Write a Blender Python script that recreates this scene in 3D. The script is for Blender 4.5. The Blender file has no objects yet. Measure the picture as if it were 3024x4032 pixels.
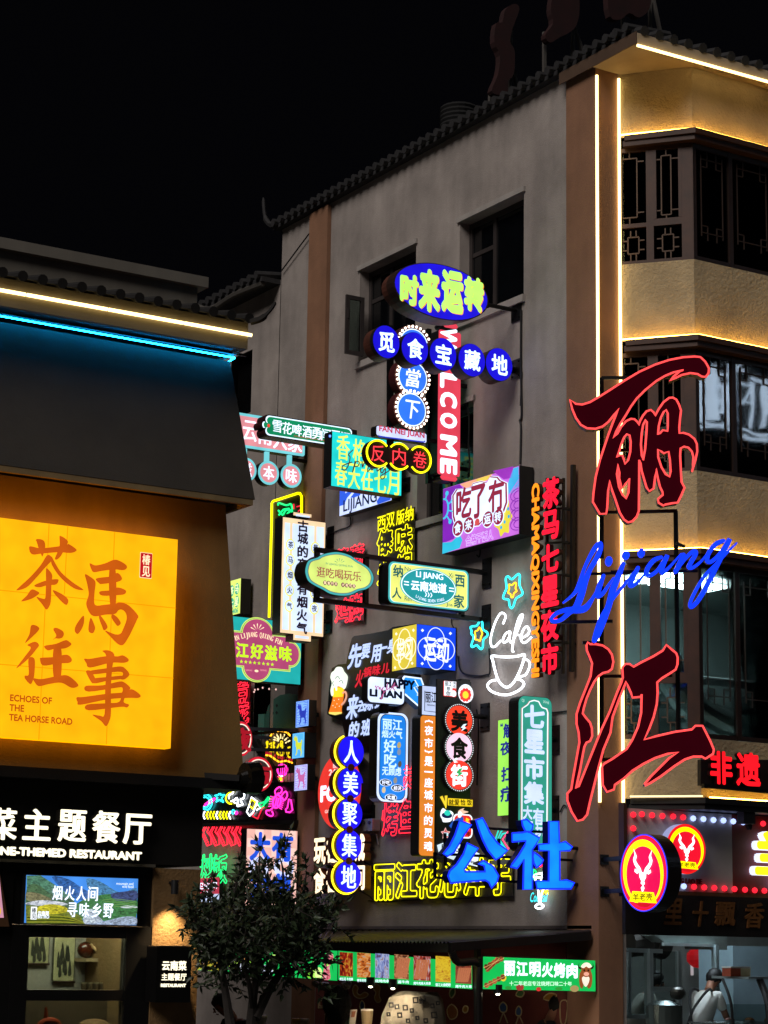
import bpy, bmesh, math, random
from mathutils import Vector, Matrix
rnd = random.Random(7)
sc = bpy.context.scene
col = sc.collection
# ---------------------------------------------------------------- camera
YAW, PITCH, ROLL, FPX = 0.55537, 0.19907, 0.0157, 8593.27
CAM = Vector((0, 0, 2.3))
_f = Vector((math.sin(YAW)*math.cos(PITCH), math.cos(YAW)*math.cos(PITCH), math.sin(PITCH)))
_r = Vector((math.cos(YAW), -math.sin(YAW), 0)); _u = _r.cross(_f)
_c, _s = math.cos(ROLL), math.sin(ROLL)
CR = _c*_r + _s*_u; CU = -_s*_r + _c*_u; CF = _f
cd = bpy.data.cameras.new('camera'); cam = bpy.data.objects.new('camera', cd); col.objects.link(cam)
cd.sensor_fit = 'VERTICAL'; cd.sensor_height = 36; cd.lens = FPX/4032*36; cd.clip_end = 800; cd.clip_start = .1
cam.matrix_world = Matrix(((CR.x, CU.x, -CF.x, CAM.x), (CR.y, CU.y, -CF.y, CAM.y), (CR.z, CU.z, -CF.z, CAM.z), (0, 0, 0, 1)))
sc.camera = cam
# ---------------------------------------------------------------- night sky, faint town glow
wd = bpy.data.worlds.new('World'); sc.world = wd; wd.use_nodes = True
bg = wd.node_tree.nodes['Background']; bg.inputs[0].default_value = (.0011, .0011, .0016, 1); bg.inputs[1].default_value = 1
sd = bpy.data.lights.new('night_glow', 'SUN'); so = bpy.data.objects.new('night_glow', sd); col.objects.link(so)
sd.energy = 1.85; sd.angle = math.radians(30); sd.color = (1, .93, .88)
so.rotation_euler = Vector((.66, .34, -.67)).to_track_quat('-Z', 'Y').to_euler(); so.location = (-10, -10, 20)
sc.view_settings.view_transform = 'Standard'; sc.view_settings.look = 'None'
sc.view_settings.exposure = 0; sc.view_settings.gamma = 1; sc.view_settings.use_curve_mapping = False
sc.cycles.use_denoising = True; sc.cycles.max_bounces = 5; sc.cycles.diffuse_bounces = 2; sc.cycles.transparent_max_bounces = 12
sc.cycles.sample_clamp_indirect = 4
# ---------------------------------------------------------------- colours and materials
def lin(h):
    h = h.lstrip('#')
    v = [int(h[i:i+2], 16)/255 for i in (0, 2, 4)]
    return tuple(x/12.92 if x <= .04045 else ((x+.055)/1.055)**2.4 for x in v)
_m = {}
def new_mat(name):
    m = bpy.data.materials.new(name); m.use_nodes = True; n = m.node_tree
    return m, n.nodes, n.links, n.nodes['Principled BSDF']
def E(h, st=1.0, un=.10):
    """backlit plastic / lamp: emits the colour, a little uneven like real light boxes"""
    if .8 <= st <= 1.3 and h != '#ffb60c': st *= 1.38
    k = ('E', h, st, un)
    if k in _m: return _m[k]
    m, N, L, b = new_mat('lit_' + h.lstrip('#')); c = lin(h)
    b.inputs['Base Color'].default_value = (c[0]*.35, c[1]*.35, c[2]*.35, 1); b.inputs['Roughness'].default_value = .5; b.inputs['Specular IOR Level'].default_value = .2
    b.inputs['Emission Color'].default_value = (*c, 1); b.inputs['Emission Strength'].default_value = st
    if un:
        g = N.new('ShaderNodeNewGeometry'); t = N.new('ShaderNodeTexNoise'); t.inputs['Scale'].default_value = 4.5; t.inputs['Detail'].default_value = 1.5
        r = N.new('ShaderNodeMapRange'); r.inputs[1].default_value = .3; r.inputs[2].default_value = .7; r.inputs[3].default_value = st*(1-un); r.inputs[4].default_value = st*(1+un)
        L.new(g.outputs['Position'], t.inputs['Vector']); L.new(t.outputs['Fac'], r.inputs[0]); L.new(r.outputs[0], b.inputs['Emission Strength'])
    _m[k] = m; return m
def D(h, rough=.7, metal=0, var=.18, scale=3, bump=0, bscale=60, streak=0, h2=None):
    """unlit surface: colour with procedural wear"""
    k = ('D', h, rough, metal, var, scale, bump, bscale, streak, h2)
    if k in _m: return _m[k]
    m, N, L, b = new_mat('surface_' + h.lstrip('#')); c = lin(h); c2 = lin(h2) if h2 else tuple(x*(1-var*1.6) for x in c)
    g = N.new('ShaderNodeNewGeometry'); t = N.new('ShaderNodeTexNoise'); t.inputs['Scale'].default_value = scale; t.inputs['Detail'].default_value = 7; t.inputs['Roughness'].default_value = .62
    L.new(g.outputs['Position'], t.inputs['Vector'])
    r = N.new('ShaderNodeValToRGB'); r.color_ramp.elements[0].position = .32; r.color_ramp.elements[1].position = .7
    r.color_ramp.elements[0].color = (*c2, 1); r.color_ramp.elements[1].color = (*c, 1)
    L.new(t.outputs['Fac'], r.inputs[0]); out = r.outputs[0]
    if streak:
        mp = N.new('ShaderNodeMapping'); mp.inputs['Scale'].default_value = (2.2, 2.2, .3); t2 = N.new('ShaderNodeTexNoise'); t2.inputs['Scale'].default_value = 1.6; t2.inputs['Detail'].default_value = 6
        L.new(g.outputs['Position'], mp.inputs[0]); L.new(mp.outputs[0], t2.inputs['Vector'])
        r2 = N.new('ShaderNodeMapRange'); r2.inputs[1].default_value = .3; r2.inputs[2].default_value = .7; r2.inputs[3].default_value = 1-streak; r2.inputs[4].default_value = 1
        L.new(t2.outputs['Fac'], r2.inputs[0]); mx = N.new('ShaderNodeMix'); mx.data_type = 'RGBA'; mx.blend_type = 'MULTIPLY'; mx.inputs[0].default_value = 1
        L.new(out, mx.inputs[6]); L.new(r2.outputs[0], mx.inputs[7]); out = mx.outputs[2]
        mp3 = N.new('ShaderNodeMapping'); mp3.inputs['Scale'].default_value = (11, 11, .45); t4 = N.new('ShaderNodeTexNoise'); t4.inputs['Scale'].default_value = 1; t4.inputs['Detail'].default_value = 4
        L.new(g.outputs['Position'], mp3.inputs[0]); L.new(mp3.outputs[0], t4.inputs['Vector']); r4 = N.new('ShaderNodeMapRange'); r4.inputs[1].default_value = .60; r4.inputs[2].default_value = .74; r4.inputs[3].default_value = 1; r4.inputs[4].default_value = 1-streak*1.3
        m4 = N.new('ShaderNodeMix'); m4.data_type = 'RGBA'; m4.blend_type = 'MULTIPLY'; m4.inputs[0].default_value = 1; L.new(out, m4.inputs[6]); L.new(r4.outputs[0], m4.inputs[7]); out = m4.outputs[2]
    L.new(out, b.inputs['Base Color'])
    b.inputs['Roughness'].default_value = rough; b.inputs['Metallic'].default_value = metal
    if bump:
        t3 = N.new('ShaderNodeTexNoise'); t3.inputs['Scale'].default_value = bscale; t3.inputs['Detail'].default_value = 8; t3.inputs['Roughness'].default_value = .65
        L.new(g.outputs['Position'], t3.inputs['Vector']); bp = N.new('ShaderNodeBump'); bp.inputs['Strength'].default_value = bump; bp.inputs['Distance'].default_value = .03
        L.new(t3.outputs['Fac'], bp.inputs['Height']); L.new(bp.outputs[0], b.inputs['Normal'])
    _m[k] = m; return m
def GLASS(tr=.86, tint='#c9d6d2'):
    k = ('G', tr, tint)
    if k in _m: return _m[k]
    m, N, L, b = new_mat('window_glass'); o = N['Material Output']
    t = N.new('ShaderNodeBsdfTransparent'); t.inputs[0].default_value = (*[x*tr for x in lin(tint)], 1)
    gl = N.new('ShaderNodeBsdfGlossy'); gl.inputs['Roughness'].default_value = .03
    fr = N.new('ShaderNodeFresnel'); fr.inputs[0].default_value = 1.5
    geo = N.new('ShaderNodeNewGeometry'); nz = N.new('ShaderNodeTexNoise'); nz.inputs['Scale'].default_value = 1.3
    bp = N.new('ShaderNodeBump'); bp.inputs['Strength'].default_value = .05; bp.inputs['Distance'].default_value = .03
    L.new(geo.outputs['Position'], nz.inputs['Vector']); L.new(nz.outputs['Fac'], bp.inputs['Height']); L.new(bp.outputs[0], gl.inputs['Normal'])
    mx = N.new('ShaderNodeMixShader'); L.new(fr.outputs[0], mx.inputs[0]); L.new(t.outputs[0], mx.inputs[1]); L.new(gl.outputs[0], mx.inputs[2]); L.new(mx.outputs[0], o.inputs[0])
    N.remove(b); _m[k] = m; return m
def ART(cols, scale=9, st=1.0, stretch=(1, 1, 1)):
    """printed food photograph on a backlit panel"""
    k = ('A', tuple(cols), scale, stretch)
    if k in _m: return _m[k]
    m, N, L, b = new_mat('food_photograph'); g = N.new('ShaderNodeNewGeometry'); mp = N.new('ShaderNodeMapping'); mp.inputs['Scale'].default_value = stretch
    t = N.new('ShaderNodeTexNoise'); t.inputs['Scale'].default_value = scale; t.inputs['Detail'].default_value = 5; t.inputs['Distortion'].default_value = 1.2
    r = N.new('ShaderNodeValToRGB'); e = r.color_ramp.elements
    e[0].position = .3; e[0].color = (*lin(cols[0]), 1); e[1].position = .7; e[1].color = (*lin(cols[-1]), 1)
    for i, c in enumerate(cols[1:-1]):
        q = e.new(.3 + .4*(i+1)/(len(cols)-1)); q.color = (*lin(c), 1)
    L.new(g.outputs['Position'], mp.inputs[0]); L.new(mp.outputs[0], t.inputs['Vector']); L.new(t.outputs['Fac'], r.inputs[0])
    b.inputs['Base Color'].default_value = (.05, .05, .05, 1); L.new(r.outputs[0], b.inputs['Emission Color']); b.inputs['Emission Strength'].default_value = st
    _m[k] = m; return m
BLACK = D('#131314', .5, var=.2); STEEL = D('#1b1b1c', .42, .5); DARKBOX = D('#1c1a19', .55)
# ---------------------------------------------------------------- geometry helpers
class MB:
    def __init__(s): s.v = []; s.f = []
    def add(s, vs, fs):
        k = len(s.v); s.v += [Vector(v) for v in vs]; s.f += [tuple(k+i for i in f) for f in fs]; return s
    def box(s, x0, y0, z0, x1, y1, z1):
        return s.add([(x0,y0,z0),(x1,y0,z0),(x1,y1,z0),(x0,y1,z0),(x0,y0,z1),(x1,y0,z1),(x1,y1,z1),(x0,y1,z1)],
                     [(0,3,2,1),(4,5,6,7),(0,1,5,4),(1,2,6,5),(2,3,7,6),(3,0,4,7)])
    def bar(s, a, b, w, h=None, up=(0,0,1)):
        a, b = Vector(a), Vector(b); d = (b-a).normalized(); up = Vector(up)
        if abs(d.dot(up)) > .95: up = Vector((1,0,0))
        x = d.cross(up).normalized()*(w/2); y = x.cross(d).normalized()*((h or w)/2)
        vs = [p+sx*x+sy*y for p in (a,b) for sx,sy in ((-1,-1),(1,-1),(1,1),(-1,1))]
        return s.add(vs, [(0,3,2,1),(4,5,6,7),(0,1,5,4),(1,2,6,5),(2,3,7,6),(3,0,4,7)])
    def prism(s, poly3, d):
        """poly3: planar polygon, extruded by vector d"""
        n = len(poly3); d = Vector(d); a = [Vector(p) for p in poly3]
        return s.add(a+[p+d for p in a], [tuple(range(n)), tuple(range(2*n-1, n-1, -1))]+[(i, i+n, (i+1) % n+n, (i+1) % n) for i in range(n)])
    def tube(s, pts, r, n=6, closed=False, cap=True):
        pts = [Vector(p) for p in pts]; m = len(pts)
        if m < 2: return s
        rs = r if isinstance(r, (list, tuple)) else [r]*m
        base = len(s.v); nrm = None; rings = []
        for i, p in enumerate(pts):
            a = pts[i-1] if (i or closed) else p; b = pts[(i+1) % m] if (i < m-1 or closed) else p
            d = (b-a)
            if d.length < 1e-7: d = Vector((0,0,1))
            d.normalize()
            if nrm is None: nrm = d.orthogonal().normalized()
            nrm = nrm - d*nrm.dot(d)
            if nrm.length < 1e-5: nrm = d.orthogonal()
            nrm.normalize(); q = d.cross(nrm)
            rings.append(len(s.v))
            for k in range(n):
                t = 2*math.pi*k/n; s.v.append(p+(nrm*math.cos(t)+q*math.sin(t))*rs[i])
        for i in range(m if closed else m-1):
            A, B = rings[i], rings[(i+1) % m]
            for k in range(n): s.f.append((A+k, A+(k+1) % n, B+(k+1) % n, B+k))
        if not closed and cap:
            s.f.append(tuple(range(rings[0]+n-1, rings[0]-1, -1))); s.f.append(tuple(range(rings[-1], rings[-1]+n)))
        return s
    def ball(s, c, r, n=8, sq=(1,1,1)):
        c = Vector(c); k = len(s.v); m = n//2
        for i in range(m+1):
            t = math.pi*i/m
            for j in range(n):
                p = 2*math.pi*j/n; s.v.append(c+Vector((r*sq[0]*math.sin(t)*math.cos(p), r*sq[1]*math.sin(t)*math.sin(p), r*sq[2]*math.cos(t))))
        for i in range(m):
            for j in range(n): s.f.append((k+i*n+j, k+(i+1)*n+j, k+(i+1)*n+(j+1) % n, k+i*n+(j+1) % n))
        return s
    def lathe(s, c, prof, n=16, axis='z'):
        c = Vector(c); k = len(s.v)
        for r, h in prof:
            for j in range(n):
                p = 2*math.pi*j/n
                v = (r*math.cos(p), r*math.sin(p), h) if axis == 'z' else ((h, r*math.cos(p), r*math.sin(p)) if axis == 'x' else (r*math.cos(p), h, r*math.sin(p)))
                s.v.append(c+Vector(v))
        for i in range(len(prof)-1):
            for j in range(n): s.f.append((k+i*n+j, k+i*n+(j+1) % n, k+(i+1)*n+(j+1) % n, k+(i+1)*n+j))
        s.f.append(tuple(range(k+n-1, k-1, -1))); e = k+(len(prof)-1)*n; s.f.append(tuple(range(e, e+n)))
        return s
    def build(s, name, mat, parent=None, smooth=False, label=None):
        me = bpy.data.meshes.new(name)
        o = bpy.data.objects.new(name, me); col.objects.link(o)
        root = Vector((0,0,0)); q = parent
        while q is not None: root += q.location; q = q.parent
        if parent is not None: o.parent = parent; off = root
        else:
            off = Vector((sum(v.x for v in s.v)/len(s.v), sum(v.y for v in s.v)/len(s.v), min(v.z for v in s.v))); o.location = off
        me.from_pydata([v-off for v in s.v], [], s.f); me.update()
        if smooth: me.shade_smooth()
        me.materials.append(mat)
        if label: o['label'] = label
        return o
def tag(o, label=None, cat=None, group=None, kind=None):
    if label: o['label'] = label
    if cat: o['category'] = cat
    if group: o['group'] = group
    if kind: o['kind'] = kind
    return o
def empty(name, loc, label, cat, group=None):
    o = bpy.data.objects.new(name, None); col.objects.link(o); o.location = loc; o.empty_display_size = .2
    return tag(o, label, cat, group)
# pixel helpers: crops of the photograph used while measuring -> full photograph pixels
CROPS = dict(A=(1350,1000,.4822), B=(900,1550,.4822), C=(900,2050,.3617), D=(1400,1600,.5425), E=(1200,2100,.4822), F=(1900,1800,.4295),
  G=(2100,1350,.557), H=(2100,2350,.557), I=(1250,2600,.4521), J=(800,2650,.3014), K=(750,3050,.4521), L=(1200,3100,.4219), M=(1700,2700,.3918),
  N=(1450,3050,.5425), O=(2300,2900,.4364), P=(2300,3500,.4364), Q=(0,900,.663), R=(0,1950,.5425), S=(0,3050,.4822), T=(0,3400,.4822),
  U=(700,3500,.4822), V=(1200,3600,.7233), W=(1000,0,1.22), X=(2200,100,.6329), Z=(0,0,1), DD=(0,0,1.8228))
def SP(k, x, y):
    a, b, s = CROPS[k]; return a+x*s, b+y*s
def ray(px, py): return CF + CR*((px-1512)/FPX) - CU*((py-2016)/FPX)
class Frame:
    """a real plane in the place: point o, axes u (right as read), v (up), n (towards the reader)"""
    def __init__(s, o, u, v, n): s.o, s.u, s.v, s.n = Vector(o), Vector(u).normalized(), Vector(v).normalized(), Vector(n).normalized()
    def hit(s, px, py, c=0):
        d = ray(px, py); t = (s.o+s.n*c-CAM).dot(s.n)/d.dot(s.n); return CAM+d*t
    def px(s, px, py, c=0):
        p = s.hit(px, py, c)-s.o; return (p.dot(s.u), p.dot(s.v))
    def pt(s, a, b, c=0): return s.o+s.u*a+s.v*b+s.n*c
XW = 16.13; YP = 20.935
def wallf(off=.0): return Frame((XW-off, 24, 2.3), (0,-1,0), (0,0,1), (-1,0,0))
def yplane(y): return Frame((0, y, 2.3), (1,0,0), (0,0,1), (0,-1,0))
WF = wallf(0)
def bladef(k, x, y):
    p = WF.hit(*SP(k, x, y)); f = yplane(p.y); f.o = Vector((XW, p.y, p.z)); return f
def catmull(pts, n=5, closed=False):
    m = len(pts); out = []
    rng = range(m) if closed else range(m-1)
    for i in rng:
        g = lambda j: pts[j % m] if closed else pts[max(0, min(m-1, j))]
        p0, p1, p2, p3 = g(i-1), g(i), g(i+1), g(i+2)
        for k in range(n):
            t = k/n
            out.append(tuple(.5*((2*b)+(c-a)*t+(2*a-5*b+4*c-d)*t*t+(3*b-a-3*c+d)*t**3) for a, b, c, d in zip(p0, p1, p2, p3)))
    if not closed: out.append(tuple(pts[-1]))
    return out
_tc = {}
def glyphs(s, fill=True):
    """flat text as triangles, or its outlines as loops; in em units, with bounds"""
    k = (s, fill)
    if k in _tc: return _tc[k]
    c = bpy.data.curves.new('t', 'FONT'); c.body = s; c.fill_mode = 'FRONT' if fill else 'NONE'; c.resolution_u = 3; c.offset = 0
    o = bpy.data.objects.new('t', c); col.objects.link(o)
    dg = bpy.context.evaluated_depsgraph_get(); me = bpy.data.meshes.new_from_object(o.evaluated_get(dg))
    v = [(p.co.x, p.co.y) for p in me.vertices]
    if fill: f = [tuple(p.vertices) for p in me.polygons]
    else:
        nb = {}
        for e in me.edges:
            a, b = e.vertices; nb.setdefault(a, []).append(b); nb.setdefault(b, []).append(a)
        seen = set(); f = []
        for a in nb:
            if a in seen: continue
            loop = [a]; seen.add(a)
            while True:
                nx = [q for q in nb[loop[-1]] if q not in seen]
                if not nx: break
                loop.append(nx[0]); seen.add(nx[0])
            f.append(loop)
    bpy.data.objects.remove(o); bpy.data.curves.remove(c); bpy.data.meshes.remove(me)
    xs = [p[0] for p in v]; ys = [p[1] for p in v]
    _tc[k] = (v, f, (min(xs), min(ys), max(xs), max(ys))); return _tc[k]
_oc = {}
def bold_outline(st, off):
    """loops around the characters grown by off (em), from a distance field"""
    k = (st, off)
    if k in _oc: return _oc[k]
    import numpy as np
    v, f, (x0, y0, x1, y1) = glyphs(st, False); h = .022; pad = off+.05
    nx, ny = int((x1-x0+2*pad)/h)+2, int((y1-y0+2*pad)/h)+2
    X, Y = np.meshgrid(x0-pad+h*np.arange(nx), y0-pad+h*np.arange(ny)); D_ = np.full(X.shape, 9.); wn = np.zeros(X.shape, int)
    for lp in f:
        for i in range(len(lp)):
            (ax, ay), (bx_, by_) = v[lp[i]], v[lp[(i+1) % len(lp)]]; dx, dy = bx_-ax, by_-ay; q = dx*dx+dy*dy
            if q < 1e-12: continue
            t = np.clip(((X-ax)*dx+(Y-ay)*dy)/q, 0, 1); D_ = np.minimum(D_, np.hypot(X-ax-t*dx, Y-ay-t*dy))
            side = dx*(Y-ay)-dy*(X-ax); wn += ((ay <= Y) & (by_ > Y) & (side > 0)).astype(int)-((ay > Y) & (by_ <= Y) & (side < 0)).astype(int)
    G = np.where(wn != 0, -D_, D_)-off; seg = {}
    def ip(a, b):
        (i, j), (k_, l) = a, b; t = G[i, j]/(G[i, j]-G[k_, l]); return (X[i, j]+(X[k_, l]-X[i, j])*t, Y[i, j]+(Y[k_, l]-Y[i, j])*t)
    T = {1: [(3, 0)], 2: [(0, 1)], 3: [(3, 1)], 4: [(1, 2)], 5: [(3, 2), (1, 0)], 6: [(0, 2)], 7: [(3, 2)], 8: [(2, 3)], 9: [(2, 0)], 10: [(0, 3), (2, 1)], 11: [(2, 1)], 12: [(1, 3)], 13: [(1, 0)], 14: [(0, 3)]}
    pos = {}
    for i in range(ny-1):
        for j in range(nx-1):
            c = (G[i, j] < 0)+2*(G[i, j+1] < 0)+4*(G[i+1, j+1] < 0)+8*(G[i+1, j] < 0)
            for a, b in T.get(int(c), []):
                E_ = (('h', i, j), ('v', i, j+1), ('h', i+1, j), ('v', i, j)); seg[E_[a]] = E_[b]
                for e in (E_[a], E_[b]): pos[e] = ip((e[1], e[2]), (e[1], e[2]+1) if e[0] == 'h' else (e[1]+1, e[2]))
    out = []
    while seg:
        a = next(iter(seg)); lp = []
        while a in seg: n_ = seg.pop(a); lp.append(pos[a]); a = n_
        if len(lp) < 10: continue
        for _ in range(2): lp = [((lp[i-1][0]+2*p[0]+lp[(i+1) % len(lp)][0])/4, (lp[i-1][1]+2*p[1]+lp[(i+1) % len(lp)][1])/4) for i, p in enumerate(lp)]
        out.append(lp[::2])
    xs = [p[0] for l in out for p in l]; ys = [p[1] for l in out for p in l]
    _oc[k] = (out, (min(xs), min(ys), max(xs), max(ys))); return _oc[k]
def filled(outer, holes):
    """triangles of a 2-D polygon with holes"""
    c = bpy.data.curves.new('t', 'CURVE'); c.dimensions = '2D'; c.fill_mode = 'FRONT'
    for lp in [outer]+holes:
        sp = c.splines.new('POLY'); sp.points.add(len(lp)-1); sp.use_cyclic_u = True
        for i, p in enumerate(lp): sp.points[i].co = (p[0], p[1], 0, 1)
    o = bpy.data.objects.new('t', c); col.objects.link(o)
    dg = bpy.context.evaluated_depsgraph_get(); me = bpy.data.meshes.new_from_object(o.evaluated_get(dg))
    v = [(p.co.x, p.co.y) for p in me.vertices]; f = [tuple(p.vertices) for p in me.polygons]
    bpy.data.objects.remove(o); bpy.data.curves.remove(c); bpy.data.meshes.remove(me)
    return v, f
# ---------------------------------------------------------------- a sign: one thing, parts collected by name
class Sign:
    def __init__(s, k, fr, name, label, cat='sign', group=None):
        s.k, s.fr = k, fr; s.root = empty(name, fr.o.copy(), label, cat, group); s.P = {}; s.order = []
    def L(s, x, y): return s.fr.px(*SP(s.k, x, y))
    def mb(s, name, mat, key=None, up=None, smooth=False, label=None):
        kk = (name, key if key is not None else mat.name)
        if kk not in s.P: s.P[kk] = [MB(), mat, up, smooth, label]; s.order.append(kk)
        return s.P[kk][0]
    # outlines in the plane (a, b)
    def rect(s, x0, y0, x1, y1, r=0, n=5):
        a0, b1 = s.L(x0, y0); a1, b0 = s.L(x1, y1)
        if not r: return [(a0,b0),(a1,b0),(a1,b1),(a0,b1)]
        w = abs(s.L(x0+r, y0)[0]-a0); out = []
        for cx, cy, t0 in ((a1-w,b0+w,-90),(a1-w,b1-w,0),(a0+w,b1-w,90),(a0+w,b0+w,180)):
            for i in range(n+1):
                t = math.radians(t0+90*i/n); out.append((cx+w*math.cos(t), cy+w*math.sin(t)))
        return out
    def ell(s, x, y, rx, ry, n=40, t0=0, t1=360):
        a, b = s.L(x, y); w = (s.L(x+rx, y)[0]-s.L(x-rx, y)[0])/2; h = (s.L(x, y-ry)[1]-s.L(x, y+ry)[1])/2
        full = t1-t0 == 360
        return [(a+w*math.cos(math.radians(t0+(t1-t0)*i/n)), b+h*math.sin(math.radians(t0+(t1-t0)*i/n))) for i in range(n if full else n+1)]
    def poly(s, pts, sm=0, closed=True):
        p = catmull(pts, sm, closed) if sm else pts
        return [s.L(*q) for q in p]
    # solids and sheets
    def casing(s, poly, d, mat=BLACK, name='casing', c=0, key=None, up=None):
        s.mb(name, mat, key, up).prism([s.fr.pt(a, b, c) for a, b in poly], s.fr.n*-d)
    def face(s, poly, mat, name='face', c=.004, holes=None, key=None, up=None, th=0):
        if key is None and name not in ('emblem', 'checker', 'brush_character', 'face', 'border', 'ring_lettering'): s.n = getattr(s, 'n', 0)+1; key = ('f', s.n)
        m = s.mb(name, mat, key, up)
        if holes:
            v, f = filled(poly, holes); m.add([s.fr.pt(a, b, c) for a, b in v], f)
        elif th: m.prism([s.fr.pt(a, b, c+th) for a, b in poly], s.fr.n*-th)
        else: m.add([s.fr.pt(a, b, c) for a, b in poly], [tuple(range(len(poly)))])
    def tube(s, loc, mat, r=.009, c=.02, closed=False, name='neon_tube', key=None, up=None, n=5):
        s.mb(name, mat, key, up).tube([s.fr.pt(a, b, c) for a, b in loc], r, n, closed)
    def line(s, pts, mat, r=.009, c=.02, closed=False, sm=0, name='neon_tube', key=None, up=None):
        s.tube(s.poly(pts, sm, closed), mat, r, c, closed, name, key, up)
    def _box(s, x, y, w, h):
        a, b = s.L(x, y); W = s.L(x+w/2, y)[0]-s.L(x-w/2, y)[0]; H = s.L(x, y-h/2)[1]-s.L(x, y+h/2)[1]
        return a, b, W, H
    def put(s, st, a, b, W, H, mat, bx=.03, by=None, c=.012, rot=0, name='lettering', ext=0, neon=0, shear=0, key=None, up=None, slant=0, ow=.045):
        if by is None: by = bx
        if bx >= .03 and ord(st[0]) > 0x2e00: bx, by = bx*.72, by*.72
        if neon: LP, (x0, y0, x1, y1) = bold_outline(st, ow)
        else: v, f, (x0, y0, x1, y1) = glyphs(st, True)
        if rot: W, H = H, W
        sx, sy = W/(x1-x0+2*bx*(not neon)), H/(y1-y0+2*by*(not neon)); cx, cy = (x0+x1)/2, (y0+y1)/2
        def loc(p):
            X, Y = (p[0]-cx)*sx, (p[1]-cy)*sy
            X += Y*slant
            if rot == 1: X, Y = Y, -X
            return a+X, b+Y+X*shear
        m = s.mb(name, mat, key, up)
        if neon:
            for lp in LP: m.tube([s.fr.pt(*loc(q), c) for q in lp], neon, 4, True)
            return
        sh = [(0, 0)]
        if bx or by: sh = [(bx*math.cos(t), by*math.sin(t)) for t in [math.pi/4*i for i in range(8)]] if by else [(-bx, 0), (bx, 0), (0, 0)]
        for i, (dx, dy) in enumerate(sh):
            P = [loc((p[0]+dx, p[1]+dy)) for p in v]
            if ext:
                n = len(P); k = len(m.v)
                m.add([s.fr.pt(*p, c+i*.0002) for p in P], f)
                ed = {}
                for fc in f:
                    for j in range(len(fc)):
                        e = (fc[j], fc[(j+1) % len(fc)]); ed[e] = 1
                for (p, q) in ed:
                    if (q, p) not in ed: m.add([s.fr.pt(*P[p], c), s.fr.pt(*P[q], c), s.fr.pt(*P[q], c-ext), s.fr.pt(*P[p], c-ext)], [(0,1,2,3)])
            else: m.add([s.fr.pt(*p, c+i*.0002) for p in P], f)
    def text(s, st, x, y, w, h, mat, bx=.03, by=None, **kw):
        if kw.get('key') is None: s.n = getattr(s, 'n', 0)+1; kw['key'] = ('t', s.n)
        s.put(st, *s._box(x, y, w, h), mat, bx, by, **kw)
    def vtext(s, st, x0, y0, x1, y1, w, h, mat, bx=.03, by=None, **kw):
        n = len(st)
        for i, ch in enumerate(st):
            t = i/max(1, n-1); x, y = x0+(x1-x0)*t, y0+(y1-y0)*t
            if ch in '一': s.text(ch, x, y, w, h*.14, mat, bx, by, **kw)
            elif ch != ' ': s.text(ch, x, y, w, h, mat, bx, by, **kw)
    def bracket(s, k, x, y, reach=.25, plate=(.2, .24), r=.03):
        p = WF.hit(*SP(k, x, y)); p.y += .09; m = s.mb('bracket', STEEL, ('b', x, y))
        m.box(XW-.02, p.y-plate[0]/2, p.z-plate[1]/2, XW-.004, p.y+plate[0]/2, p.z+plate[1]/2)
        m.tube([(XW-.01, p.y, p.z), (XW-reach, p.y, p.z)], r, 8)
        for dy in (-1, 1):
            for dz in (-1, 1): m.tube([(XW-.02, p.y+dy*plate[0]*.36, p.z+dz*plate[1]*.36), (XW-.035, p.y+dy*plate[0]*.36, p.z+dz*plate[1]*.36)], .012, 6)
    def done(s):
        made = {}
        for kk in s.order:
            m, mat, up, smooth, label = s.P[kk]
            par = made.get(up, s.root) if up else s.root
            made[kk] = m.build(kk[0], mat, par, smooth, label)
        return s.root
WHITE = E('#dfe9ff', 1.15); WARM = E('#ffdf94', 4.0, 0)
# ---------------------------------------------------------------- the setting: street and the two buildings
PLASTER = D('#cdc1b9', .85, var=.24, scale=1.1, bump=.25, bscale=45, streak=.22)
ORANGE = D('#a87a5c', .8, var=.16, scale=1.6, bump=.2, bscale=40, streak=.15)
STUCCO = D('#c9b38c', .9, var=.22, scale=1.4, bump=1.0, bscale=22)
WOOD = D('#4a2a1a', .55, var=.3, scale=5); WOODD = D('#2c1a12', .5, var=.3, scale=5)
TILE = D('#2a292b', .8, var=.35, scale=9, bump=.3)
m = MB().box(-60, -40, -.3, 90, 120, 0); g = m.build('ground', D('#3a3936', .8, var=.3, scale=.8, bump=.3, bscale=30)); tag(g, kind='structure')

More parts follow.
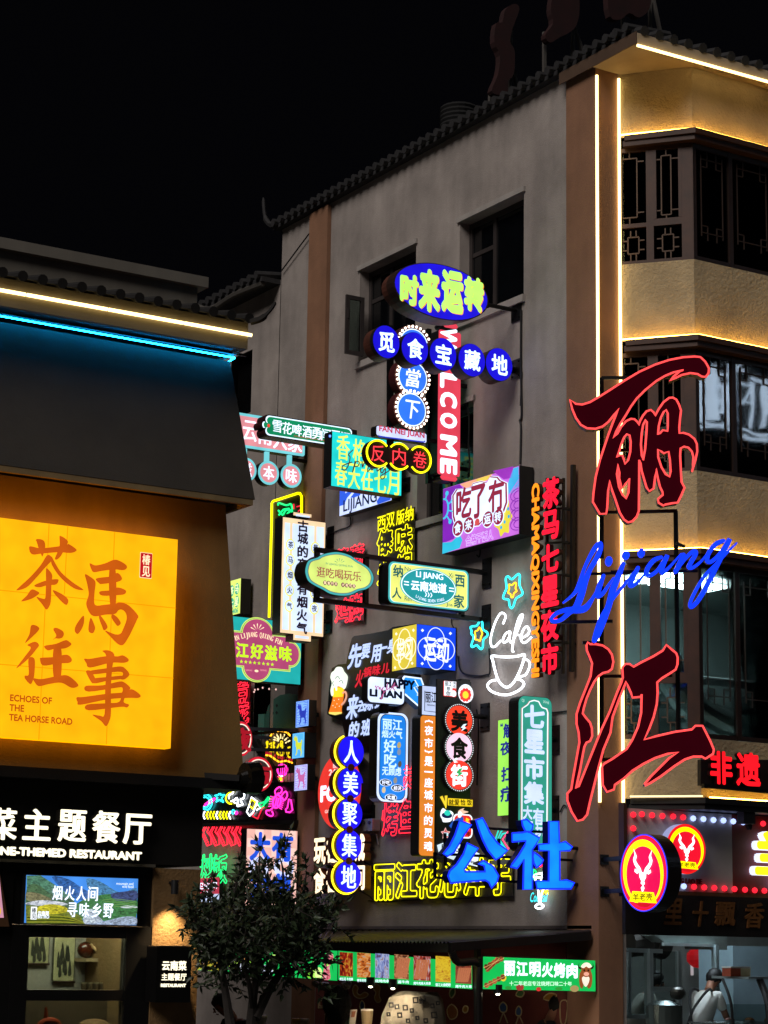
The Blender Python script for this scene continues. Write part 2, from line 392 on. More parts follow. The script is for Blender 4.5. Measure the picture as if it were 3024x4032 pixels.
def mesh(name, mat, fn, parent=None, smooth=False, label=None):
    m = MB(); fn(m); return m.build(name, mat, parent, smooth, label)
def yz(px, py, x=XW):
    p = WF.hit(px, py, XW-x); return p.y, p.z
WTOP = 13.6
cb = empty('corner_building', (17.2, 25, 0), 'four storey corner building with grey plaster flank hung with neon signs', 'building')
def win_rect(x0, y0, x1, y1):           # photo px, top-left and bottom-right
    a, b = yz(x0, y0), yz(x1, y1); return (a[0], b[1], b[0], a[1])   # yfar, zlow, ynear, zhigh
WINS = [(24.11, 10.84, 22.58, 12.27), (26.78, 10.85, 25.23, 12.27)]
_a = yz(1641, 2055); _b = yz(1862, 1990)
WINS.append((_a[0], _a[1], _b[0], _a[1]+1.45))
def wall(m):
    outer = [(-5.2, .2), (2.43, .2), (2.43, WTOP-2.3), (-5.2, WTOP-2.3)]
    outer = [(24-29.22, -2.3), (24-21.5, -2.3), (24-21.5, WTOP-2.3), (24-29.22, WTOP-2.3)]
    holes = [[(24-yf, zl-2.3), (24-yn, zl-2.3), (24-yn, zh-2.3), (24-yf, zh-2.3)] for yf, zl, yn, zh in WINS]
    holes.append([(24-29.2, 2.6), (24-28.36, 2.6), (24-28.36, 4.46), (24-29.2, 4.46)])
    v, f = filled(outer, holes); m.add([WF.pt(a, b) for a, b in v], f)
    m.box(XW+.3, 20.95, 0, XW+.36, 29.2, WTOP-.1); m.box(XW, 29.2, 0, XW+8, 29.22, WTOP-.02)
    for yf, zl, yn, zh in WINS:          # reveals
        m.add([(XW,yf,zl),(XW+.3,yf,zl),(XW+.3,yf,zh),(XW,yf,zh)], [(0,1,2,3)]); m.add([(XW,yn,zl),(XW+.3,yn,zl),(XW+.3,yn,zh),(XW,yn,zh)], [(0,1,2,3)])
        m.add([(XW,yf,zl),(XW,yn,zl),(XW+.3,yn,zl),(XW+.3,yf,zl)], [(0,1,2,3)]); m.add([(XW,yf,zh),(XW,yn,zh),(XW+.3,yn,zh),(XW+.3,yf,zh)], [(0,1,2,3)])
mesh('wall', PLASTER, wall, cb)
mesh('doorway', D('#0b0c0c', .7), lambda m: m.box(XW+.25, 28.3, 4.8, XW+.29, 29.21, 6.8), cb)
def sash(m, yf, zl, yn, zh, x, w=.07):
    m.box(x, yn, zl, x+.05, yf, zl+w); m.box(x, yn, zh-w, x+.05, yf, zh); m.box(x, yn, zl+w, x+.05, yn+w, zh-w); m.box(x, yf-w, zl+w, x+.05, yf, zh-w)
FRAME = D('#3a3433', .5)
for i, (yf, zl, yn, zh) in enumerate(WINS):
    m = MB(); sash(m, yf-.003, zl+.003, yn+.003, zh-.003, XW+.16); ym = yf-(yf-yn)*.40; m.box(XW+.165, ym-.035, zl+.075, XW+.205, ym+.035, zh-.075)
    m.box(XW+.17, ym+.04, zh-.50, XW+.2, yf-.075, zh-.44)
    w = m.build('window', FRAME, cb)
    mesh('pane', D('#0c0e11', .08, var=.3), lambda m: m.box(XW+.185, yn+.05, zl+.05, XW+.19, yf-.05, zh-.05), w)
    mesh('sill', D('#a9a29c', .85, var=.15, bump=.2), lambda m: m.box(XW-.05, yn-.04, zl-.1, XW-.002, yf+.04, zl-.002), w)
    mesh('lintel', D('#a9a29c', .85, var=.15, bump=.2), lambda m: m.box(XW-.035, yn-.04, zh+.002, XW-.002, yf+.04, zh+.075), w)
    if i == 1:                           # open casement
        m = MB(); y = yf-.16; x1, x0 = XW-.02, XW-.33; zh = zl+1.02
        for a in ((x0, zl+.06, x1, zl+.12), (x0, zh-.12, x1, zh-.06), (x0, zl+.12, x0+.06, zh-.12), (x1-.06, zl+.12, x1, zh-.12)): m.box(a[0], y-.02, a[1], a[2], y+.02, a[3])
        m.box(x0+.02, y-.035, zl+.6, x0+.04, y-.02, zl+.75); cs = m.build('casement', FRAME, w)
        mesh('pane', GLASS(.75), lambda m: m.box(x0+.05, y-.004, zl+.11, x1-.05, y+.004, zh-.11), cs)
# orange pilasters and the corner pillar
mesh('pilaster', ORANGE, lambda m: m.box(XW-.07, 27.66, 0, XW-.003, 28.22, WTOP-.04), cb)
mesh('pillar', ORANGE, lambda m: m.box(16.07, YP, 0, 16.43, 21.56, 13.52), cb)
# verge tiles along the flank, eave soffit, front tiles
def verge(m):
    m.box(XW-.12, 20.1, WTOP, XW+8, 29.3, WTOP+.06)
    y = 20.15
    while y < 29.3:
        m.tube([(XW-.2, y, WTOP+.075), (XW+.5, y, WTOP+.13)], .062, 8); y += .205
mesh('roof_tiles', TILE, verge, cb)
def fronttiles(m):
    x = 16.1
    while x < 23:
        m.tube([(x, 19.96, 13.60), (x, 20.6, 13.75)], .066, 8); x += .235
    m.add([(16.0,19.99,13.54),(23,19.99,13.54),(23,21,13.72),(16.0,21,13.72)], [(0,1,2,3)])
mesh('front_roof_tiles', TILE, fronttiles, cb)
def soffit(m):
    m.box(16.0, 20.03, 13.44, 23, 20.93, 13.5); m.box(16.0, 19.985, 13.40, 23, 20.028, 13.56); 0
mesh('eave', D('#b9a58a', .8, var=.15, scale=2), soffit, cb)
mesh('roof_finial', TILE, lambda m: m.tube(catmull([(XW-.1, 29.15, WTOP+.05), (XW-.12, 29.4, WTOP+.12), (XW-.14, 29.55, WTOP+.3), (XW-.15, 29.6, WTOP+.62)], 4), [.06]*4+[.045]*4+[.03]*4+[.015], 6), cb)
mesh('verge_board', D('#5a4434', .7, var=.2), lambda m: m.box(15.985, 19.99, 13.42, 16.0-.002, 21.6, 13.58), cb)
# bay on the front
BA, BB, BC = Vector((16.45, YP, 0)), Vector((17.06, 20.22, 0)), Vector((23.5, 20.22, 0))
bu = (BB-BA).normalized(); bn = Vector((bu.y, -bu.x, 0)); BW = (BB-BA).length
FS = Frame((BA.x, BA.y, 2.3), bu, (0,0,1), bn); FF = yplane(20.22)
def bay_wall(z0, z1):
    def fn(m):
        m.add([BA+Vector((0,0,z0)), BB+Vector((0,0,z0)), BB+Vector((0,0,z1)), BA+Vector((0,0,z1))], [(0,1,2,3)])
        m.add([BB+Vector((0,0,z0)), BC+Vector((0,0,z0)), BC+Vector((0,0,z1)), BB+Vector((0,0,z1))], [(0,1,2,3)])
    return fn
for z0, z1 in ((12.575, 13.437), (9.865, 10.878), (7.175, 8.165), (4.16, 4.878)): mesh('bay_wall', STUCCO, bay_wall(z0, z1), cb)
def ledge_poly(o, z):
    p = BA+bn*o; k = o*math.tan(math.acos(max(-1, min(1, bn.dot(Vector((0,-1,0)))))) / 2)
    return [Vector((16.435 if o > 0 else 16.45, YP-o*.9, z)), Vector((BB.x-k, BB.y-o, z)), Vector((BC.x, BC.y-o, z)), Vector((BC.x, BC.y+.15, z)), Vector((BB.x+.1, BB.y+.15, z)), Vector((BA.x+.12, BA.y+.02, z))]
def ledge(z0, z1, o):
    def fn(m):
        m.prism(ledge_poly(o, z0), (0,0,(z1-z0)*.5)); m.prism(ledge_poly(o+.035, z0+(z1-z0)*.5+.001), (0,0,(z1-z0)*.5))
    return fn
for z0, z1 in ((12.43, 12.57), (9.72, 9.86), (7.03, 7.17)): mesh('ledge', WOOD, ledge(z0, z1, .10), cb)
mesh('ledge', BLACK, ledge(4.02, 4.155, .14), cb)
# lamp strips lying on the ledges, washing the stucco
COVE = E('#ffc050', 24.0, 0)
def cove(z):
    p, q, r = BA+bn*.085, BB+bn*.03+Vector((0,-.075,0)), BC+Vector((0,-.085,0))
    z = Vector((0,0,z+.012)); mb = MB(); mb.bar(p+z+bu*.03, q+z, .02, .012); mb.bar(q+z, r+z, .02, .012); return mb
for z, l in ((12.57, 'top'), (9.86, 'middle'), (7.17, 'lowest')):
    tag(cove(z).build('led_strip', COVE), f'warm light strip lying on the {l} brown ledge of the bay', 'light strip', 'warm strips on the bay ledges')
# bay windows
def lattice_side(m, fr, w, zl, zh, r):
    P = lambda x, y: fr.pt(x*w, zl-2.3+(zh-zl)*(1-y), -.03)
    def seg(x0, y0, x1, y1, t=r): m.bar(P(x0, y0), P(x1, y1), t, t, up=tuple(fr.n))
    for x0, x1, d in ((.03, .33, 0), (.5, .8, 1)):
        wd = x1-x0
        a, b = (x0, x0+wd*.68) if not d else (x0+wd*.22, x0+wd*.66)
        seg(a, .09, a, .60); seg(b, .09, b, .60); seg(a, .09, b, .09); seg(a, .60, b, .60)
        for x in (a+(b-a)*.5,): seg(x, .04, x, .09); seg(x, .60, x, .66)
        seg(x0, .12, a, .12); seg(b, .12, x1, .12); seg(x0, .56, a, .56); seg(b, .56, x1, .56)
        c0, c1 = x0+wd*.25, x0+wd*.75
        seg(c0, .77, c0, .91); seg(c1, .77, c1, .91); seg(c0, .77, c1, .77); seg(c0, .91, c1, .91)
        for x in (c0+(c1-c0)*.25, c0+(c1-c0)*.75): seg(x, .715, x, .77); seg(x, .91, x, .97)
        for y in (.80, .88): seg(x0, y, c0, y); seg(c1, y, x1, y)
def frame_side(m, fr, w, zl, zh):
    P = lambda x, z, c: fr.pt(x*w, z-2.3, c)
    def bx(x0, x1, a, b, c=-.012, d=.06): m.prism([P(x0,a,c), P(x1,a,c), P(x1,b,c), P(x0,b,c)], fr.n*-d)
    h = zh-zl; zt = zh-h*.69
    bx(0, .03, zl, zh); bx(.36, .46, zl, zh); bx(.84, 1, zl, zh); bx(.03, .36, zh-h*.035, zh); bx(.46, .84, zh-h*.035, zh); bx(.03, .36, zl, zl+h*.025); bx(.46, .84, zl, zl+h*.025)
    bx(.03, .36, zt, zt+h*.035); bx(.46, .84, zt-.0, zt+h*.06)
    bx(.46, .5, zt+h*.06, zh-h*.035, -.008); bx(.8, .84, zt+h*.06, zh-h*.035, -.008)
for lvl, (zl, zh) in enumerate(((10.88, 12.43), (8.167, 9.72), (4.88, 7.03))):
    w = MB(); frame_side(w, FS, BW, zl+.002, zh-.002); w = w.build('window', WOOD, cb)
    mesh('pane', GLASS(.8), lambda m: m.prism([FS.pt(a*BW, z-2.3, -.05) for a, z in ((.02, zl+.02), (.98, zl+.02), (.98, zh-.02), (.02, zh-.02))], FS.n*-.006), w)
    mesh('lattice', D('#5c4330', .6), lambda m: lattice_side(m, FS, BW, zl, zh, .016), w)
    # front run of tall panes
    m = MB(); xs = [17.06, 17.66, 18.4, 19.2, 20.0, 20.8, 21.6]
    for x in xs: m.box(x+.002, 20.235, zl+.002, x+.07, 20.3, zh-.002)
    for i in range(len(xs)-1):
        m.box(xs[i]+.071, 20.24, zl+.002, xs[i+1]-.001, 20.295, zl+.06); m.box(xs[i]+.071, 20.24, zh-.07, xs[i+1]-.001, 20.295, zh-.002)
    w = m.build('window', WOODD, cb)
    mesh('pane', GLASS(.8), lambda m: m.box(17.1, 20.262, zl+.03, 21.6, 20.268, zh-.03), w)
    m = MB()
    for i in range(len(xs)-1):
        a, b = xs[i]+.16, xs[i+1]-.09; t = .012
        def sg(x0, z0, x1, z1): m.bar((x0, 20.252, z0), (x1, 20.252, z1), t, t, up=(0,1,0))
        h = zh-zl; z0, z1 = zl+.22*h, zh-.08*h
        sg(a, z0, a, z1); sg(b, z0, b, z1); sg(a, z1-.06, b, z1-.06); sg(a, z0+.05, b, z0+.05)
        sg(a+.1, z1+.05, a+.1, z1-.16); sg(a, z1-.16, a+.1, z1-.16); sg(b-.1, z1+.05, b-.1, z1-.16); sg(b, z1-.16, b-.1, z1-.16)
        sg(a+.1, z0-.05, a+.1, z0+.14); sg(a, z0+.14, a+.1, z0+.14); sg(b-.1, z0-.05, b-.1, z0+.14); sg(b, z0+.14, b-.1, z0+.14)
    m.build('lattice', D('#33231a', .6), w)
# rooms behind the glass
def room(m, zl, zh, d=3.4):
    m.add([(16.5, 20.98, zl), (17.1, 20.3, zl), (22, 20.3, zl), (22, 20.3+d, zl), (16.5, 20.3+d, zl)], [(0,1,2,3,4)])
    m.add([(16.5, 20.98, zh), (17.1, 20.3, zh), (22, 20.3, zh), (22, 20.3+d, zh), (16.5, 20.3+d, zh)], [(0,1,2,3,4)])
    m.add([(16.5, 20.3+d, zl), (22, 20.3+d, zl), (22, 20.3+d, zh), (16.5, 20.3+d, zh)], [(0,1,2,3)])
    m.add([(16.5, 20.98, zl), (16.5, 20.3+d, zl), (16.5, 20.3+d, zh), (16.5, 20.98, zh)], [(0,1,2,3)])
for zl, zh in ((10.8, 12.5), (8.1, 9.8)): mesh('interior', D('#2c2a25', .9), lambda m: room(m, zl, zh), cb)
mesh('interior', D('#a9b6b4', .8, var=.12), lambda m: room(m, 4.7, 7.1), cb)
# far block behind, same flank
rb = empty('rear_building', (17.2, 32, 0), 'lower block with tiled eave continuing behind the corner building', 'building')
def rearwall(m):
    fr = wallf(-.04)
    out = [(24-38, -2.3), (24-29.225, -2.3), (24-29.225, 10.5), (24-38, 10.5)]
    v, f = filled(out, [[(24-29.8, 3.25), (24-29.24, 3.25), (24-29.24, 4.6), (24-29.8, 4.6)], [(24-30.9, 8.5), (24-30.18, 8.5), (24-30.18, 9.55), (24-30.9, 9.55)]]); m.add([fr.pt(a, b) for a, b in v], f)
    m.box(XW+1.2, 29.3, 0, XW+1.3, 38, 12.8)
mesh('wall', PLASTER, rearwall, rb)
mesh('doorway', D('#0b0c0c', .7), lambda m: m.box(XW+.35, 29.23, 5.5, XW+.4, 29.85, 7), rb)
mesh('window', D('#0a0a0b', .2), lambda m: m.box(XW+.2, 30.15, 10.75, XW+.24, 30.95, 11.9), rb)
def rear_eave(m):
    m.box(XW-.3, 29.3, 12.72, XW+1.5, 34, 12.8); y = 29.4
    while y < 34: m.tube([(XW-.36, y, 12.83), (XW+.8, y, 12.98)], .07, 8); y += .24
mesh('roof_tiles', TILE, rear_eave, rb)
mesh('roof_ridge', D('#47433e', .8), lambda m: m.tube(catmull([(XW-.25, 29.35, 12.7), (XW-.3, 30.2, 12.72), (XW-.34, 31, 12.66), (XW-.36, 31.6, 12.9)], 4), .05, 6), rb)

# ---------------------------------------------------------------- the restaurant on the left
YL = 18.82
rs = empty('restaurant_building', (8.2, 20, 0), 'dark restaurant front with flared upper storey and tiled eave at left', 'building')
fl = lambda dy: yplane(YL-dy)
XL0 = 3.0
GREYD = D('#403a33', .75, var=.2, scale=1.5, bump=.15); TAN = D('#a07c3e', .8, var=.16, scale=1.2, bump=.2, streak=.25)
def flare(k0, p0, d0, k1, p1, d1):
    """front plane between two corner pixels, flaring forwards and sideways"""
    a = fl(d0).hit(*SP(k0, *p0)); b = fl(d1).hit(*SP(k1, *p1)); return a, b
ma, mb_ = flare('DD', (497, 781), 0, 'DD', (551, 1079), .214)
wa, wb = flare('DD', (487, 1091), -.02, 'DD', (527, 1685), .18)
def frustum(a, b):
    def fn(m):
        m.add([(XL0, a.y, a.z), (a.x, a.y, a.z), (b.x, b.y, b.z), (XL0, b.y, b.z)], [(0,1,2,3)])
        m.add([(a.x, a.y, a.z), (a.x, 27, a.z), (b.x, 27, b.z), (b.x, b.y, b.z)], [(0,1,2,3)])
        m.add([(XL0, b.y, b.z), (b.x, b.y, b.z), (b.x, 27, b.z), (XL0, 27, b.z)], [(0,1,2,3)])
    return fn
mesh('upper_storey', GREYD, frustum(ma, mb_), rs)
mesh('wall', TAN, frustum(wa, wb), rs)
mesh('valance', D('#8a7550', .8), lambda m: (m.box(XL0, mb_.y+.004, mb_.z-.06, mb_.x-.02, mb_.y+.05, mb_.z-.004), m.box(mb_.x-.06, mb_.y+.06, mb_.z-.06, mb_.x-.02, 27, mb_.z-.004)), rs)
ed = .38; eL = fl(ed); p = eL.hit(*SP('Q', 1500, 600)); xE = p.x
zt = eL.hit(*SP('Q', 1495, 565)).z; zb = eL.hit(*SP('Q', 1460, 715)).z
print('eave', xE, zt, zb, 'mansard', ma, mb_, 'wall', wa, wb)
mesh('eave', D('#7a6f5c', .8, var=.2, scale=2), lambda m: (m.box(XL0, YL-ed, zb, xE-.05, YL-ed+.06, zt), m.box(xE-.11, YL-ed+.061, zb, xE-.05, 27, zt)), rs)
mesh('soffit', BLACK, lambda m: m.box(XL0, YL-ed+.061, zb+.01, xE-.111, 27, zb+.05), rs)
def ltiles(m):
    x = XL0
    while x < xE+.05:
        m.tube([(x, YL-ed-.07, zt+.03), (x, YL+1.3, zt+.42)], .052, 10); x += .2
    m.add([(XL0, YL-ed-.06, zt+.01), (xE+.02, YL-ed-.06, zt+.01), (xE+.02, YL+1.3, zt+.36), (XL0, YL+1.3, zt+.36)], [(0,1,2,3)])
mesh('roof_tiles', D('#171413', .85, var=.4, scale=8), ltiles, rs)
mesh('roof_finial', D('#171413', .85), lambda m: m.tube(catmull([(xE-.05, YL-ed-.05, zt), (xE+.03, YL-ed-.13, zt+.03), (xE+.1, YL-ed-.18, zt+.12), (xE+.14, YL-ed-.2, zt+.2)], 4), [.035]*6+[.02]*6+[.008], 6), rs)
PF = yplane(YL+2.2); q0 = PF.hit(*SP('Q', 1220, 300)); q1 = PF.hit(*SP('Q', 1170, 440))
mesh('parapet', D('#8b857a', .8, var=.12, scale=2, streak=.22), lambda m: (m.box(XL0, YL+2.2, q1.z-.3, q1.x, 27, q0.z-.12), m.box(XL0, YL+2.12, q0.z-.12, q0.x, 27.1, q0.z)), rs)
# strips on the eave
def strip(p, q, mat, r=.022): return MB().tube([p, q], r, 8)
f1 = yplane(YL-ed-.03); a = f1.hit(*SP('Q', 0, 365)); b = f1.hit(*SP('Q', 1498, 634))
mm = MB(); n = 4
for i in range(-2, 3): pass
segs = [Vector(a).lerp(b, t) for t in (-.5, .098, .412, .716, 1)]
for i in range(4): mm.tube([segs[i]+(segs[i+1]-segs[i]).normalized()*.008, segs[i+1]-(segs[i+1]-segs[i]).normalized()*.008], .018, 8)
tag(mm.build('led_strip', WARM), 'warm tube light along the tiled eave of the dark restaurant', 'light strip')
f1 = yplane(YL-.07); a = f1.hit(*SP('Q', 0, 519)); b = f1.hit(*SP('Q', 1395, 768)); a = a-(b-a)*.4
mm = MB().tube([a, b], .007, 6); mm.tube([b, b+Vector((.03, .3, 0))], .007, 6)
mesh('black_fascia', BLACK, lambda m: m.box(XL0, YL-.15, b.z+.012, b.x+.09, YL-.12, zb+.02), rs)
tag(mm.build('led_strip', E('#0ea2f4', 42, 0)), 'thin blue light strip under the black eave of the restaurant', 'light strip')
# ground floor
FB = yplane(YL+.02)
def bpx(x, y): p = FB.hit(x, y); return p.x, p.z
zBand = wb.z; xR = bpx(790, 3500)[0]
mesh('black_soffit', BLACK, lambda m: m.box(XL0, wb.y-.03, zBand-.1, wb.x-.0, 27, zBand-.003), rs)
z3 = bpx(640, 3405)[1]
mesh('sign_band', D('#16130f', .55, var=.25), lambda m: m.box(XL0, YL+.02, z3, xR, 27, zBand-.104), rs)
mesh('trim', D('#5c574c', .5), lambda m: m.box(XL0, YL-.05, z3-.03, bpx(600, 3410)[0], YL+.1, z3-.003), rs)
xs0, xs1 = bpx(60, 3640)[0], bpx(600, 3640)[0]
BLK = D('#0d0c0c', .4)
zS0 = bpx(320, 3645)[1]; zW0, zW1 = bpx(300, 3898)[1], bpx(300, 3693)[1]; zV1 = bpx(300, 3941)[1]; xA, xB = bpx(112, 3800)[0], bpx(496, 3800)[0]
zTop = z3-.033
def shopfront(m):
    m.box(xs0, YL+.03, zS0-.0, xs1, YL+.12, zS0-.0+.001)
    m.box(xs0-.02, YL+.03, 0, xA, YL+.14, zS0); m.box(xB, YL+.03, 0, xs1, YL+.14, zS0)
    m.box(xA, YL+.035, zW1, xB, YL+.135, zS0); m.box(xA, YL+.035, zV1, xB, YL+.135, zW0); m.box(xs0-.02, YL+.06, zS0+.003, xs1, YL+.13, zTop)
mesh('door_frame', BLK, shopfront, rs)
mesh('pane', GLASS(.85), lambda m: (m.box(xA+.001, YL+.08, zW0+.001, xB-.001, YL+.086, zW1-.001), m.box(xA+.001, YL+.08, .5, xB-.001, YL+.086, zV1-.001)), rs)
def col_(m):
    m.box(xs1+.002, YL+.02, 0, xR-.005, 26.9, zTop)
mesh('column', D('#8a6a40', .85, var=.2, scale=3, bump=.5, bscale=30), col_, rs)
mesh('left_wall', D('#a39c8c', .85, var=.15), lambda m: m.box(XL0, YL+.05, 0, xs0-.14, YL+.1, bpx(40, 3655)[1]), rs)
mesh('left_post', BLK, lambda m: m.box(xs0-.138, YL+.045, 0, xs0-.022, YL+.12, zTop), rs)
mesh('left_panel', BLK, lambda m: m.box(XL0, YL+.055, bpx(40, 3655)[1]+.003, xs0-.14, YL+.1, zTop), rs)
mesh('interior', D('#98938a', .85, var=.1), lambda m: (m.box(XL0, YL+1.5, 0, 9.55, YL+1.55, 3.6), m.box(XL0, YL+.2, 3.0, 9.55, YL+1.499, 3.05), m.box(9.52, YL+.2, 0, 9.55, YL+1.499, 2.999)), rs)
# ---------------------------------------------------------------- neon and light-box signs on the flank
RUST = D('#5b3226', .55, var=.3, scale=6); MAROON = D('#3a1118', .5, var=.25, scale=5)
CREAM = E('#f0d8b0'); CYANW = E('#d2f0ff', 1.25, 0); YNEON = E('#f4e80c', 2.6, 0); RNEON = E('#ff2338', 2.6, 0); RDIM = E('#e8203a', 1.0, 0)
GNEON = E('#18e070', 2.2, 0); CNEON = E('#2fe4ee', 2.4, 0); PNEON = E('#ff2fae', 2.2, 0); WNEON = E('#eef6ff', 3.2, 0); ONEON = E('#ffb020', 2.6, 0)
def arctext(s, st, pts, h, mat, bx=.02, c=.012, name='lettering', key=None):
    path = [Vector(p) for p in s.poly(pts, 8, False)]
    d = [0]
    for i in range(1, len(path)): d.append(d[-1]+(path[i]-path[i-1]).length)
    H = s._box(*pts[len(pts)//2], h, h)[3]; n = len(st)
    for i, ch in enumerate(st):
        if ch == ' ': continue
        t = d[-1]*(i+.5)/n; j = max(k for k in range(len(d)-1) if d[k] <= t+1e-9); q = path[j].lerp(path[j+1], (t-d[j])/max(1e-6, d[j+1]-d[j])); tg = (path[j+1]-path[j]).normalized()
        v, f, (x0, y0, x1, y1) = glyphs(ch); k = H/.72; cx = (x0+x1)/2
        sx = min(k, d[-1]/n*.92/(x1-x0+2*bx))
        for jx, dx in enumerate((-bx, 0, bx)):
            P = [(q.x+tg.x*(p[0]-cx+dx)*sx-tg.y*(p[1]-.36)*k, q.y+tg.y*(p[0]-cx+dx)*sx+tg.x*(p[1]-.36)*k) for p in v]
            s.mb(name, mat, key).add([s.fr.pt(*p, c+jx*.0002) for p in P], f)
def sunburst(s, x, y, r0, r1, mat, n=5, c=.012):
    for i in range(n):
        t = math.radians(150-120*i/(n-1)); ca, sa = math.cos(t), -math.sin(t); w = r1*.07
        s.face(s.poly([(x+r0*ca, y+r0*sa), (x+r1*ca-w*sa, y+r1*sa+w*ca), (x+r1*1.06*ca, y+r1*1.06*sa), (x+r1*ca+w*sa, y+r1*sa-w*ca)]), mat, 'sunburst', c)
def scale2(poly, k, ky=None):
    cx = sum(p[0] for p in poly)/len(poly); cy = sum(p[1] for p in poly)/len(poly); return [(cx+(a-cx)*k, cy+(b-cy)*(ky or k)) for a, b in poly]
def nearf():
    p = WF.hit(*SP('DD', 1010, 940)); f = yplane(23.72); f.o = Vector((XW, 23.72, p.z)); return f
# oval
s = Sign('A', bladef('A', 1450, 450), 'oval_sign', 'large blue oval light box with lime green characters, topmost of the blade signs')
o = s.ell(806, 309, 378, 218); s.casing(scale2(o, 1.03), .17, D('#33201a', .5)); s.casing(scale2(o, 1.0), .15, RUST, 'rim', -.171)
s.face(o, E('#170fb8', 1.1), 'face')
for ch, x, y, w, h in (('时', 538, 292, 152, 255), ('来', 702, 300, 176, 350), ('运', 890, 312, 180, 350), ('转', 1066, 332, 162, 285)):
    s.text(ch, x+7, y+6, w, h, E('#e08b35', 1), .085, c=.008, name='shadow_lettering'); s.text(ch, x, y, w, h, E('#a9e862', 1.1), .085, c=.012)
s.bracket('A', 1455, 450, .9, (.22, .3)); s.done()
# five discs
s = Sign('A', bladef('A', 1450, 930), 'disc_sign', 'row of five blue round light boxes on one arm below the lime oval sign')
for i, (ch, x, y) in enumerate((('觅', 353, 718), ('食', 587, 773), ('宝', 817, 820), ('藏', 1052, 867), ('地', 1275, 903))):
    e = s.ell(x, y, 108, 132, 32); s.casing(scale2(e, 1.02), .07, DARKBOX, 'disc', 0, i); s.casing(e, .16, RUST, 'rim', -.071, i, ('disc', i)); s.face(e, E('#130cb4', 1.1), 'face', .004, None, i, ('disc', i))
    s.text(ch, x+2, y+2, 132, 165, CYANW, .035, c=.01, key=i, up=('disc', i))
s.mb('arm', STEEL).bar(s.fr.pt(*s.L(300, 740), -.12), s.fr.pt(*s.L(1440, 945), -.12), .05); s.bracket('A', 1450, 930, .15, (.2, .26)); s.done()
# WELCOME
s = Sign('D', bladef('D', 830, 450), 'vertical_sign', 'tall red vertical light box reading WELCOME downwards in pale letters')
r = s.rect(603, -560, 755, 515, 14); s.casing(r, .2); s.casing(s.rect(632, -618, 742, -556, 20), .2, BLACK, 'casing', -.001); s.casing(s.rect(612, 490, 738, 552, 22), .2, BLACK, 'casing', -.001)
RED = E('#c63a4c', 1.0); s.face(r, RED); s.face(s.rect(634, -616, 740, -556, 20), RED, c=.0045); s.face(s.rect(614, 490, 736, 550, 22), RED, c=.0045)
for ch, y in zip('WELCOME', (-493, -335, -182, -46, 105, 285, 437)): s.text(ch, 672, y, 124, 150 if ch in 'WM' else 112, CYANW, .05, rot=1)
s.mb('arm', STEEL).bar(s.fr.pt(*s.L(600, -590), -.24), s.fr.pt(*s.L(600, 540), -.24), .06)
s.bracket('D', 830, 450, .4); s.bracket('D', 818, 5, .4); s.done()
# bulb discs, plate and neon circles on one pole
s = Sign('A', nearf(), 'bulb_disc_sign', 'stacked blue discs ringed with small bulbs hanging behind the five disc row')
DISC = D('#4d1a1c', .5)
for i, (x, y, ch) in enumerate(((578, 747, ''), (569, 1010, '當'), (560, 1272, '下'))):
    e = s.ell(x, y, 118, 136, 36); s.casing(scale2(e, 1.22), .16, DISC, 'disc', 0, i); s.face(e, E('#cfe4ff', 1.2, 0), 'ring', .004, None, i, ('disc', i)); s.face(scale2(e, .93), E('#2b68e2', 1.05), 'face', .008, None, i, ('disc', i))
    if ch: s.text(ch, x, y+(5 if ch == '當' else 0), 120, 150, WHITE, .03, .015, key=i, up=('disc', i), slant=.12)
    b = scale2(e, 1.13); n = 26
    for k in range(n):
        a = 2*math.pi*k/n; cx = sum(p[0] for p in e)/len(e); cy = sum(p[1] for p in e)/len(e); rx = (max(p[0] for p in e)-cx)*1.12; ry = (max(p[1] for p in e)-cy)*1.12
        if (i < 2 and -1.95 < a-2*math.pi < -1.2) : continue
        s.mb('bulb', E('#ffe6cf', 4, 0), (i, k)).ball(s.fr.pt(cx+rx*math.cos(a), cy+ry*math.sin(a), .02), .019, 6)
s.mb('pole', STEEL).bar(s.fr.pt(*s.L(452, 560), -.2), s.fr.pt(*s.L(452, 1560), -.2), .07)
s.mb('arm', STEEL).bar(s.fr.pt(*s.L(452, 950), -.2), Vector((XW, s.fr.o.y+.2, s.fr.pt(*s.L(700, 990)).z)), .05)
s.done()
s = Sign('B', nearf(), 'name_plate_sign', 'small white rounded light box with red Latin letters under the bulb discs')
r = s.rect(1207, 262, 1614, 404, 14); s.casing(scale2(r, 1.03, 1.1), .12); s.face(r, E('#bfcaf2')); s.text('FAN NEI JUAN', 1412, 320, 372, 62, E('#b53a50', .9), .04)
s.line([(1222, 340), (1225, 350), (1590, 396), (1600, 388)], E('#1f2fb0', .9, 0), .009, .01, name='underline')
s.mb('arm', STEEL).bar(s.fr.pt(*s.L(1400, 320), -.15), Vector((XW, s.fr.o.y+.15, s.fr.pt(*s.L(1400, 320)).z)), .05); s.done()
s = Sign('B', nearf(), 'neon_circle_sign', 'three joined dark circles with yellow neon outline and red characters')
cs = ((1215, 490, 92, 106, '反'), (1388, 515, 90, 106, '内'), (1558, 540, 86, 106, '卷'))
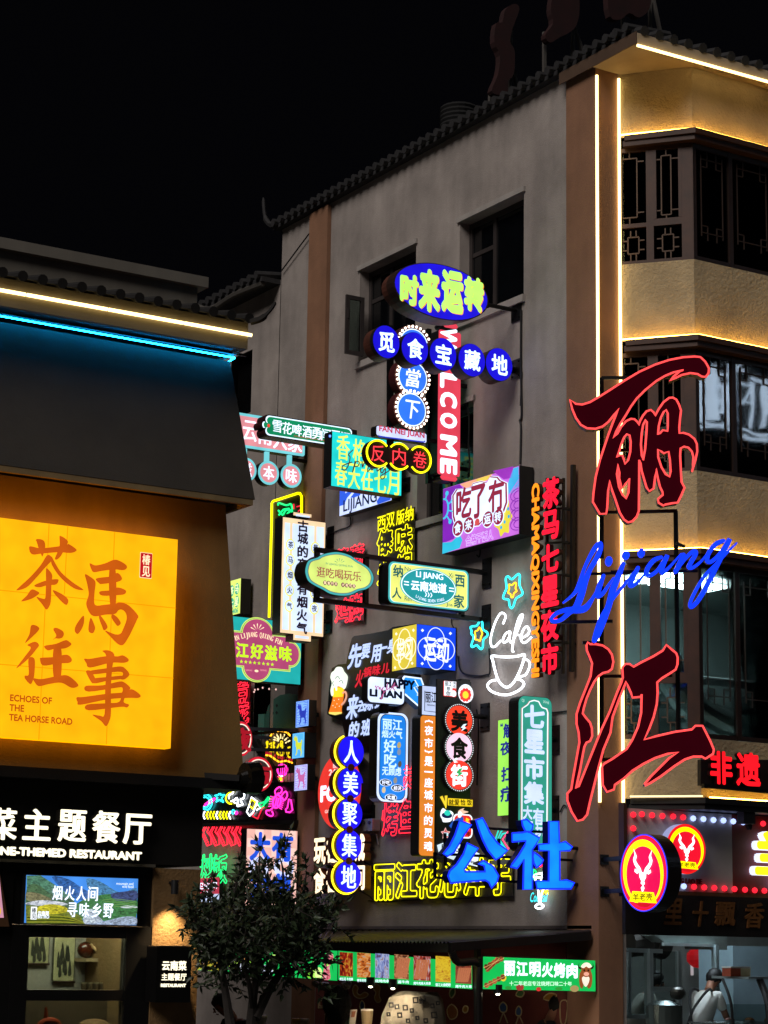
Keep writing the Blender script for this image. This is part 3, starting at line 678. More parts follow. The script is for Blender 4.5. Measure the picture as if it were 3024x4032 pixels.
for i, (x, y, rx, ry, ch) in enumerate(cs):
    s.casing(scale2(s.ell(x, y, rx, ry), 1.06), .1+.004*i, D('#240b0d', .5), 'casing', -.002*i, i)
    s.text(ch, x, y, 108, 135, E('#ff3b45', 1.1, 0), 0, 0, c=.015)
    t0, t1 = ((50, 315), (50, 130), (-135, 130))[i]
    if i == 1:
        s.tube(s.ell(x, y, rx, ry, 14, 40, 140), YNEON, .013, .02); s.tube(s.ell(x, y, rx, ry, 14, 218, 320), YNEON, .013, .02)
    else: s.tube(s.ell(x, y, rx, ry, 30, *((40, 320), (0, 0), (-140, 140))[i]), YNEON, .013, .02)
s.mb('arm', STEEL).bar(s.fr.pt(*s.L(1388, 380), -.08), s.fr.pt(*s.L(1388, 320), -.08), .06); s.done()
# pink sign with pendants
s = Sign('B', bladef('B', 690, 550), 'pendant_sign', 'pink and teal light box with two round pendants hanging below it')
TEALB, PINK = E('#66b8c0'), E('#c77f86')
r = s.rect(-160, 115, 620, 515, 20); s.casing(r, .16); s.face(r, TEALB); s.face(s.rect(-146, 140, 600, 490, 8), PINK, c=.008)
for ch, x, y in (('云', 172, 306), ('南', 296, 336), ('人', 420, 372), ('家', 540, 396)): s.text(ch, x, y, 116, 165, WHITE, .035, .006)
for i, (ch, x, y) in enumerate((('滋', 142, 620), ('本', 325, 647), ('味', 510, 671))):
    s.casing(s.rect(x-14, y-190, x+14, y-60), .05, TEALB, 'hanger', -.03, i); e = s.ell(x, y, 86, 98, 30)
    s.casing(e, .14, BLACK, 'pendant', 0, i); s.face(e, TEALB, 'ring', .004, None, i, ('pendant', i)); s.face(scale2(e, .8), PINK, 'face', .008, None, i, ('pendant', i)); s.text(ch, x, y, 92, 110, WHITE, .035, .008, key=i, up=('pendant', i))
s.bracket('B', 690, 550, .35, (.2, .42)); s.done()
# green scalloped sign
s = Sign('B', bladef('DD', 776, 965), 'scalloped_sign', 'long green sign with scalloped white outline and maroon case')
def scal(x0, y0, x1, y1, m):
    a = s.rect(x0, y0, x1, y1); (a0, b0), (a1, _), (_, b1) = a[0], a[1], a[2]; h = b1-b0; out = []
    def arc(cx, cy, r, t0, t1):
        for i in range(7):
            t = math.radians(t0+(t1-t0)*i/6); out.append((cx+r*math.cos(t), cy+r*math.sin(t)))
    arc(a0+h*.32, b0+h*.22, h*.22, 270, 135); arc(a0+h*.12, b0+h*.5, h*.2, 235, 125); arc(a0+h*.32, b1-h*.22, h*.22, 225, 90)
    arc(a1-h*.32, b1-h*.22, h*.22, 90, -45); arc(a1-h*.12, b0+h*.5, h*.2, 55, -55); arc(a1-h*.32, b0+h*.22, h*.22, 45, -90)
    return out
o = scal(288, 172, 1018, 448, 0); s.casing(scale2(o, 1.03, 1.1), .22, MAROON); s.face(o, E('#d6ecff', 1.1)); s.face(scale2(o, .975, .88), E('#0b7a50', .95), c=.008)
for ch, x, y in zip('雪花啤酒勇闯天涯', (395, 475, 556, 638, 714, 792, 872, 950), (268, 284, 300, 313, 326, 339, 352, 365)): s.text(ch, x, y, 78, 98, WHITE, .03, .006)
s.text('CHAMAQIXINGYESHI', 655, 366, 250, 18, E('#9a4a2c', .8, 0), .03); s.face(s.ell(324, 262, 11, 14, 12), E('#e03a2c'), 'dot', .012)
s.mb('arm', STEEL).bar(s.fr.pt(*s.L(960, 290), -.1), Vector((XW, s.fr.o.y+.1, s.fr.pt(*s.L(960, 290)).z)), .06); s.done()
# teal poster box
s = Sign('B', bladef('B', 1490, 735), 'teal_sign', 'square turquoise light box with tall yellow characters and dark script')
r = s.rect(842, 305, 1412, 838); s.casing(r, .2); s.face(scale2(r, .985), E('#1fc4c2', 1.0, .2)); YT = E('#d2ea5e', 1.05)
for ch, x, y in zip('香格里拉', (932, 1064, 1190, 1312), (440, 476, 500, 520)): s.text(ch, x, y, 108, 205, YT, .03, .006)
for ch, x, y in zip('春天在七月', (915, 1022, 1128, 1236, 1340), (650, 676, 690, 708, 726)): s.text(ch, x, y, 100, 205, YT, .03, .006)
SCR = E('#5a3438', .55, 0)
for st in ([(1012, 460), (975, 498), (988, 520), (975, 585), (948, 625), (925, 618), (932, 588), (1005, 560)], [(1030, 550), (1008, 645), (1035, 560), (1062, 562), (1052, 592), (1025, 596)], [(1085, 550), (1090, 602), (1102, 570), (1132, 560)], [(1138, 596), (1130, 640), (1162, 602)], [(1165, 590), (1165, 628), (1190, 590), (1206, 602), (1210, 634), (1238, 608)], [(1268, 596), (1236, 625), (1250, 648), (1276, 610), (1270, 682), (1245, 698), (1240, 672), (1292, 640), (1338, 602)]):
    s.line(st, SCR, .008, .014, sm=4, name='script')
s.mb('indicator', E('#5a7cff', 3, 0)).ball(s.fr.pt(*s.L(828, 346), 0), .018, 6); s.bracket('B', 1490, 735, .3, (.16, .2)); s.done()
# blue and white wall box under it
s = Sign('B', wallf(.16), 'wall_light_box', 'blue and white light box on the wall reading LIJIANG in black'); s.fr.o = s.fr.pt(*s.L(1100, 900)); s.root.location = s.fr.o
r = s.rect(912, 772, 1332, 870); s.casing(r, .14); s.face(r, E('#bccaf6')); NAVY = E('#12204a', .5, 0); BLU = E('#2a55d0', .9)
s.text('LIJIANG', 1078, 892, 272, 125, NAVY, .015); s.face(s.rect(912, 780, 955, 905), BLU, 'blue_field', .008)
for p in ([(930, 900), (950, 820), (1000, 790), (1010, 810), (975, 850), (950, 905)], [(1000, 850), (1040, 800), (1090, 790), (1080, 830), (1030, 850)], [(1215, 880), (1240, 840), (1330, 810), (1330, 868), (1222, 905)]): s.face(s.poly(p), BLU, 'blue_stroke', .012)
s.done()
# yellow neon frame with green strokes
s = Sign('C', wallf(.12), 'neon_frame_sign', 'tall rounded yellow neon frame with green neon strokes at its top'); s.fr.o = s.fr.pt(*s.L(640, 300)); s.root.location = s.fr.o
s.line([(452, 1055), (466, 500), (480, 0), (482, -190), (500, -212), (760, -296), (790, -295), (808, -265), (808, -60)], E('#f5ea00', 2.4, 0), .02, .02)
s.line([(550, -165), (560, -190), (640, -165), (695, -175), (700, -60), (650, -70), (690, -110), (640, -115), (600, -60), (555, -110)], GNEON, .014, .02, sm=3); s.line([(560, -60), (610, -120), (670, -130)], GNEON, .014, .02)
s.line([(722, -180), (722, -125)], RDIM, .012, .02); s.line([(755, -150), (810, -165), (812, -130), (770, -100)], RDIM, .01, .02)
s.casing(s.poly([(470, 1050), (490, -185), (770, -285), (800, -262), (800, 1000)]), .03, D('#24231f', .5), 'backing', 0); s.done()
# old-town vertical box
s = Sign('C', bladef('C', 1150, 180), 'vertical_sign', 'tall cream vertical light box with black characters and rows of small ringed ones')
BE, LB = E('#e6c59c', .95), E('#c0d2f0', 1.0); DK = E('#2b1e3c', .3, 0); YR = E('#d6d465', .95)
m0 = s.rect(585, -45, 1033, 1272); cp = s.rect(700, -95, 905, -30); cq = s.rect(700, 1220, 898, 1322)
s.casing(m0, .22); s.casing(cp, .215, BLACK, 'casing', -.001); s.casing(cq, .215, BLACK, 'casing', -.001)
s.face(scale2(m0, .975, .99), BE); s.face(scale2(cp, .95, .9), BE, c=.0045); s.face(scale2(cq, .95, .9), BE, c=.0045)
s.face(s.rect(610, 20, 1012, 1228), LB, 'panel', .008); s.face(s.rect(730, -70, 880, -30), LB, 'panel', .008); s.face(s.rect(722, 1248, 868, 1290), LB, 'panel', .008)
for x0, x1 in ((666, 692), (930, 955)): s.face(s.poly([(x0, 15), (x1, 18), (x1-18, 1226), (x0-18, 1224)]), BE, 'stripe', .012)
for chs, x, ys in (('茶马烟火气', 668, (265, 430, 595, 760, 930)), ('最美七星夜', 940, (300, 465, 630, 790, 958))):
    for ch, y in zip(chs, ys):
        xx = x-(y-265)*.022; e = s.ell(xx, y, 50, 66, 24); s.face(e, YR, 'ring', .016); s.face(scale2(e, .78), LB, 'ring_face', .02); s.text(ch, xx, y, 56, 72, DK, .03, c=.024, name='small_lettering')
for ch, y in zip('古城的夜市有烟火气', (62, 195, 338, 474, 610, 746, 888, 1030, 1172)): s.text(ch, 805-(y-60)*.012, y, 118, 128, DK, .05, c=.016)
s.bracket('C', 1150, 180, .3, (.18, .34)); s.bracket('C', 1135, 1095, .3, (.18, .34)); s.done()
# small green wall box
s = Sign('C', wallf(.2), 'wall_light_box', 'narrow yellow green light box with teal capsules half hidden by the restaurant'); s.fr.o = s.fr.pt(*s.L(60, 850)); s.root.location = s.fr.o
r = s.rect(-90, 690, 126, 1008); s.casing(r, .18); s.face(r, E('#cbdc6c', .95)); CAP = E('#3fa887', .8)
for ch, x, y in (('茶', 40, 765), ('七', 40, 905), ('马', 96, 742), ('星', 93, 880)): s.face(s.ell(x, y, 24, 62, 20), CAP, 'capsule', .008); s.text(ch, x, y, 38, 90, E('#e4efb0'), .03)
s.text('2406', 70, 985, 80, 55, CAP, .03); s.done()
# teal and plum sign
s = Sign('C', bladef('C', 880, 1700), 'lobed_emblem_sign', 'square teal light box with plum lobed emblem, lime characters and a row of stars')
r = s.rect(-140, 1022, 778, 1785); s.casing(scale2(r, 1.015), .2); s.face(r, E('#1e9d9c', .95)); LIME, PLUM = E('#c6e064', .95), E('#a3426a', .9)
def lobes(k, mat, c):
    for i, q in enumerate((s.rect(-140, 1195-k, 648+k, 1625+k), s.ell(310, 1232, 162+k, 158+k), s.ell(672, 1456, 88+k, 122+k), s.ell(300, 1600, 138+k, 138+k))): s.face(q, mat, 'emblem', c+i*.0004)
lobes(22, LIME, .006); lobes(12, E('#1b7a5a', .8), .010); lobes(7, LIME, .014); lobes(0, PLUM, .018)
arctext(s, 'IN LIJIANG QIXING FUN', [(55, 1285), (170, 1250), (300, 1240), (430, 1270), (575, 1335)], 58, CREAM, c=.022)
for ch, x, y in zip('丽江好滋味', (-15, 142, 300, 455, 612), (1405, 1412, 1425, 1442, 1452)): s.text(ch, x, y, 140, 168, E('#b6e224', 1), .055, c=.022)
for i in range(8): s.text('★', 132+48*i, 1533+4.6*i, 40, 42, E('#b6e224', 1), 0, c=.022)
sunburst(s, 306, 1205, 20, 80, CREAM, c=.022)
for t, x in (('LIJIANG', 213), ('QIXING', 370)): s.text(t, x, 1632, 72, 22, E('#d78a92', .9, 0), .02, c=.022)
s.face(s.ell(296, 1638, 22, 14, 12), CREAM, 'dot', .022); s.bracket('C', 880, 1700, .3, (.2, .34)); s.bracket('C', 812, 1400, .2, (.12, .2)); s.done()
# long frame with two plaques
s = Sign('E', bladef('E', 1520, 320), 'framed_sign', 'long black frame holding a lobed lime plaque and a teal rectangular plaque')
fm = s.mb('frame', BLACK)
def fbar(x0, y0, x1, y1, w=.06, c=-.12): fm.bar(s.fr.pt(*s.L(x0, y0), c), s.fr.pt(*s.L(x1, y1), c), w)
fbar(125, 122, 1515, 312); fbar(115, 532, 1515, 700); fbar(140, 125, 137, 535); fbar(541, 185, 536, 575); fbar(1330, 290, 1322, 675)
o = s.poly([(5, 290), (30, 225), (100, 200), (135, 178), (200, 160), (275, 155), (365, 180), (425, 222), (475, 250), (532, 295), (560, 360), (545, 420), (500, 455), (440, 470), (370, 502), (290, 508), (205, 492), (145, 458), (80, 425), (30, 390), (8, 340)], 4)
s.casing(scale2(o, 1.02), .26, D('#2e2421', .5), 'lobed_plaque', 0, 'p'); U = ('lobed_plaque', 'p')
s.face(o, E('#3f9fa3', .95), 'border', .004, None, 'p', U); s.face(scale2(o, .935, .91), E('#7e6f7c', .7), 'line', .007, None, 'p', U); s.face(scale2(o, .915, .885), E('#c3d66f', 1.0, .16), 'face', .01, None, 'p', U)
kw = dict(key='p', up=U, c=.014)
s.text('IN LIJIANG QIXING FUN', 278, 262, 222, 22, E('#6f9a78', .8, 0), .02, key='q', up=U, c=.014); s.text('逛吃喝玩乐', 275, 335, 366, 84, E('#9c5a4e', .85, 0), .03, .006, **kw)
for i, (st, x) in enumerate((('集食行乐', 205), ('大有可玩', 352))):
    for j, ch in enumerate(st):
        q = (x-45+30*j, 405+(x-205)*.115+3.3*j); s.face(s.ell(*q, 15, 19, 14), E('#7d3a52', .7), 'capsule', .014, None, ('cap', i, j), U); s.text(ch, *q, 22, 28, CREAM, .02, key='w', up=U, c=.018)
sunburst(s, 280, 250, 12, 44, E('#6f9a78', .8, 0))
r = s.rect(685, 226, 1336, 640, 40); s.casing(scale2(r, 1.02, 1.03), .22, BLACK, 'rounded_plaque', 0, 'r'); U = ('rounded_plaque', 'r'); TL2 = E('#3ea4a6', .95)
s.face(r, TL2, 'border', .004, None, 'r', U); s.face(scale2(r, .962, .935), E('#cfeee8', 1), 'line', .007, None, 'r', U); s.face(scale2(r, .95, .915), E('#d6da70', .95), 'face', .010, None, 'r', U)
e = s.ell(1005, 437, 232, 150, 44); s.face(e, TL2, 'oval', .014, None, 'r', U); s.face(scale2(e, .965), E('#e2f2f4', 1), 'oval_line', .017, None, 'r', U); s.face(scale2(e, .93), E('#1f8a90', .95), 'oval_face', .02, None, 'r', U)
W2 = dict(key='ow', up=U, c=.024); s.text('LI JIANG', 1012, 354, 222, 62, WHITE, .03, .006, **W2); s.text('云南地道', 1005, 440, 292, 84, WHITE, .045, **W2)
for x, y in ((822, 412), (1190, 465)):
    for d in (-12, 12): s.face(s.poly([(x-20, y-7+d-3), (x+20, y-7+d+3), (x+20, y+d+5), (x-20, y+d-1)]), WHITE, 'dash', .024, None, 'r', U)
s.text('❯❯❯', 1003, 504, 62, 38, WHITE, 0, **W2); arctext(s, 'LIJIANG SEVEN STARS', [(900, 512), (960, 540), (1020, 552), (1080, 550), (1130, 538)], 24, WHITE, 0, .024)
DT = E('#1f6f72', .75, 0)
for t, x, y, w, h in (('纳', 757, 310, 82, 100), ('人', 746, 488, 78, 92), ('西', 1262, 390, 80, 100), ('家', 1255, 556, 86, 110), ('Na', 838, 292, 54, 34), ('Xi', 1188, 344, 38, 36), ('Ren', 840, 534, 58, 40), ('Jia', 1176, 586, 54, 34)): s.text(t, x, y, w, h, DT, .035 if w > 70 else .0, c=.014, name='corner_lettering', key='c', up=U)
s.bracket('E', 1525, 320, .1, (.2, .4)); s.bracket('E', 1520, 700, .1, (.2, .4)); s.done()
# two-faced box
s = Sign('E', bladef('E', 1245, 860), 'corner_sign', 'box sign with a yellow and a blue lit face meeting at an edge')
r = s.rect(915, 742, 1228, 1122); s.k = 'E'; a0 = r[0][0]
pX = s.fr.pt(*s.L(914, 760)).x; fy = Frame((pX, s.fr.o.y, s.fr.o.z), (0,-1,0), (0,0,1), (-1,0,0)); wy = fy.px(*SP('E', 914, 740))[0]-fy.px(*SP('E', 720, 795))[0]
s.casing(scale2(r, 1.005, 1.02), wy, D('#191b22', .5), 'casing', -.002); BLF = E('#123fd6', .95)
s.face(r, BLF, 'blue_face'); WL = E('#dfe9ff', 1.0, 0)
s.text('运动', 1072, 950, 206, 205, WL, .02, c=.01)
for (x, y, rx, ry) in ((1068, 880, 72, 108), (1068, 1005, 72, 108), (1010, 942, 88, 92), (1132, 948, 88, 92)): s.tube(s.ell(x, y, rx, ry, 36), WL, .005, .008, True, 'line_pattern')
for x, y in ((958, 793), (1186, 818), (956, 1064), (1184, 1086)): s.face(s.poly([(x, y-14), (x+13, y), (x, y+14), (x-13, y)]), WL, 'diamond', .01)
keep = s.fr; s.fr = fy; q = [fy.px(*SP('E', x, y)) for x, y in ((720, 795), (911, 1104))]; ry_ = [(q[0][0], q[1][1]), (q[1][0], q[1][1]), (q[1][0], q[0][1]), (q[0][0], q[0][1])]
zb0, zb1 = r[0][1], r[2][1]; ry_ = [(q[0][0], zb0), (wy*0+q[1][0], zb0), (q[1][0], zb1), (q[0][0], zb1)]
s.face(ry_, E('#c9b53a', .9), 'yellow_face', .004); YWL = E('#efe9d2', 1.0, 0); s.text('学习', 820, 955, 128, 200, YWL, .012, c=.01, name='yellow_face_lettering')
for (x, y, rx, ry) in ((816, 890, 50, 108), (816, 1000, 50, 108), (775, 950, 52, 88), (858, 938, 52, 88)): s.tube(s.ell(x, y, rx, ry, 30), YWL, .005, .008, True, 'yellow_line_pattern')
for x, y in ((752, 822), (892, 792), (742, 1098), (882, 1062)): s.face(s.poly([(x, y-14), (x+10, y), (x, y+14), (x-10, y)]), YWL, 'yellow_diamond', .01)
s.fr = keep; s.bracket('E', 1245, 860, .2, (.16, .3)); s.done()
# black irregular board with a beer mug
s = Sign('I', wallf(.1), 'cutout_board_sign', 'black irregular board with white and red brush lettering and a beer mug'); s.fr.o = s.fr.pt(*s.L(400, 300)); s.root.location = s.fr.o
o = s.poly([(85, 470), (100, 250), (125, 70), (180, 36), (250, 30), (284, -140), (300, -195), (320, -212), (455, -231), (615, -263), (655, -290), (850, -318), (850, 200), (600, 450), (605, 730), (380, 745), (275, 742), (238, 650), (212, 525), (115, 490)])
s.casing(o, .09, D('#0d0b0d', .35)); WB = E('#b4c6f6', .95); RB = E('#c81e30', .9)
for ch, x, y, w, h in (('先', 335, -38, 118, 215), ('要', 428, -80, 74, 128), ('用', 518, -58, 84, 150), ('一', 590, -110, 50, 22), ('身', 655, -128, 78, 130), ('来', 312, 408, 100, 215), ('去', 395, 390, 76, 120), ('除', 462, 372, 70, 130), ('我', 540, 350, 70, 130), ('的', 325, 602, 88, 140), ('班', 430, 585, 86, 150), ('味', 520, 570, 70, 140)): s.text(ch, x, y, w, h, WB, .05, slant=.2, c=.012)
for ch, x, y, w, h in (('火', 372, 160, 66, 150), ('锅', 442, 105, 70, 92), ('味', 520, 85, 70, 92), ('儿', 598, 70, 70, 90)): s.text(ch, x, y, w, h, RB, .05, slant=.2, c=.012, name='red_lettering')
fo = E('#dfe9d8', 1); s.face(s.poly([(142, 240), (236, 242), (214, 425), (216, 458), (160, 474), (104, 460), (110, 425), (136, 330)], 3), E('#d9701e', .95), 'beer', .006)
s.face(s.poly([(145, 235), (234, 238), (226, 318), (138, 322)]), E('#ecc722', .95), 'beer_top', .009); s.face(s.poly([(104, 452), (215, 450), (216, 464), (160, 478), (106, 466)]), E('#e8d86a', .9), 'glass_base', .01)
s.face(s.poly([(120, 150), (130, 108), (150, 92), (175, 60), (220, 62), (242, 100), (270, 138), (268, 182), (256, 230), (240, 252), (222, 238), (182, 226), (178, 262), (165, 262), (160, 240), (148, 246), (146, 300), (130, 310), (120, 262), (132, 200)], 4), fo, 'foam', .014)
for a in ([(165, 160), (185, 140), (205, 165)], [(195, 190), (220, 175), (232, 205)], [(150, 185), (140, 200), (152, 222)]): s.line(a, E('#6d8f96', .6, 0), .005, .018, sm=4, name='foam_line')
s.line([(226, 285), (248, 275), (258, 312), (242, 358), (216, 388)], E('#d99a80', .9, 0), .014, .01, sm=4, name='mug_handle')
for x, y in ((150, 350), (175, 380), (190, 340), (160, 410), (195, 400), (140, 395)): s.face(s.ell(x, y, 4, 5, 8), CREAM, 'bubble', .01)
s.done()
# happy plate with lightning bolt
s = Sign('I', bladef('DD', 927, 1480), 'plate_sign', 'white rounded light box reading HAPPY with a blue lightning bolt at its right')
r = s.rect(440, 140, 752, 388, 34); s.casing(scale2(r, 1.05, 1.07), .13, BLACK, 'casing', -.001); s.face(r, E('#cbdaf8', 1.05))
bo = s.poly([(745, 150), (760, 132), (912, 152), (935, 215), (868, 222), (918, 300), (893, 412), (765, 300), (745, 290)]); s.casing(scale2(bo, 1.05), .12, D('#2c2a4a', .5), 'bolt', -.02, 'b'); s.face(bo, E('#d8e8ff', 1), 'bolt_border', -.016, None, 'b', ('bolt', 'b')); s.face(scale2(bo, .86), E('#2488e4', .95), 'bolt_face', -.012, None, 'b', ('bolt', 'b'))
s.line([(850, 170), (880, 225), (842, 235), (895, 320), (870, 300)], E('#d8e8ff', 1, 0), .008, -.005, name='bolt_line')
NV = E('#0e1838', .35, 0); s.text('HAPPY', 712, 208, 268, 84, NV, .06, c=.012); s.text('LI JIAN', 592, 302, 285, 86, NV, .06, c=.012)
s.line([(496, 232), (502, 222), (506, 250), (516, 228), (528, 232), (532, 256), (540, 232), (546, 258), (570, 232), (556, 262), (572, 270), (556, 330), (545, 342), (560, 300), (590, 262), (604, 200), (600, 262), (620, 238), (628, 262), (668, 196), (656, 250), (672, 262), (640, 232), (690, 226)], E('#a8517f', .9, 0), .005, .018, sm=3, name='script')
s.mb('arm', STEEL).bar(s.fr.pt(*s.L(600, 385), -.06), s.fr.pt(*s.L(600, 460), -.06), .09); s.mb('arm', STEEL).bar(s.fr.pt(*s.L(745, 260), -.14), Vector((XW, s.fr.o.y+.14, s.fr.pt(*s.L(745, 260)).z)), .05); s.done()
# blue rounded vertical
s = Sign('I', bladef('I', 800, 630), 'vertical_sign', 'blue rounded vertical light box with white rim below the HAPPY plate')
r = s.rect(525, 445, 780, 1242, 62); s.casing(scale2(r, 1.02, 1.005), .2, D('#23201b', .3)); s.face(r, E('#c3d3f2', 1)); s.face(scale2(r, .86, .955), E('#0c1c48', .3), 'line', .007); s.face(scale2(r, .82, .94), E('#1d78d6', .95), 'blue_face', .01)
for t, x, y, w, h in (('丽江', 648, 560, 172, 98), ('烟火气', 645, 646, 178, 68), ('好', 625, 750, 108, 118), ('吃', 630, 870, 108, 118), ('无顾虑', 642, 966, 168, 78)): s.text(t, x, y, w, h, E('#bfe0ff', 1, 0), .035, c=.014)
for t, x, y in (('好吃', 588, 1065), ('经济', 690, 1114), ('实惠', 635, 1196)):
    e = s.ell(x, y, 54, 32, 24); s.face(e, E('#cfe4ff', 1, 0), 'oval', .014); s.face(scale2(e, .88), E('#0d1730', .4), 'oval_face', .018); s.text(t, x, y, 68, 38, WHITE, .02, c=.022, name='small_lettering')
for x, y, hx in ((705, 740, '#b9a46a'), (705, 800, '#7f8fa8'), (712, 905, '#55534a'), (672, 1048, '#8b8f86'), (572, 1130, '#d8c49a')): s.face(s.poly([(x-16, y), (x-6, y-24), (x+10, y-26), (x+17, y), (x+8, y+24), (x-10, y+22)], 4), E(hx, .8, 0), 'doodle', .014)
s.bracket('I', 800, 630, .12, (.1, .14)); s.done()
# orange vertical
s = Sign('I', bladef('DD', 965, 1620), 'vertical_sign', 'slim orange vertical light box with a column of small white characters')
r = s.rect(897, 478, 1031, 1706, 26); s.casing(scale2(r, 1.03, 1.004), .2); s.face(r, E('#cc7626', .95))
for ch, y in zip('夜市是一座城市的灵魂', (612, 720, 880, 972, 1066, 1172, 1284, 1395, 1507, 1619)):
    s.text(ch, 966-(y-600)*.006, y, 74, 12 if ch == '一' else 84, WHITE, .03)
s.text('{', 966, 532, 70, 28, WHITE, .02, rot=1); s.text('}', 964, 796, 70, 28, WHITE, .02, rot=1)
s.mb('arm', STEEL).bar(s.fr.pt(*s.L(960, 900), -.1), Vector((XW, s.fr.o.y+.1, s.fr.pt(*s.L(960, 900)).z)), .05); s.done()
# food street board
s = Sign('I', bladef('I', 1500, 490), 'sticker_board_sign', 'tall black board with three big discs and many lit stickers')
bd = s.rect(1042, 160, 1328, 1745); s.casing(bd, .03, BLACK, 'board'); s.casing(s.rect(1300, 152, 1372, 1075), .25, DARKBOX, 'back_box', -.13)
for i, (ch, x, y, hx, mt) in enumerate((('美', 1222, 525, '#e23a22', '#1a0d0c'), ('食', 1220, 762, '#e6bcd2', '#1c1012'), ('街', 1218, 1000, '#e0342a', '#eefaff'))):
    e = s.ell(x, y, 112, 128, 36); s.casing(scale2(e, 1.17), .03, BLACK, 'disc', .03+i*.002, i); s.face(e, E(hx, 1), 'face', .036+i*.002, None, i, ('disc', i))
    cx, cy = s.L(x, y); rx = (max(p[0] for p in e)-cx); ry = (max(p[1] for p in e)-cy)
    for k in range(44):
        t = 2*math.pi*k/44
        if (i < 2 and 4.1 < t < 5.3) or (i > 0 and .95 < t < 2.2): continue
        m = s.mb('ring_lettering', E('#dfe6ee', .9, 0), i, ('disc', i)); p = lambda q, tt: s.fr.pt(cx+rx*q*math.cos(tt), cy+ry*q*math.sin(tt), .04+i*.002)
        m.add([p(1.05, t), p(1.05, t+.07), p(1.11, t+.07), p(1.11, t)], [(0,1,2,3)])
    s.text(ch, x-2, y+5, 150, 190, E(mt, .3 if mt[1] < '9' else 1.2, 0), .055, c=.046, key=i, up=('disc', i))
for p, hx in (([(1252, 560), (1280, 555), (1256, 585), (1276, 590), (1232, 620), (1246, 592), (1226, 590)], '#cfe6f4'), ([(1215, 945), (1245, 940), (1222, 975), (1248, 980), (1190, 1030), (1208, 990), (1186, 985)], '#2f9a52'), ([(1160, 868), (1190, 850), (1200, 858), (1182, 880), (1205, 890), (1170, 895)], '#e8f4fa')): s.face(s.poly(p), E(hx, 1, 0), 'flash', .056)
WS = E('#e6edf6', 1)
s.face(s.rect(1095, 178, 1206, 322, 8), E('#cf3a34', .9), 'card', .006); s.face(s.rect(1100, 180, 1170, 312), WS, 'card_face', .010); s.face(s.rect(1172, 184, 1204, 245), WS, 'card_face', .010); s.face(s.ell(1182, 290, 24, 28, 14), WS, 'card_face', .010)
for t, x, y, w, h in (('丽江', 1134, 205, 58, 42), ('想', 1134, 248, 30, 34), ('你', 1134, 290, 40, 44), ('我', 1188, 200, 24, 24), ('在', 1188, 228, 24, 24)): s.text(t, x, y, w, h, E('#2a2a30', .3, 0), .02, c=.014, name='card_lettering', key='card')
s.face(s.ell(1290, 290, 66, 82, 20), WS, 'flower_sticker', .006)
for k in range(10):
    t = 2*math.pi*k/10; s.face(s.ell(1285+38*math.cos(t), 302+44*math.sin(t), 15, 18, 12), E('#d8352f', 1), 'petal', .010+k*.0002)
s.face(s.ell(1285, 302, 26, 32, 18), E('#f0c92c', 1), 'flower_centre', .014)
s.face(s.rect(1132, 1200, 1348, 1276, 6), E('#e4c21e', .95), 'yellow_plate', .008)
for ch, x in zip('就爱恰饭', (1160, 1208, 1262, 1318)): s.text(ch, x, 1237, 44, 54, E('#221a08', .3, 0), .03, c=.014, name='plate_lettering', key='pl')
for p in ([(1062, 1190), (1085, 1180), (1122, 1270), (1112, 1284)], [(1104, 1180), (1128, 1178), (1118, 1290), (1108, 1288)]): s.face(s.poly(p), E('#e0c330', .95, 0), 'chopstick', .012)
s.k = 'L'
s.face(s.poly([(1270, 215), (1290, 195), (1320, 215), (1360, 220), (1385, 245), (1375, 275), (1372, 300), (1350, 322), (1290, 325), (1280, 300), (1262, 265)], 3), WS, 'saucer_sticker', .008); s.face(s.ell(1322, 262, 50, 28, 20), E('#14265a', .7), 'saucer', .012); s.face(s.ell(1325, 240, 30, 26, 16), E('#27b8a6', 1), 'saucer_dome', .016)
star = [(1310+(46 if i % 2 == 0 else 24)*math.sin(math.pi*i/5), 432-(58 if i % 2 == 0 else 30)*math.cos(math.pi*i/5)) for i in range(10)]
s.face(s.poly(star), E('#e2b0b0', 1), 'star_sticker', .008); s.face(scale2(s.poly(star), .8), E('#c45a5a', .9), 'star_face', .012); s.face(s.rect(1290, 422, 1332, 455), E('#b8e0f0', 1), 'star_house', .016)
s.face(s.rect(1380, 245, 1562, 480, 40), WS, 'arch_sticker', .008); s.face(s.rect(1392, 258, 1550, 466, 34), E('#d2281f', .95), 'arch_face', .012); s.text('年', 1520, 435, 44, 50, E('#1c0d0c', .3, 0), .03, c=.018, name='arch_lettering', key='ar'); s.face(s.poly([(1495, 285), (1525, 300), (1512, 320), (1530, 335), (1490, 350), (1500, 322), (1488, 315)]), E('#f0c020', 1, 0), 'flash', .03)
s.face(s.poly([(1340, 360), (1370, 320), (1430, 280), (1470, 275), (1475, 310), (1400, 335), (1360, 385)]), E('#1f4fb0', .9), 'drawn_sleeve', .02); s.face(s.poly([(1420, 250), (1430, 215), (1480, 195), (1470, 215), (1520, 230), (1470, 250), (1445, 285), (1422, 280)], 3), E('#e8c0a4', .95), 'drawn_hand', .022); s.face(s.poly([(1420, 232), (1445, 222), (1465, 250), (1440, 285), (1420, 278)]), WS, 'drawn_cuff', .024)
s.face(s.poly([(1226, 540), (1350, 492), (1622, 618), (1602, 742), (1440, 700), (1245, 628)]), E('#c6d8e2', .95), 'lit_box_sticker', .02); s.face(s.poly([(1395, 548), (1610, 625), (1600, 740), (1400, 655)]), E('#dfeaf0', 1), 'lit_box_front', .024)
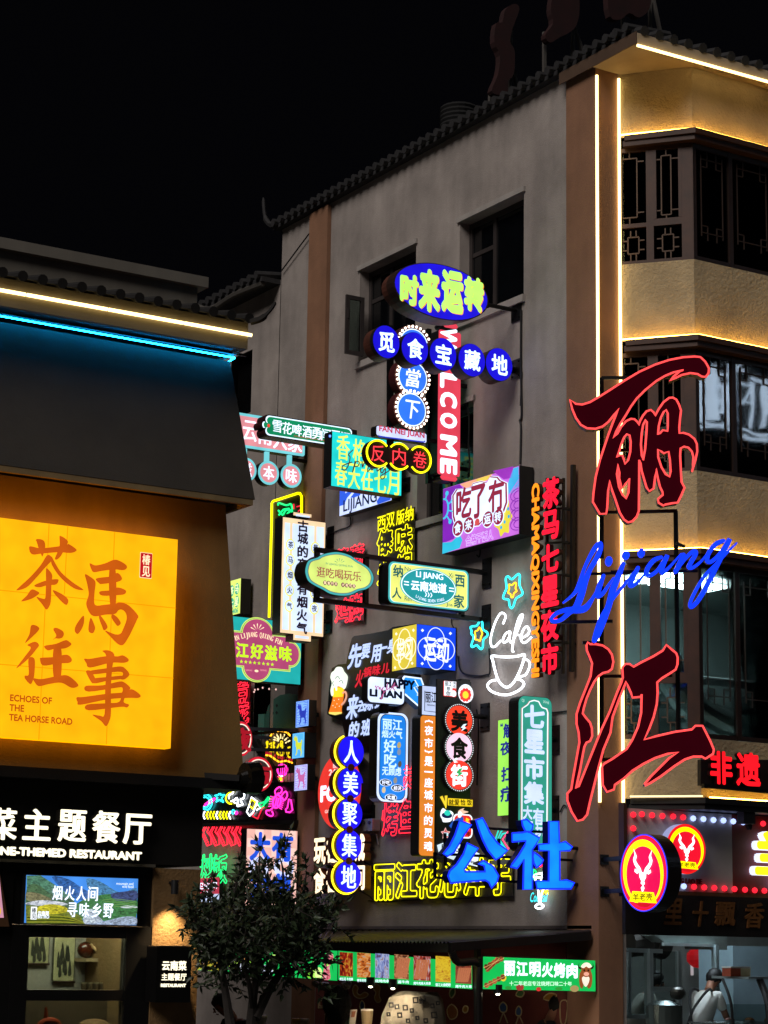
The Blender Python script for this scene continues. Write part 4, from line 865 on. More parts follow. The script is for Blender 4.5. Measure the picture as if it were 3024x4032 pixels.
s.text('FOOD', 1330, 575, 130, 42, E('#14181e', .3, 0), .05, c=.03, shear=-.28, name='box_lettering', key='bx'); s.text('COURT', 1455, 600, 130, 46, E('#14181e', .3, 0), .05, c=.03, shear=-.28, name='box_lettering', key='bx'); s.text('JIANG', 1545, 700, 90, 38, E('#14181e', .3, 0), .05, c=.03, shear=-.28, name='box_lettering', key='bx')
s.bracket('I', 1500, 490, .3, (.2, .36)); s.done()
# small white sign behind
s = Sign('I', bladef('DD', 960, 1560), 'plate_sign', 'small white light box with thin black outline between the bolt and the black board')
r = s.rect(912, 222, 1040, 482); s.casing(r, .1); s.face(r, E('#b8c6ea', .9)); s.text('丽江', 985, 322, 100, 100, E('#1c2030', .3, 0), .03); s.line([(932, 265), (930, 440), (1030, 452)], E('#1c2030', .3, 0), .005, .01, name='outline'); s.text('MINXING', 985, 392, 70, 14, E('#1c2030', .3, 0), .02)
s.mb('arm', STEEL).bar(s.fr.pt(*s.L(1000, 300), -.06), Vector((XW, s.fr.o.y+.06, s.fr.pt(*s.L(1000, 300)).z)), .05); s.done()
# green market sign
s = Sign('M', bladef('M', 1290, 540), 'vertical_sign', 'wide green rounded vertical light box with large pale characters beside the pillar')
r = s.rect(872, 98, 1203, 1668, 62); s.casing(scale2(r, 1.02, 1.006), .2); s.face(r, E('#2d8d7a', .9)); PB = E('#bccbf4', 1)
a = s.poly([(900, 1560), (905, 230), (940, 205), (960, 190), (980, 160), (1025, 148), (1070, 160), (1090, 200), (1105, 220), (1150, 235), (1162, 270), (1152, 1570)]); s.tube(a, E('#e0e8f0', 1, 0), .008, .008, False, 'border_line'); s.tube(scale2(a, 1.06, 1.012), E('#c98a78', .7, 0), .005, .008, False, 'outer_line')
for ch, x, y, w, h in (('七', 1028, 310, 205, 232), ('星', 1026, 562, 205, 245), ('市', 1024, 828, 205, 232), ('集', 1022, 1080, 205, 232), ('大', 958, 1275, 96, 140), ('有', 1066, 1315, 110, 170), ('可', 968, 1420, 84, 120), ('玩', 1086, 1450, 104, 150)): s.text(ch, x, y, w, h, PB, .06 if h > 200 else .045)
for t, x, y, w in (('Qi', 912, 150, 28), ('Xing', 1142, 168, 60), ('Shi', 905, 1596, 44), ('Ji', 1130, 1625, 30)): s.text(t, x, y, w, 36, E('#9cc4b8', .9, 0), .02, name='small_lettering')
s.bracket('M', 1290, 540, .35, (.18, .36)); s.bracket('M', 1285, 1250, .35, (.18, .36)); s.done()
s = Sign('M', wallf(.08), 'wall_light_box', 'bright lime strip on the wall with blue characters behind the green vertical sign'); s.fr.o = s.fr.pt(*s.L(760, 800)); s.root.location = s.fr.o
r = s.rect(670, 350, 905, 1290); s.casing(r, .06); s.face(r, E('#90da50', .95)); IND = E('#1c2a9c', .7, 0)
for ch, x, y, w, h in (('“', 710, 396, 26, 34), ('解', 785, 450, 120, 150), ('夜', 755, 628, 120, 140), ('扛', 765, 888, 120, 150), ('疗', 755, 1088, 120, 160)): s.text(ch, x, y, w, h, IND, .045)
s.done()
# vertical discs with yellow neon edge
s = Sign('K', bladef('K', 1610, 350), 'disc_sign', 'column of five blue discs with a yellow neon line along their left edge')
for i, (ch, x, y) in enumerate((('人', 1398, -198), ('美', 1391, 74), ('聚', 1385, 343), ('集', 1380, 616), ('地', 1374, 890))):
    e = s.ell(x, y, 112, 138, 36); s.casing(e, .03, DARKBOX, 'disc', 0, i); s.casing(scale2(e, 1.01), .2, D('#5d2c10', .45), 'rim', -.031, i, ('disc', i)); s.face(scale2(e, .99), E('#1810cc', 1.1), 'face', .004, None, i, ('disc', i)); s.text(ch, x, y, 132, 198, CYANW, .04, .012, key=i, up=('disc', i))
    s.tube(s.ell(x, y, 122, 146, 26, 112, 254 if i < 4 else 330), E('#ffe01e', 3.0, 0), .014, -.06, False, 'neon_tube', i)
    if i < 4: s.casing(s.ell(x-3, y+136, 28, 32, 16), .06, D('#7a3a24', .5), 'joint', .02, i)
s.bracket('K', 1610, 350, .4, (.18, .28)); s.bracket('K', 1580, 895, .4, (.14, .2)); s.done()
# red oval on the wall
s = Sign('I', wallf(.24), 'oval_sign', 'upright red oval light box with white Latin letters, half behind the blue disc column'); s.fr.o = s.fr.pt(*s.L(190, 1135)); s.root.location = s.fr.o
e = s.ell(192, 1138, 188, 330, 44); s.casing(e, .22, D('#2a2224', .4)); s.face(e, E('#d4332b', .95)); s.text('FOOD', 195, 1150, 330, 150, WHITE, .05); s.text('2406', 165, 972, 120, 56, E('#f0c8c0', 1, 0), .035); s.text('丽江', 185, 905, 90, 60, E('#f0c8c0', 1, 0), .03); s.text('GOOD TASTE', 165, 1310, 190, 30, E('#f0c8c0', 1, 0), .02); s.text('NIGHT', 190, 1385, 90, 30, E('#f0c8c0', 1, 0), .02); s.done()
# checker box behind the tree
s = Sign('K', bladef('K', 995, 610), 'checker_sign', 'pale pink checkered light box with big blue characters behind the tree')
r = s.rect(492, 472, 915, 1160); s.casing(scale2(r, 1.015), .16); s.face(r, E('#dba89c', .95))
for i in range(6):
    for j in range(9):
        if (i+j) % 2:
            x, y = 494+70*i, 476+76*j; s.face(s.poly([(x, y+2.6*i), (x+70, y+2.6*(i+1)), (x+70, y+76+2.6*(i+1)), (x, y+76+2.6*i)]), E('#e6beb2', .98), 'checker', .007)
for ch, x, y, w, h in (('大', 602, 626, 184, 255), ('有', 796, 632, 188, 255), ('市', 600, 985, 190, 250), ('集', 795, 985, 190, 250)): s.text(ch, x, y, w, h, E('#1b4ac6', .95), .06, c=.018)
for ch, x in (('G', 590), ('O', 810)): s.text(ch, x, 806, 180, 190, E('#c3ccf4', 1), .06, c=.012, name='pale_lettering')
s.bracket('K', 995, 610, .3, (.18, .22)); s.done()
# toilet sign
s = Sign('K', wallf(.1), 'toilet_sign', 'red and white toilet sign at the edge of the dark restaurant'); s.fr.o = s.fr.pt(*s.L(160, 1000)); s.root.location = s.fr.o
s.casing(s.rect(40, 905, 250, 1112), .06); s.face(s.rect(40, 905, 250, 1040), E('#ad3448', .9)); s.face(s.rect(40, 1042, 250, 1110), E('#b8c8e8', .95)); s.text('卫生间', 150, 968, 170, 62, WHITE, .03); s.text('TOILET', 158, 1022, 90, 20, WHITE, .03); s.text('Hi', 110, 1078, 50, 44, E('#3a5ab0', .8, 0), .02); s.done()
# outline neons
def neon(k, off, name, label, items, mat, r=.009, extra=None, ow=.02):
    s = Sign(k, wallf(off), name, label); x = sum(i[1] for i in items)/len(items); y = sum(i[2] for i in items)/len(items); s.fr.o = s.fr.pt(*s.L(x, y)); s.root.location = s.fr.o
    for ch, x, y, w, h in items: s.text(ch, x, y, w, h, mat, neon=r, c=.02, name='neon_tube', ow=ow)
    x0, x1 = min(i[1]-i[3]/2 for i in items), max(i[1]+i[3]/2 for i in items)
    if extra: extra(s)
    s.done()
def back(*p, hx='#211f1c'):
    return lambda s: s.casing(s.poly(list(p)), .012, D(hx, .3), 'acrylic_back', 0)
neon('D', .07, 'neon_sign', 'yellow outline neon characters in three rows above the long framed sign', [('傣', 222, 990, 116, 190), ('味', 360, 965, 122, 205), ('火', 222, 1195, 112, 190), ('锅', 360, 1170, 118, 205)], E('#f0e60c', 2.0, 0), .0062, lambda s: (s.casing(s.poly([(168, 810), (428, 730), (428, 1285), (168, 1310)]), .012, D('#211f1c', .3), 'acrylic_back', 0), [s.text(ch, x, y, 60, 106, E('#f0e60c', 1.3, 0), .008, .008, c=.02, name='neon_stroke') for ch, x, y in (('西', 197, 850), ('双', 262, 826), ('版', 334, 804), ('纳', 398, 780))]), ow=.036)
neon('C', .07, 'neon_sign', 'red outline neon characters partly hidden by the lobed lime plaque', [('薄', 1240, 420, 150, 230), ('荷', 1410, 372, 150, 230), ('鸡', 1252, 985, 158, 270), ('脚', 1402, 945, 148, 290)], RNEON, .0062, back((1185, 320), (1480, 270), (1470, 1085), (1185, 1110), hx='#2a1416'))
neon('L', .07, 'neon_sign', 'red outline neon characters between the blue and the orange vertical signs', [('炭', 962, -90, 150, 230), ('烤', 808, 298, 150, 310), ('鱼', 968, 265, 150, 320)], RNEON, .0062, back((735, 160), (1050, 100), (1050, 415), (735, 445), hx='#3a2430'))
neon('N', .07, 'neon_sign', 'wide yellow outline neon lettering low on the flank wall', [('丽', 125, 782, 150, 262), ('江', 284, 766, 156, 262), ('花', 440, 758, 160, 280), ('心', 602, 766, 156, 250), ('洋', 780, 742, 158, 278), ('芋', 962, 730, 160, 290)], E('#f2e80a', 1.9, 0), .0085, back((40, 640), (1045, 592), (1045, 880), (40, 912), hx='#3a3634'), ow=.036)
neon('K', .07, 'neon_sign', 'green outline neon characters low behind the restaurant corner', [('炒', 160, 800, 130, 215), ('饭', 268, 822, 120, 255)], GNEON, .009)
neon('J', .07, 'neon_sign', 'red outline neon characters under the teal and plum sign', [('烤', 520, 80, 170, 190), ('豆', 525, 300, 165, 260), ('花', 530, 545, 160, 240)], RNEON, .0062, back((435, 100), (620, 90), (612, 650), (440, 670), hx='#2a1416'))
s = Sign('K', wallf(.08), 'neon_sign', 'row of slanted red neon strokes under the dark neon board'); s.fr.o = s.fr.pt(*s.L(270, 530)); s.root.location = s.fr.o
for i in range(5):
    x = 95+70*i; s.line([(x+40, 455), (x+10, 505), (x+60, 620), (x+98, 605), (x+92, 540), (x+60, 500), (x+75, 458)], RNEON, .011)
    s.line([(x+55, 455), (x+28, 505), (x+72, 598)], RNEON, .008)
s.done()
# block letters
s = Sign('K', wallf(.2), 'block_letter_sign', 'two rows of glowing cream block characters behind the blue disc column'); s.fr.o = s.fr.pt(*s.L(1300, 780)); s.root.location = s.fr.o
CB = E('#ffe4bc', 1.25)
for ch, x, y, w, h in (('玩', 1136, 668, 102, 235), ('在', 1245, 655, 104, 235), ('古', 1358, 645, 104, 230), ('城', 1474, 636, 110, 238), ('食', 1134, 925, 102, 225), ('在', 1244, 915, 104, 225), ('此', 1356, 905, 104, 220), ('间', 1474, 895, 108, 225)): s.text(ch, x, y, w, h, CB, .05, ext=0, c=.02, key=(ch, x)); s.text(ch, x, y, w, h, D('#7a3f1c', .5), .05, ext=.1, c=.016, name='letter_return', key=(ch, x))
s.mb('rail', DARKBOX).bar(s.fr.pt(*s.L(1080, 680), -.12), s.fr.pt(*s.L(1530, 640), -.12), .03); s.mb('rail', DARKBOX).bar(s.fr.pt(*s.L(1080, 930), -.12), s.fr.pt(*s.L(1530, 890), -.12), .03); s.done()
# purple picture box
s = Sign('D', wallf(.24), 'picture_light_box', 'large purple and pink illustrated light box with white lettering on the flank'); s.fr.o = s.fr.pt(*s.L(910, 750)); s.root.location = s.fr.o
r = s.rect(638, 600, 1187, 925); s.casing(scale2(r, 1.012), .22); s.face(r, E('#b05fc4', .95)); WP = E('#cfe2ff', 1.05); MR = E('#8e2340', .8)
def pc(pts, hx, c, nm='picture', sm=0, st=.95): s.face(s.poly(pts, sm), E(hx, st), nm, c)
pc([(640, 602), (760, 566), (800, 620), (740, 800), (720, 960), (660, 985), (636, 990)], '#7420a4', .008); pc([(634, 1072), (636, 990), (700, 985), (760, 930), (780, 970), (760, 1030)], '#2ba8c6', .010)
pc([(760, 566), (1000, 490), (960, 540), (860, 570), (810, 600)], '#d79a78', .010); pc([(880, 530), (980, 500), (970, 530), (890, 555)], '#cdb44a', .012)
for i in range(7): pc([(1105+12*i, 645-3.6*i), (1110+12*i, 640-3.6*i), (1192, 505+18*i), (1192, 495+18*i)] if i < 5 else [(1150, 600), (1155, 600), (1192, 560), (1192, 552)], '#2f9ccc', .012)
pc([(1110, 560), (1150, 450), (1188, 438), (1188, 530), (1115, 640)], '#3aa0d0', .010); pc([(1000, 470), (1150, 435), (1140, 520), (1080, 530)], '#8a2ca8', .010)
fl_ = [(1075+(70 if i % 2 == 0 else 52)*math.cos(2*math.pi*i/14), 800+(150 if i % 2 == 0 else 118)*math.sin(2*math.pi*i/14)) for i in range(14)]; pc(fl_, '#cfc23a', .014, 'flower', 3)
for x, y in ((1115, 745), (1120, 800), (1090, 840), (1065, 880)): s.face(s.ell(x, y, 8, 13, 12), E('#2f9ccc', .9), 'flower_dot', .018)
for k in range(4): s.tube(s.ell(1190, 640+70*k, 60, 46, 14, 95, 265), E('#7a2c9c', .9, 0), .006, .012, False, 'wave_line'); s.tube(s.ell(1190, 640+70*k, 36, 28, 14, 95, 265), E('#7a2c9c', .9, 0), .006, .012, False, 'wave_line')
s.tube(s.ell(645, 745, 34, 70, 20, -90, 90), E('#39b4d2', 1, 0), .012, .014, False, 'sun_line')
for t in (-70, -30, 10, 50): 
    q = (645+75*math.cos(math.radians(t)), 745+120*math.sin(math.radians(t))); s.line([(645+40*math.cos(math.radians(t)), 745+72*math.sin(math.radians(t))), q], E('#39b4d2', 1, 0), .01, .014, name='sun_line'); s.face(s.ell(*q, 12, 18, 12), E('#39b4d2', 1, 0), 'sun_dot', .016)
pl = [(716, 650), (745, 604), (850, 592), (862, 562), (920, 546), (965, 556), (990, 512), (1040, 516), (1060, 540), (1105, 560), (1108, 700), (1085, 765), (960, 802), (905, 862), (742, 880), (720, 800)]
s.face(scale2(s.poly(pl), 1.05), WP, 'plate_border', .020); s.face(scale2(s.poly(pl), 1.02), MR, 'plate_line', .023); s.face(scale2(s.poly(pl), .96), WP, 'plate', .026)
for ch, x, y, w, h in (('吃', 800, 702, 112, 225), ('了', 905, 690, 104, 245), ('冇', 1035, 650, 116, 235)): s.text(ch, x, y, w, h, MR, .045, c=.032)
for ch, x, y in (('食', 758, 886), ('来', 836, 862), ('运', 974, 820), ('转', 1050, 804)):
    e = s.ell(x, y, 36, 56, 24); s.face(scale2(e, 1.15), WP, 'disc_border', .030); s.face(e, MR, 'disc', .033); s.text(ch, x, y, 48, 76, WP, .04, c=.038, name='disc_lettering')
s.face(s.ell(898, 842, 18, 26, 14), E('#c04a4a', .9), 'dot', .034); s.text('合格干饭人', 905, 955, 200, 75, E('#cdbbf0', .95, 0), .0, neon=.003, c=.016, name='outline_lettering')
s.bracket('D', 1262, 600, .06, (.14, .1)); s.done()
# red and orange vertical lettering
s = Sign('F', wallf(.26), 'vertical_letter_sign', 'tall red channel characters with an orange Latin column at their left, by the pillar'); s.fr.o = s.fr.pt(*s.L(600, 1100)); s.root.location = s.fr.o
RC = E('#ff1734', 1.0, .08); OC = E('#ff8c1c', 1.05, .05); RET = D('#3a0d10', .5)
for ch, x, y, w, h in (('茶', 656, 332, 156, 285), ('马', 652, 626, 158, 270), ('七', 650, 928, 160, 262), ('星', 646, 1232, 166, 288), ('夜', 645, 1545, 166, 290), ('市', 645, 1850, 158, 290)): s.text(ch, x, y, w, h, RC, .06, c=.05, key=ch); s.text(ch, x, y, w, h, RET, .06, ext=.06, c=.046, name='letter_return', key=ch)
s.text('CHAMAQIXINGYESHI', 509, 1125, 84, 1780, OC, .055, c=.05, rot=1, name='latin_lettering', key='l'); s.text('CHAMAQIXINGYESHI', 509, 1125, 84, 1780, D('#4a2408', .5), .055, ext=.06, c=.046, rot=1, name='latin_return', key='l')
fm = s.mb('frame', D('#1a1614', .5))
for x in (575, 725): fm.bar(s.fr.pt(*s.L(x, 190), -.03), s.fr.pt(*s.L(x-5, 1985), -.03), .03)
for y in (470, 780, 1080, 1390, 1700): fm.bar(s.fr.pt(*s.L(560, y+8), -.03), s.fr.pt(*s.L(770, y-6), -.03), .025); fm.bar(s.fr.pt(*s.L(730, y), -.03), s.fr.pt(*s.L(730, y), -.26), .03)
fm.bar(s.fr.pt(*s.L(760, 60), -.12), s.fr.pt(*s.L(745, 1960), -.12), .05); s.done()
# neon drawings: stars, cafe cup
def draw(k, off, name, label, lines, group=None, extra=None):
    s = Sign(k, wallf(off), name, label, 'neon sign' if 'neon' in name else 'sign', group); P = [p for l in lines for p in l[0]]; s.fr.o = s.fr.pt(*s.L(sum(p[0] for p in P)/len(P), sum(p[1] for p in P)/len(P))); s.root.location = s.fr.o
    for pts, mat, r, closed, sm in lines: s.line(pts, mat, r, .03, closed, sm)
    if extra: extra(s)
    s.done()
draw('F', .05, 'neon_star', 'cyan neon star with orange core, upper one above the neon cup', [([(235, 1170), (230, 1112), (255, 1096), (285, 1122), (340, 1075), (360, 1092), (356, 1170), (385, 1240), (375, 1266), (325, 1300), (300, 1370), (280, 1386), (265, 1360), (256, 1310), (212, 1300), (210, 1270), (238, 1205)], CNEON, .014, True, 3), ([(260, 1168), (285, 1176), (315, 1152), (326, 1166), (320, 1205), (330, 1230), (305, 1250), (296, 1285), (281, 1285), (272, 1255), (250, 1245), (262, 1210)], ONEON, .011, True, 3)])
draw('E', .05, 'neon_star', 'cyan neon star with orange core, lower one left of the neon cup', [([(1378, 800), (1370, 765), (1420, 755), (1446, 716), (1466, 730), (1470, 785), (1506, 812), (1505, 840), (1475, 870), (1470, 930), (1450, 946), (1420, 915), (1385, 930), (1376, 915), (1395, 850), (1376, 822)], CNEON, .014, True, 3), ([(1405, 805), (1426, 795), (1440, 770), (1452, 785), (1465, 820), (1455, 845), (1446, 880), (1425, 870), (1408, 868), (1410, 840)], ONEON, .011, True, 3)])
draw('F', .05, 'neon_cup', 'white neon cup on a saucer with the word Cafe above', [([(205, 1530), (228, 1470), (215, 1436), (180, 1436), (140, 1500), (105, 1600), (90, 1680), (100, 1735), (130, 1740), (160, 1710), (186, 1684)], WNEON, .014, False, 4), ([(268, 1600), (230, 1620), (205, 1670), (210, 1700), (240, 1690), (265, 1640), (272, 1600), (262, 1660), (272, 1698), (292, 1690), (312, 1650), (350, 1560), (385, 1460), (375, 1446), (350, 1480), (320, 1580), (298, 1700), (290, 1775), (302, 1785)], WNEON, .014, False, 4), ([(322, 1625), (366, 1640)], WNEON, .012, False, 0), ([(375, 1660), (430, 1630), (446, 1590), (425, 1555), (395, 1580), (370, 1650), (380, 1695), (412, 1700), (466, 1655)], WNEON, .014, False, 4),
  ([(102, 1825), (180, 1832), (260, 1834), (340, 1826), (402, 1812), (392, 1870), (360, 1960), (320, 2040), (280, 2090), (240, 2112), (200, 2092), (160, 2042), (130, 1950), (112, 1870)], WNEON, .016, True, 3), ([(388, 1865), (412, 1856), (440, 1872), (452, 1900), (440, 1950), (410, 1998), (360, 2012)], WNEON, .014, False, 4), ([(140, 2045), (90, 2058), (62, 2098), (98, 2146), (180, 2176), (262, 2178), (348, 2142), (396, 2090), (382, 2052), (342, 2038)], WNEON, .016, False, 4)])
draw('M', .05, 'neon_chevrons', 'teal and pink neon chevrons behind the blue channel letters', [([(730, 1450), (690, 1450), (655, 1560), (735, 1650), (762, 1640), (700, 1550), (730, 1490), (770, 1480)], E('#1fc0b4', 1.2, 0), .011, False, 0), ([(745, 1440), (715, 1470), (672, 1558), (748, 1630)], E('#1fc0b4', 1.2, 0), .009, False, 0), ([(790, 1465), (730, 1545), (790, 1640), (830, 1600), (775, 1545), (820, 1470), (790, 1465)], E('#ff4a80', 1.1, 0), .011, False, 0)])
draw('N', .05, 'neon_cocktail', 'small neon cocktail glass with the words BAR and Cocktail', [([(1215, 745), (1230, 725), (1300, 715), (1325, 730), (1290, 745), (1235, 748), (1215, 742)], WNEON, .012, False, 3), ([(1290, 672), (1280, 715), (1262, 790)], WNEON, .01, False, 0), ([(1225, 750), (1250, 850), (1255, 935)], WNEON, .012, False, 0), ([(1322, 735), (1275, 860), (1265, 935)], WNEON, .012, False, 0), ([(1228, 955), (1255, 938), (1285, 950), (1275, 968), (1240, 970)], WNEON, .013, True, 3),
  ([(1190, 712), (1215, 692), (1232, 712), (1222, 750), (1200, 755), (1192, 735)], GNEON, .012, True, 3), ([(1210, 695), (1212, 752)], GNEON, .008, False, 0), ([(1192, 725), (1230, 722)], GNEON, .008, False, 0), ([(1262, 668), (1285, 652), (1292, 605)], RNEON, .012, False, 3)], extra=lambda s: (s.text('BAR', 1296, 848, 58, 44, YNEON, .03, c=.03), s.text('Cocktail', 1252, 890, 122, 70, CNEON, .0, slant=.2, c=.03, name='script')))
# neon board of little drawings
s = Sign('K', wallf(.14), 'neon_board', 'dark board with little coloured neon drawings of food, a star and arrows', 'neon sign'); s.fr.o = s.fr.pt(*s.L(520, 260)); s.root.location = s.fr.o
s.casing(s.poly([(90, 88), (905, 60), (905, 405), (90, 440)]), .02, D('#101114', .25), 'backing'); s.casing(s.poly([(90, 425), (905, 395), (905, 425), (90, 455)]), .1, BLACK, 'rail', .02)
for pts, mat, r, cl, sm in (
  ([(130, 300), (170, 305), (200, 260), (195, 205), (160, 175), (125, 178)], CNEON, .014, False, 4), ([(125, 285), (160, 282), (180, 250), (175, 215), (150, 198), (125, 200)], CNEON, .012, False, 4), ([(130, 272), (200, 240), (232, 208), (200, 216), (140, 258)], PNEON, .011, False, 3),
  ([(268, 145), (280, 180), (312, 178), (288, 205), (300, 240), (268, 220), (240, 238), (250, 200), (228, 182), (258, 178)], CNEON, .013, True, 0),
  ([(350, 212), (352, 180), (380, 165), (400, 130), (450, 128), (482, 165), (478, 205), (452, 220), (470, 258), (460, 262), (425, 275), (430, 240), (418, 205), (400, 220), (370, 232)], WNEON, .014, False, 4), ([(372, 150), (335, 175), (322, 215), (345, 248), (372, 255)], YNEON, .012, False, 4), ([(400, 218), (390, 240), (412, 250)], WNEON, .01, False, 3),
  ([(548, 198), (598, 235), (560, 330), (530, 360), (505, 325), (522, 280)], WNEON, .012, True, 0), ([(545, 215), (585, 245), (560, 300), (525, 270)], YNEON, .012, True, 0), ([(590, 260), (635, 285), (590, 310)], WNEON, .012, False, 0),
  ([(700, 200), (690, 198), (660, 240), (610, 255), (612, 270), (640, 290), (660, 255), (702, 212)], GNEON, .013, True, 0), ([(655, 285), (640, 290), (600, 385), (555, 362), (570, 335)], RDIM, .012, False, 0),
  ([(770, 180), (800, 200), (795, 260), (760, 290), (735, 270), (740, 215)], PNEON, .016, True, 4), ([(760, 180), (752, 140), (790, 110), (812, 130), (800, 160), (775, 165)], PNEON, .013, False, 4), ([(800, 200), (825, 160), (850, 150), (858, 190), (830, 225), (815, 200)], PNEON, .013, False, 4), ([(740, 280), (710, 310), (676, 315), (680, 345), (720, 362), (735, 345), (725, 320)], PNEON, .013, False, 4), ([(768, 200), (752, 275)], PNEON, .014, False, 0), ([(785, 205), (770, 272)], PNEON, .014, False, 0),
  ([(872, 215), (890, 222), (905, 310), (880, 330), (848, 325), (845, 305), (860, 290)], PNEON, .013, True, 0), ([(375, 325), (385, 308), (400, 318), (398, 335), (382, 342)], CNEON, .01, True, 3), ([(405, 330), (418, 322), (425, 338), (410, 348)], PNEON, .01, True, 3)):
    s.line(pts, mat, r, .03, cl, sm)
for k in range(5): s.line([(735-4*k, 195+20*k), (712-4*k, 190+22*k)], PNEON, .008, .03); s.line([(800-3*k, 225+16*k), (826-4*k, 238+16*k)], PNEON, .008, .03)
for k in range(9):
    x = 125+28*k; s.line([(x+14, 322), (x, 354), (x+14, 386)], YNEON if k % 4 else WNEON, .013, .03)
s.done()
# round metal signs
for i, (ch, x, y, rx, ry, lb) in enumerate((('市', 720, 1322, 192, 232, 'round grey sign with red ring and one red character, lower of the pair'), ('夜', 492, 860, 150, 232, 'round grey sign with red ring half hidden at the restaurant edge'))):
    s = Sign('J', bladef('J', 1180, 1330 if i == 0 else 900), 'round_sign', lb)
    if i: s.fr.o = s.fr.o+Vector((0, .25, 0)); s.root.location = s.fr.o
    e = s.ell(x, y, rx, ry, 40); s.casing(e, .1, D('#8e877c', .35, .6)); s.face(scale2(e, .98), E('#cf1a30', .8), 'ring'); s.face(scale2(e, .82), D('#77706a', .5, .3), 'plate', .01); s.tube(scale2(e, .82), E('#f4e2d0', 1.0, 0), .008, .014, True, 'inner_line'); s.text(ch, x+5, y+10, rx*1.55, ry*1.35, E('#c01a2c', .75), .045, c=.05, ext=.03)
    s.mb('arm', STEEL).bar(s.fr.pt(*s.L(x, y-60), -.12), Vector((XW, s.fr.o.y+.12, s.fr.pt(*s.L(x, y-60)).z+.1)), .04); s.done()
# hands neon
HN = E('#f2d414', 1.4, 0)
draw('J', .05, 'neon_hands', 'yellow neon hands under a sunburst arc with red words below', [([(892, 872), (895, 840), (930, 790), (990, 762), (1050, 758), (1110, 775), (1160, 820)], ONEON, .014, False, 4), ([(840, 1075), (900, 1085), (950, 1120), (1010, 1160), (1060, 1155), (1110, 1150), (1185, 1175)], ONEON, .014, False, 3)] +
  [([(950+a*.0+x0, y0), (x1+950, y1)], E('#ffe9a0', 1.5, 0), .011, False, 0) for a, x0, y0, x1, y1 in ((0, -18, 870, 55, 888), (0, 0, 840, 62, 872), (0, 30, 800, 66, 860), (0, 82, 800, 86, 858), (0, 135, 802, 110, 862), (0, 175, 845, 138, 880), (0, 205, 885, 150, 915))] +
  [([(850, 905), (868, 900), (880, 930), (945, 905), (948, 925), (915, 950), (950, 960), (945, 1010), (930, 1025), (870, 1015), (848, 990), (862, 960)], HN, .013, True, 3), ([(910, 955), (945, 960)], HN, .009, False, 0), ([(905, 975), (942, 980)], HN, .009, False, 0),
   ([(985, 1040), (990, 980), (1020, 930), (1040, 935), (1035, 960), (1060, 945), (1070, 960), (1055, 990), (1072, 1040), (1060, 1075), (1010, 1070)], HN, .013, True, 3), ([(1030, 905), (1045, 892), (1062, 905), (1046, 935)], HN, .011, True, 3), ([(1010, 1000), (1030, 1050)], HN, .009, False, 0),
   ([(1160, 970), (1125, 985), (1118, 1040), (1130, 1090), (1165, 1105)], HN, .013, False, 3), ([(1150, 1000), (1140, 1060)], HN, .01, False, 0)],
  extra=lambda s: arctext(s, 'HAVE A GOOD TIME', [(838, 1045), (950, 1075), (1060, 1110), (1195, 1150)], 50, RDIM, .02, .03))
draw('J', .05, 'neon_balloon', 'pink neon hot air balloon with a yellow basket', [([(1030, 1335), (1000, 1300), (995, 1250), (1020, 1205), (1058, 1196), (1095, 1210), (1120, 1250), (1112, 1300), (1082, 1335)], PNEON, .014, True, 4), ([(1040, 1330), (1028, 1265), (1045, 1205)], PNEON, .01, False, 3), ([(1058, 1330), (1060, 1200)], PNEON, .01, False, 0), ([(1072, 1330), (1090, 1265), (1072, 1205)], PNEON, .01, False, 3), ([(995, 1355), (990, 1410), (1060, 1420), (1072, 1365)], E('#ff3a6a', 1.3, 0), .012, True, 0), ([(1025, 1360), (1025, 1408)], YNEON, .012, False, 0), ([(1045, 1362), (1045, 1410)], YNEON, .012, False, 0), ([(1020, 1340), (1070, 1345)], WNEON, .012, False, 0)])
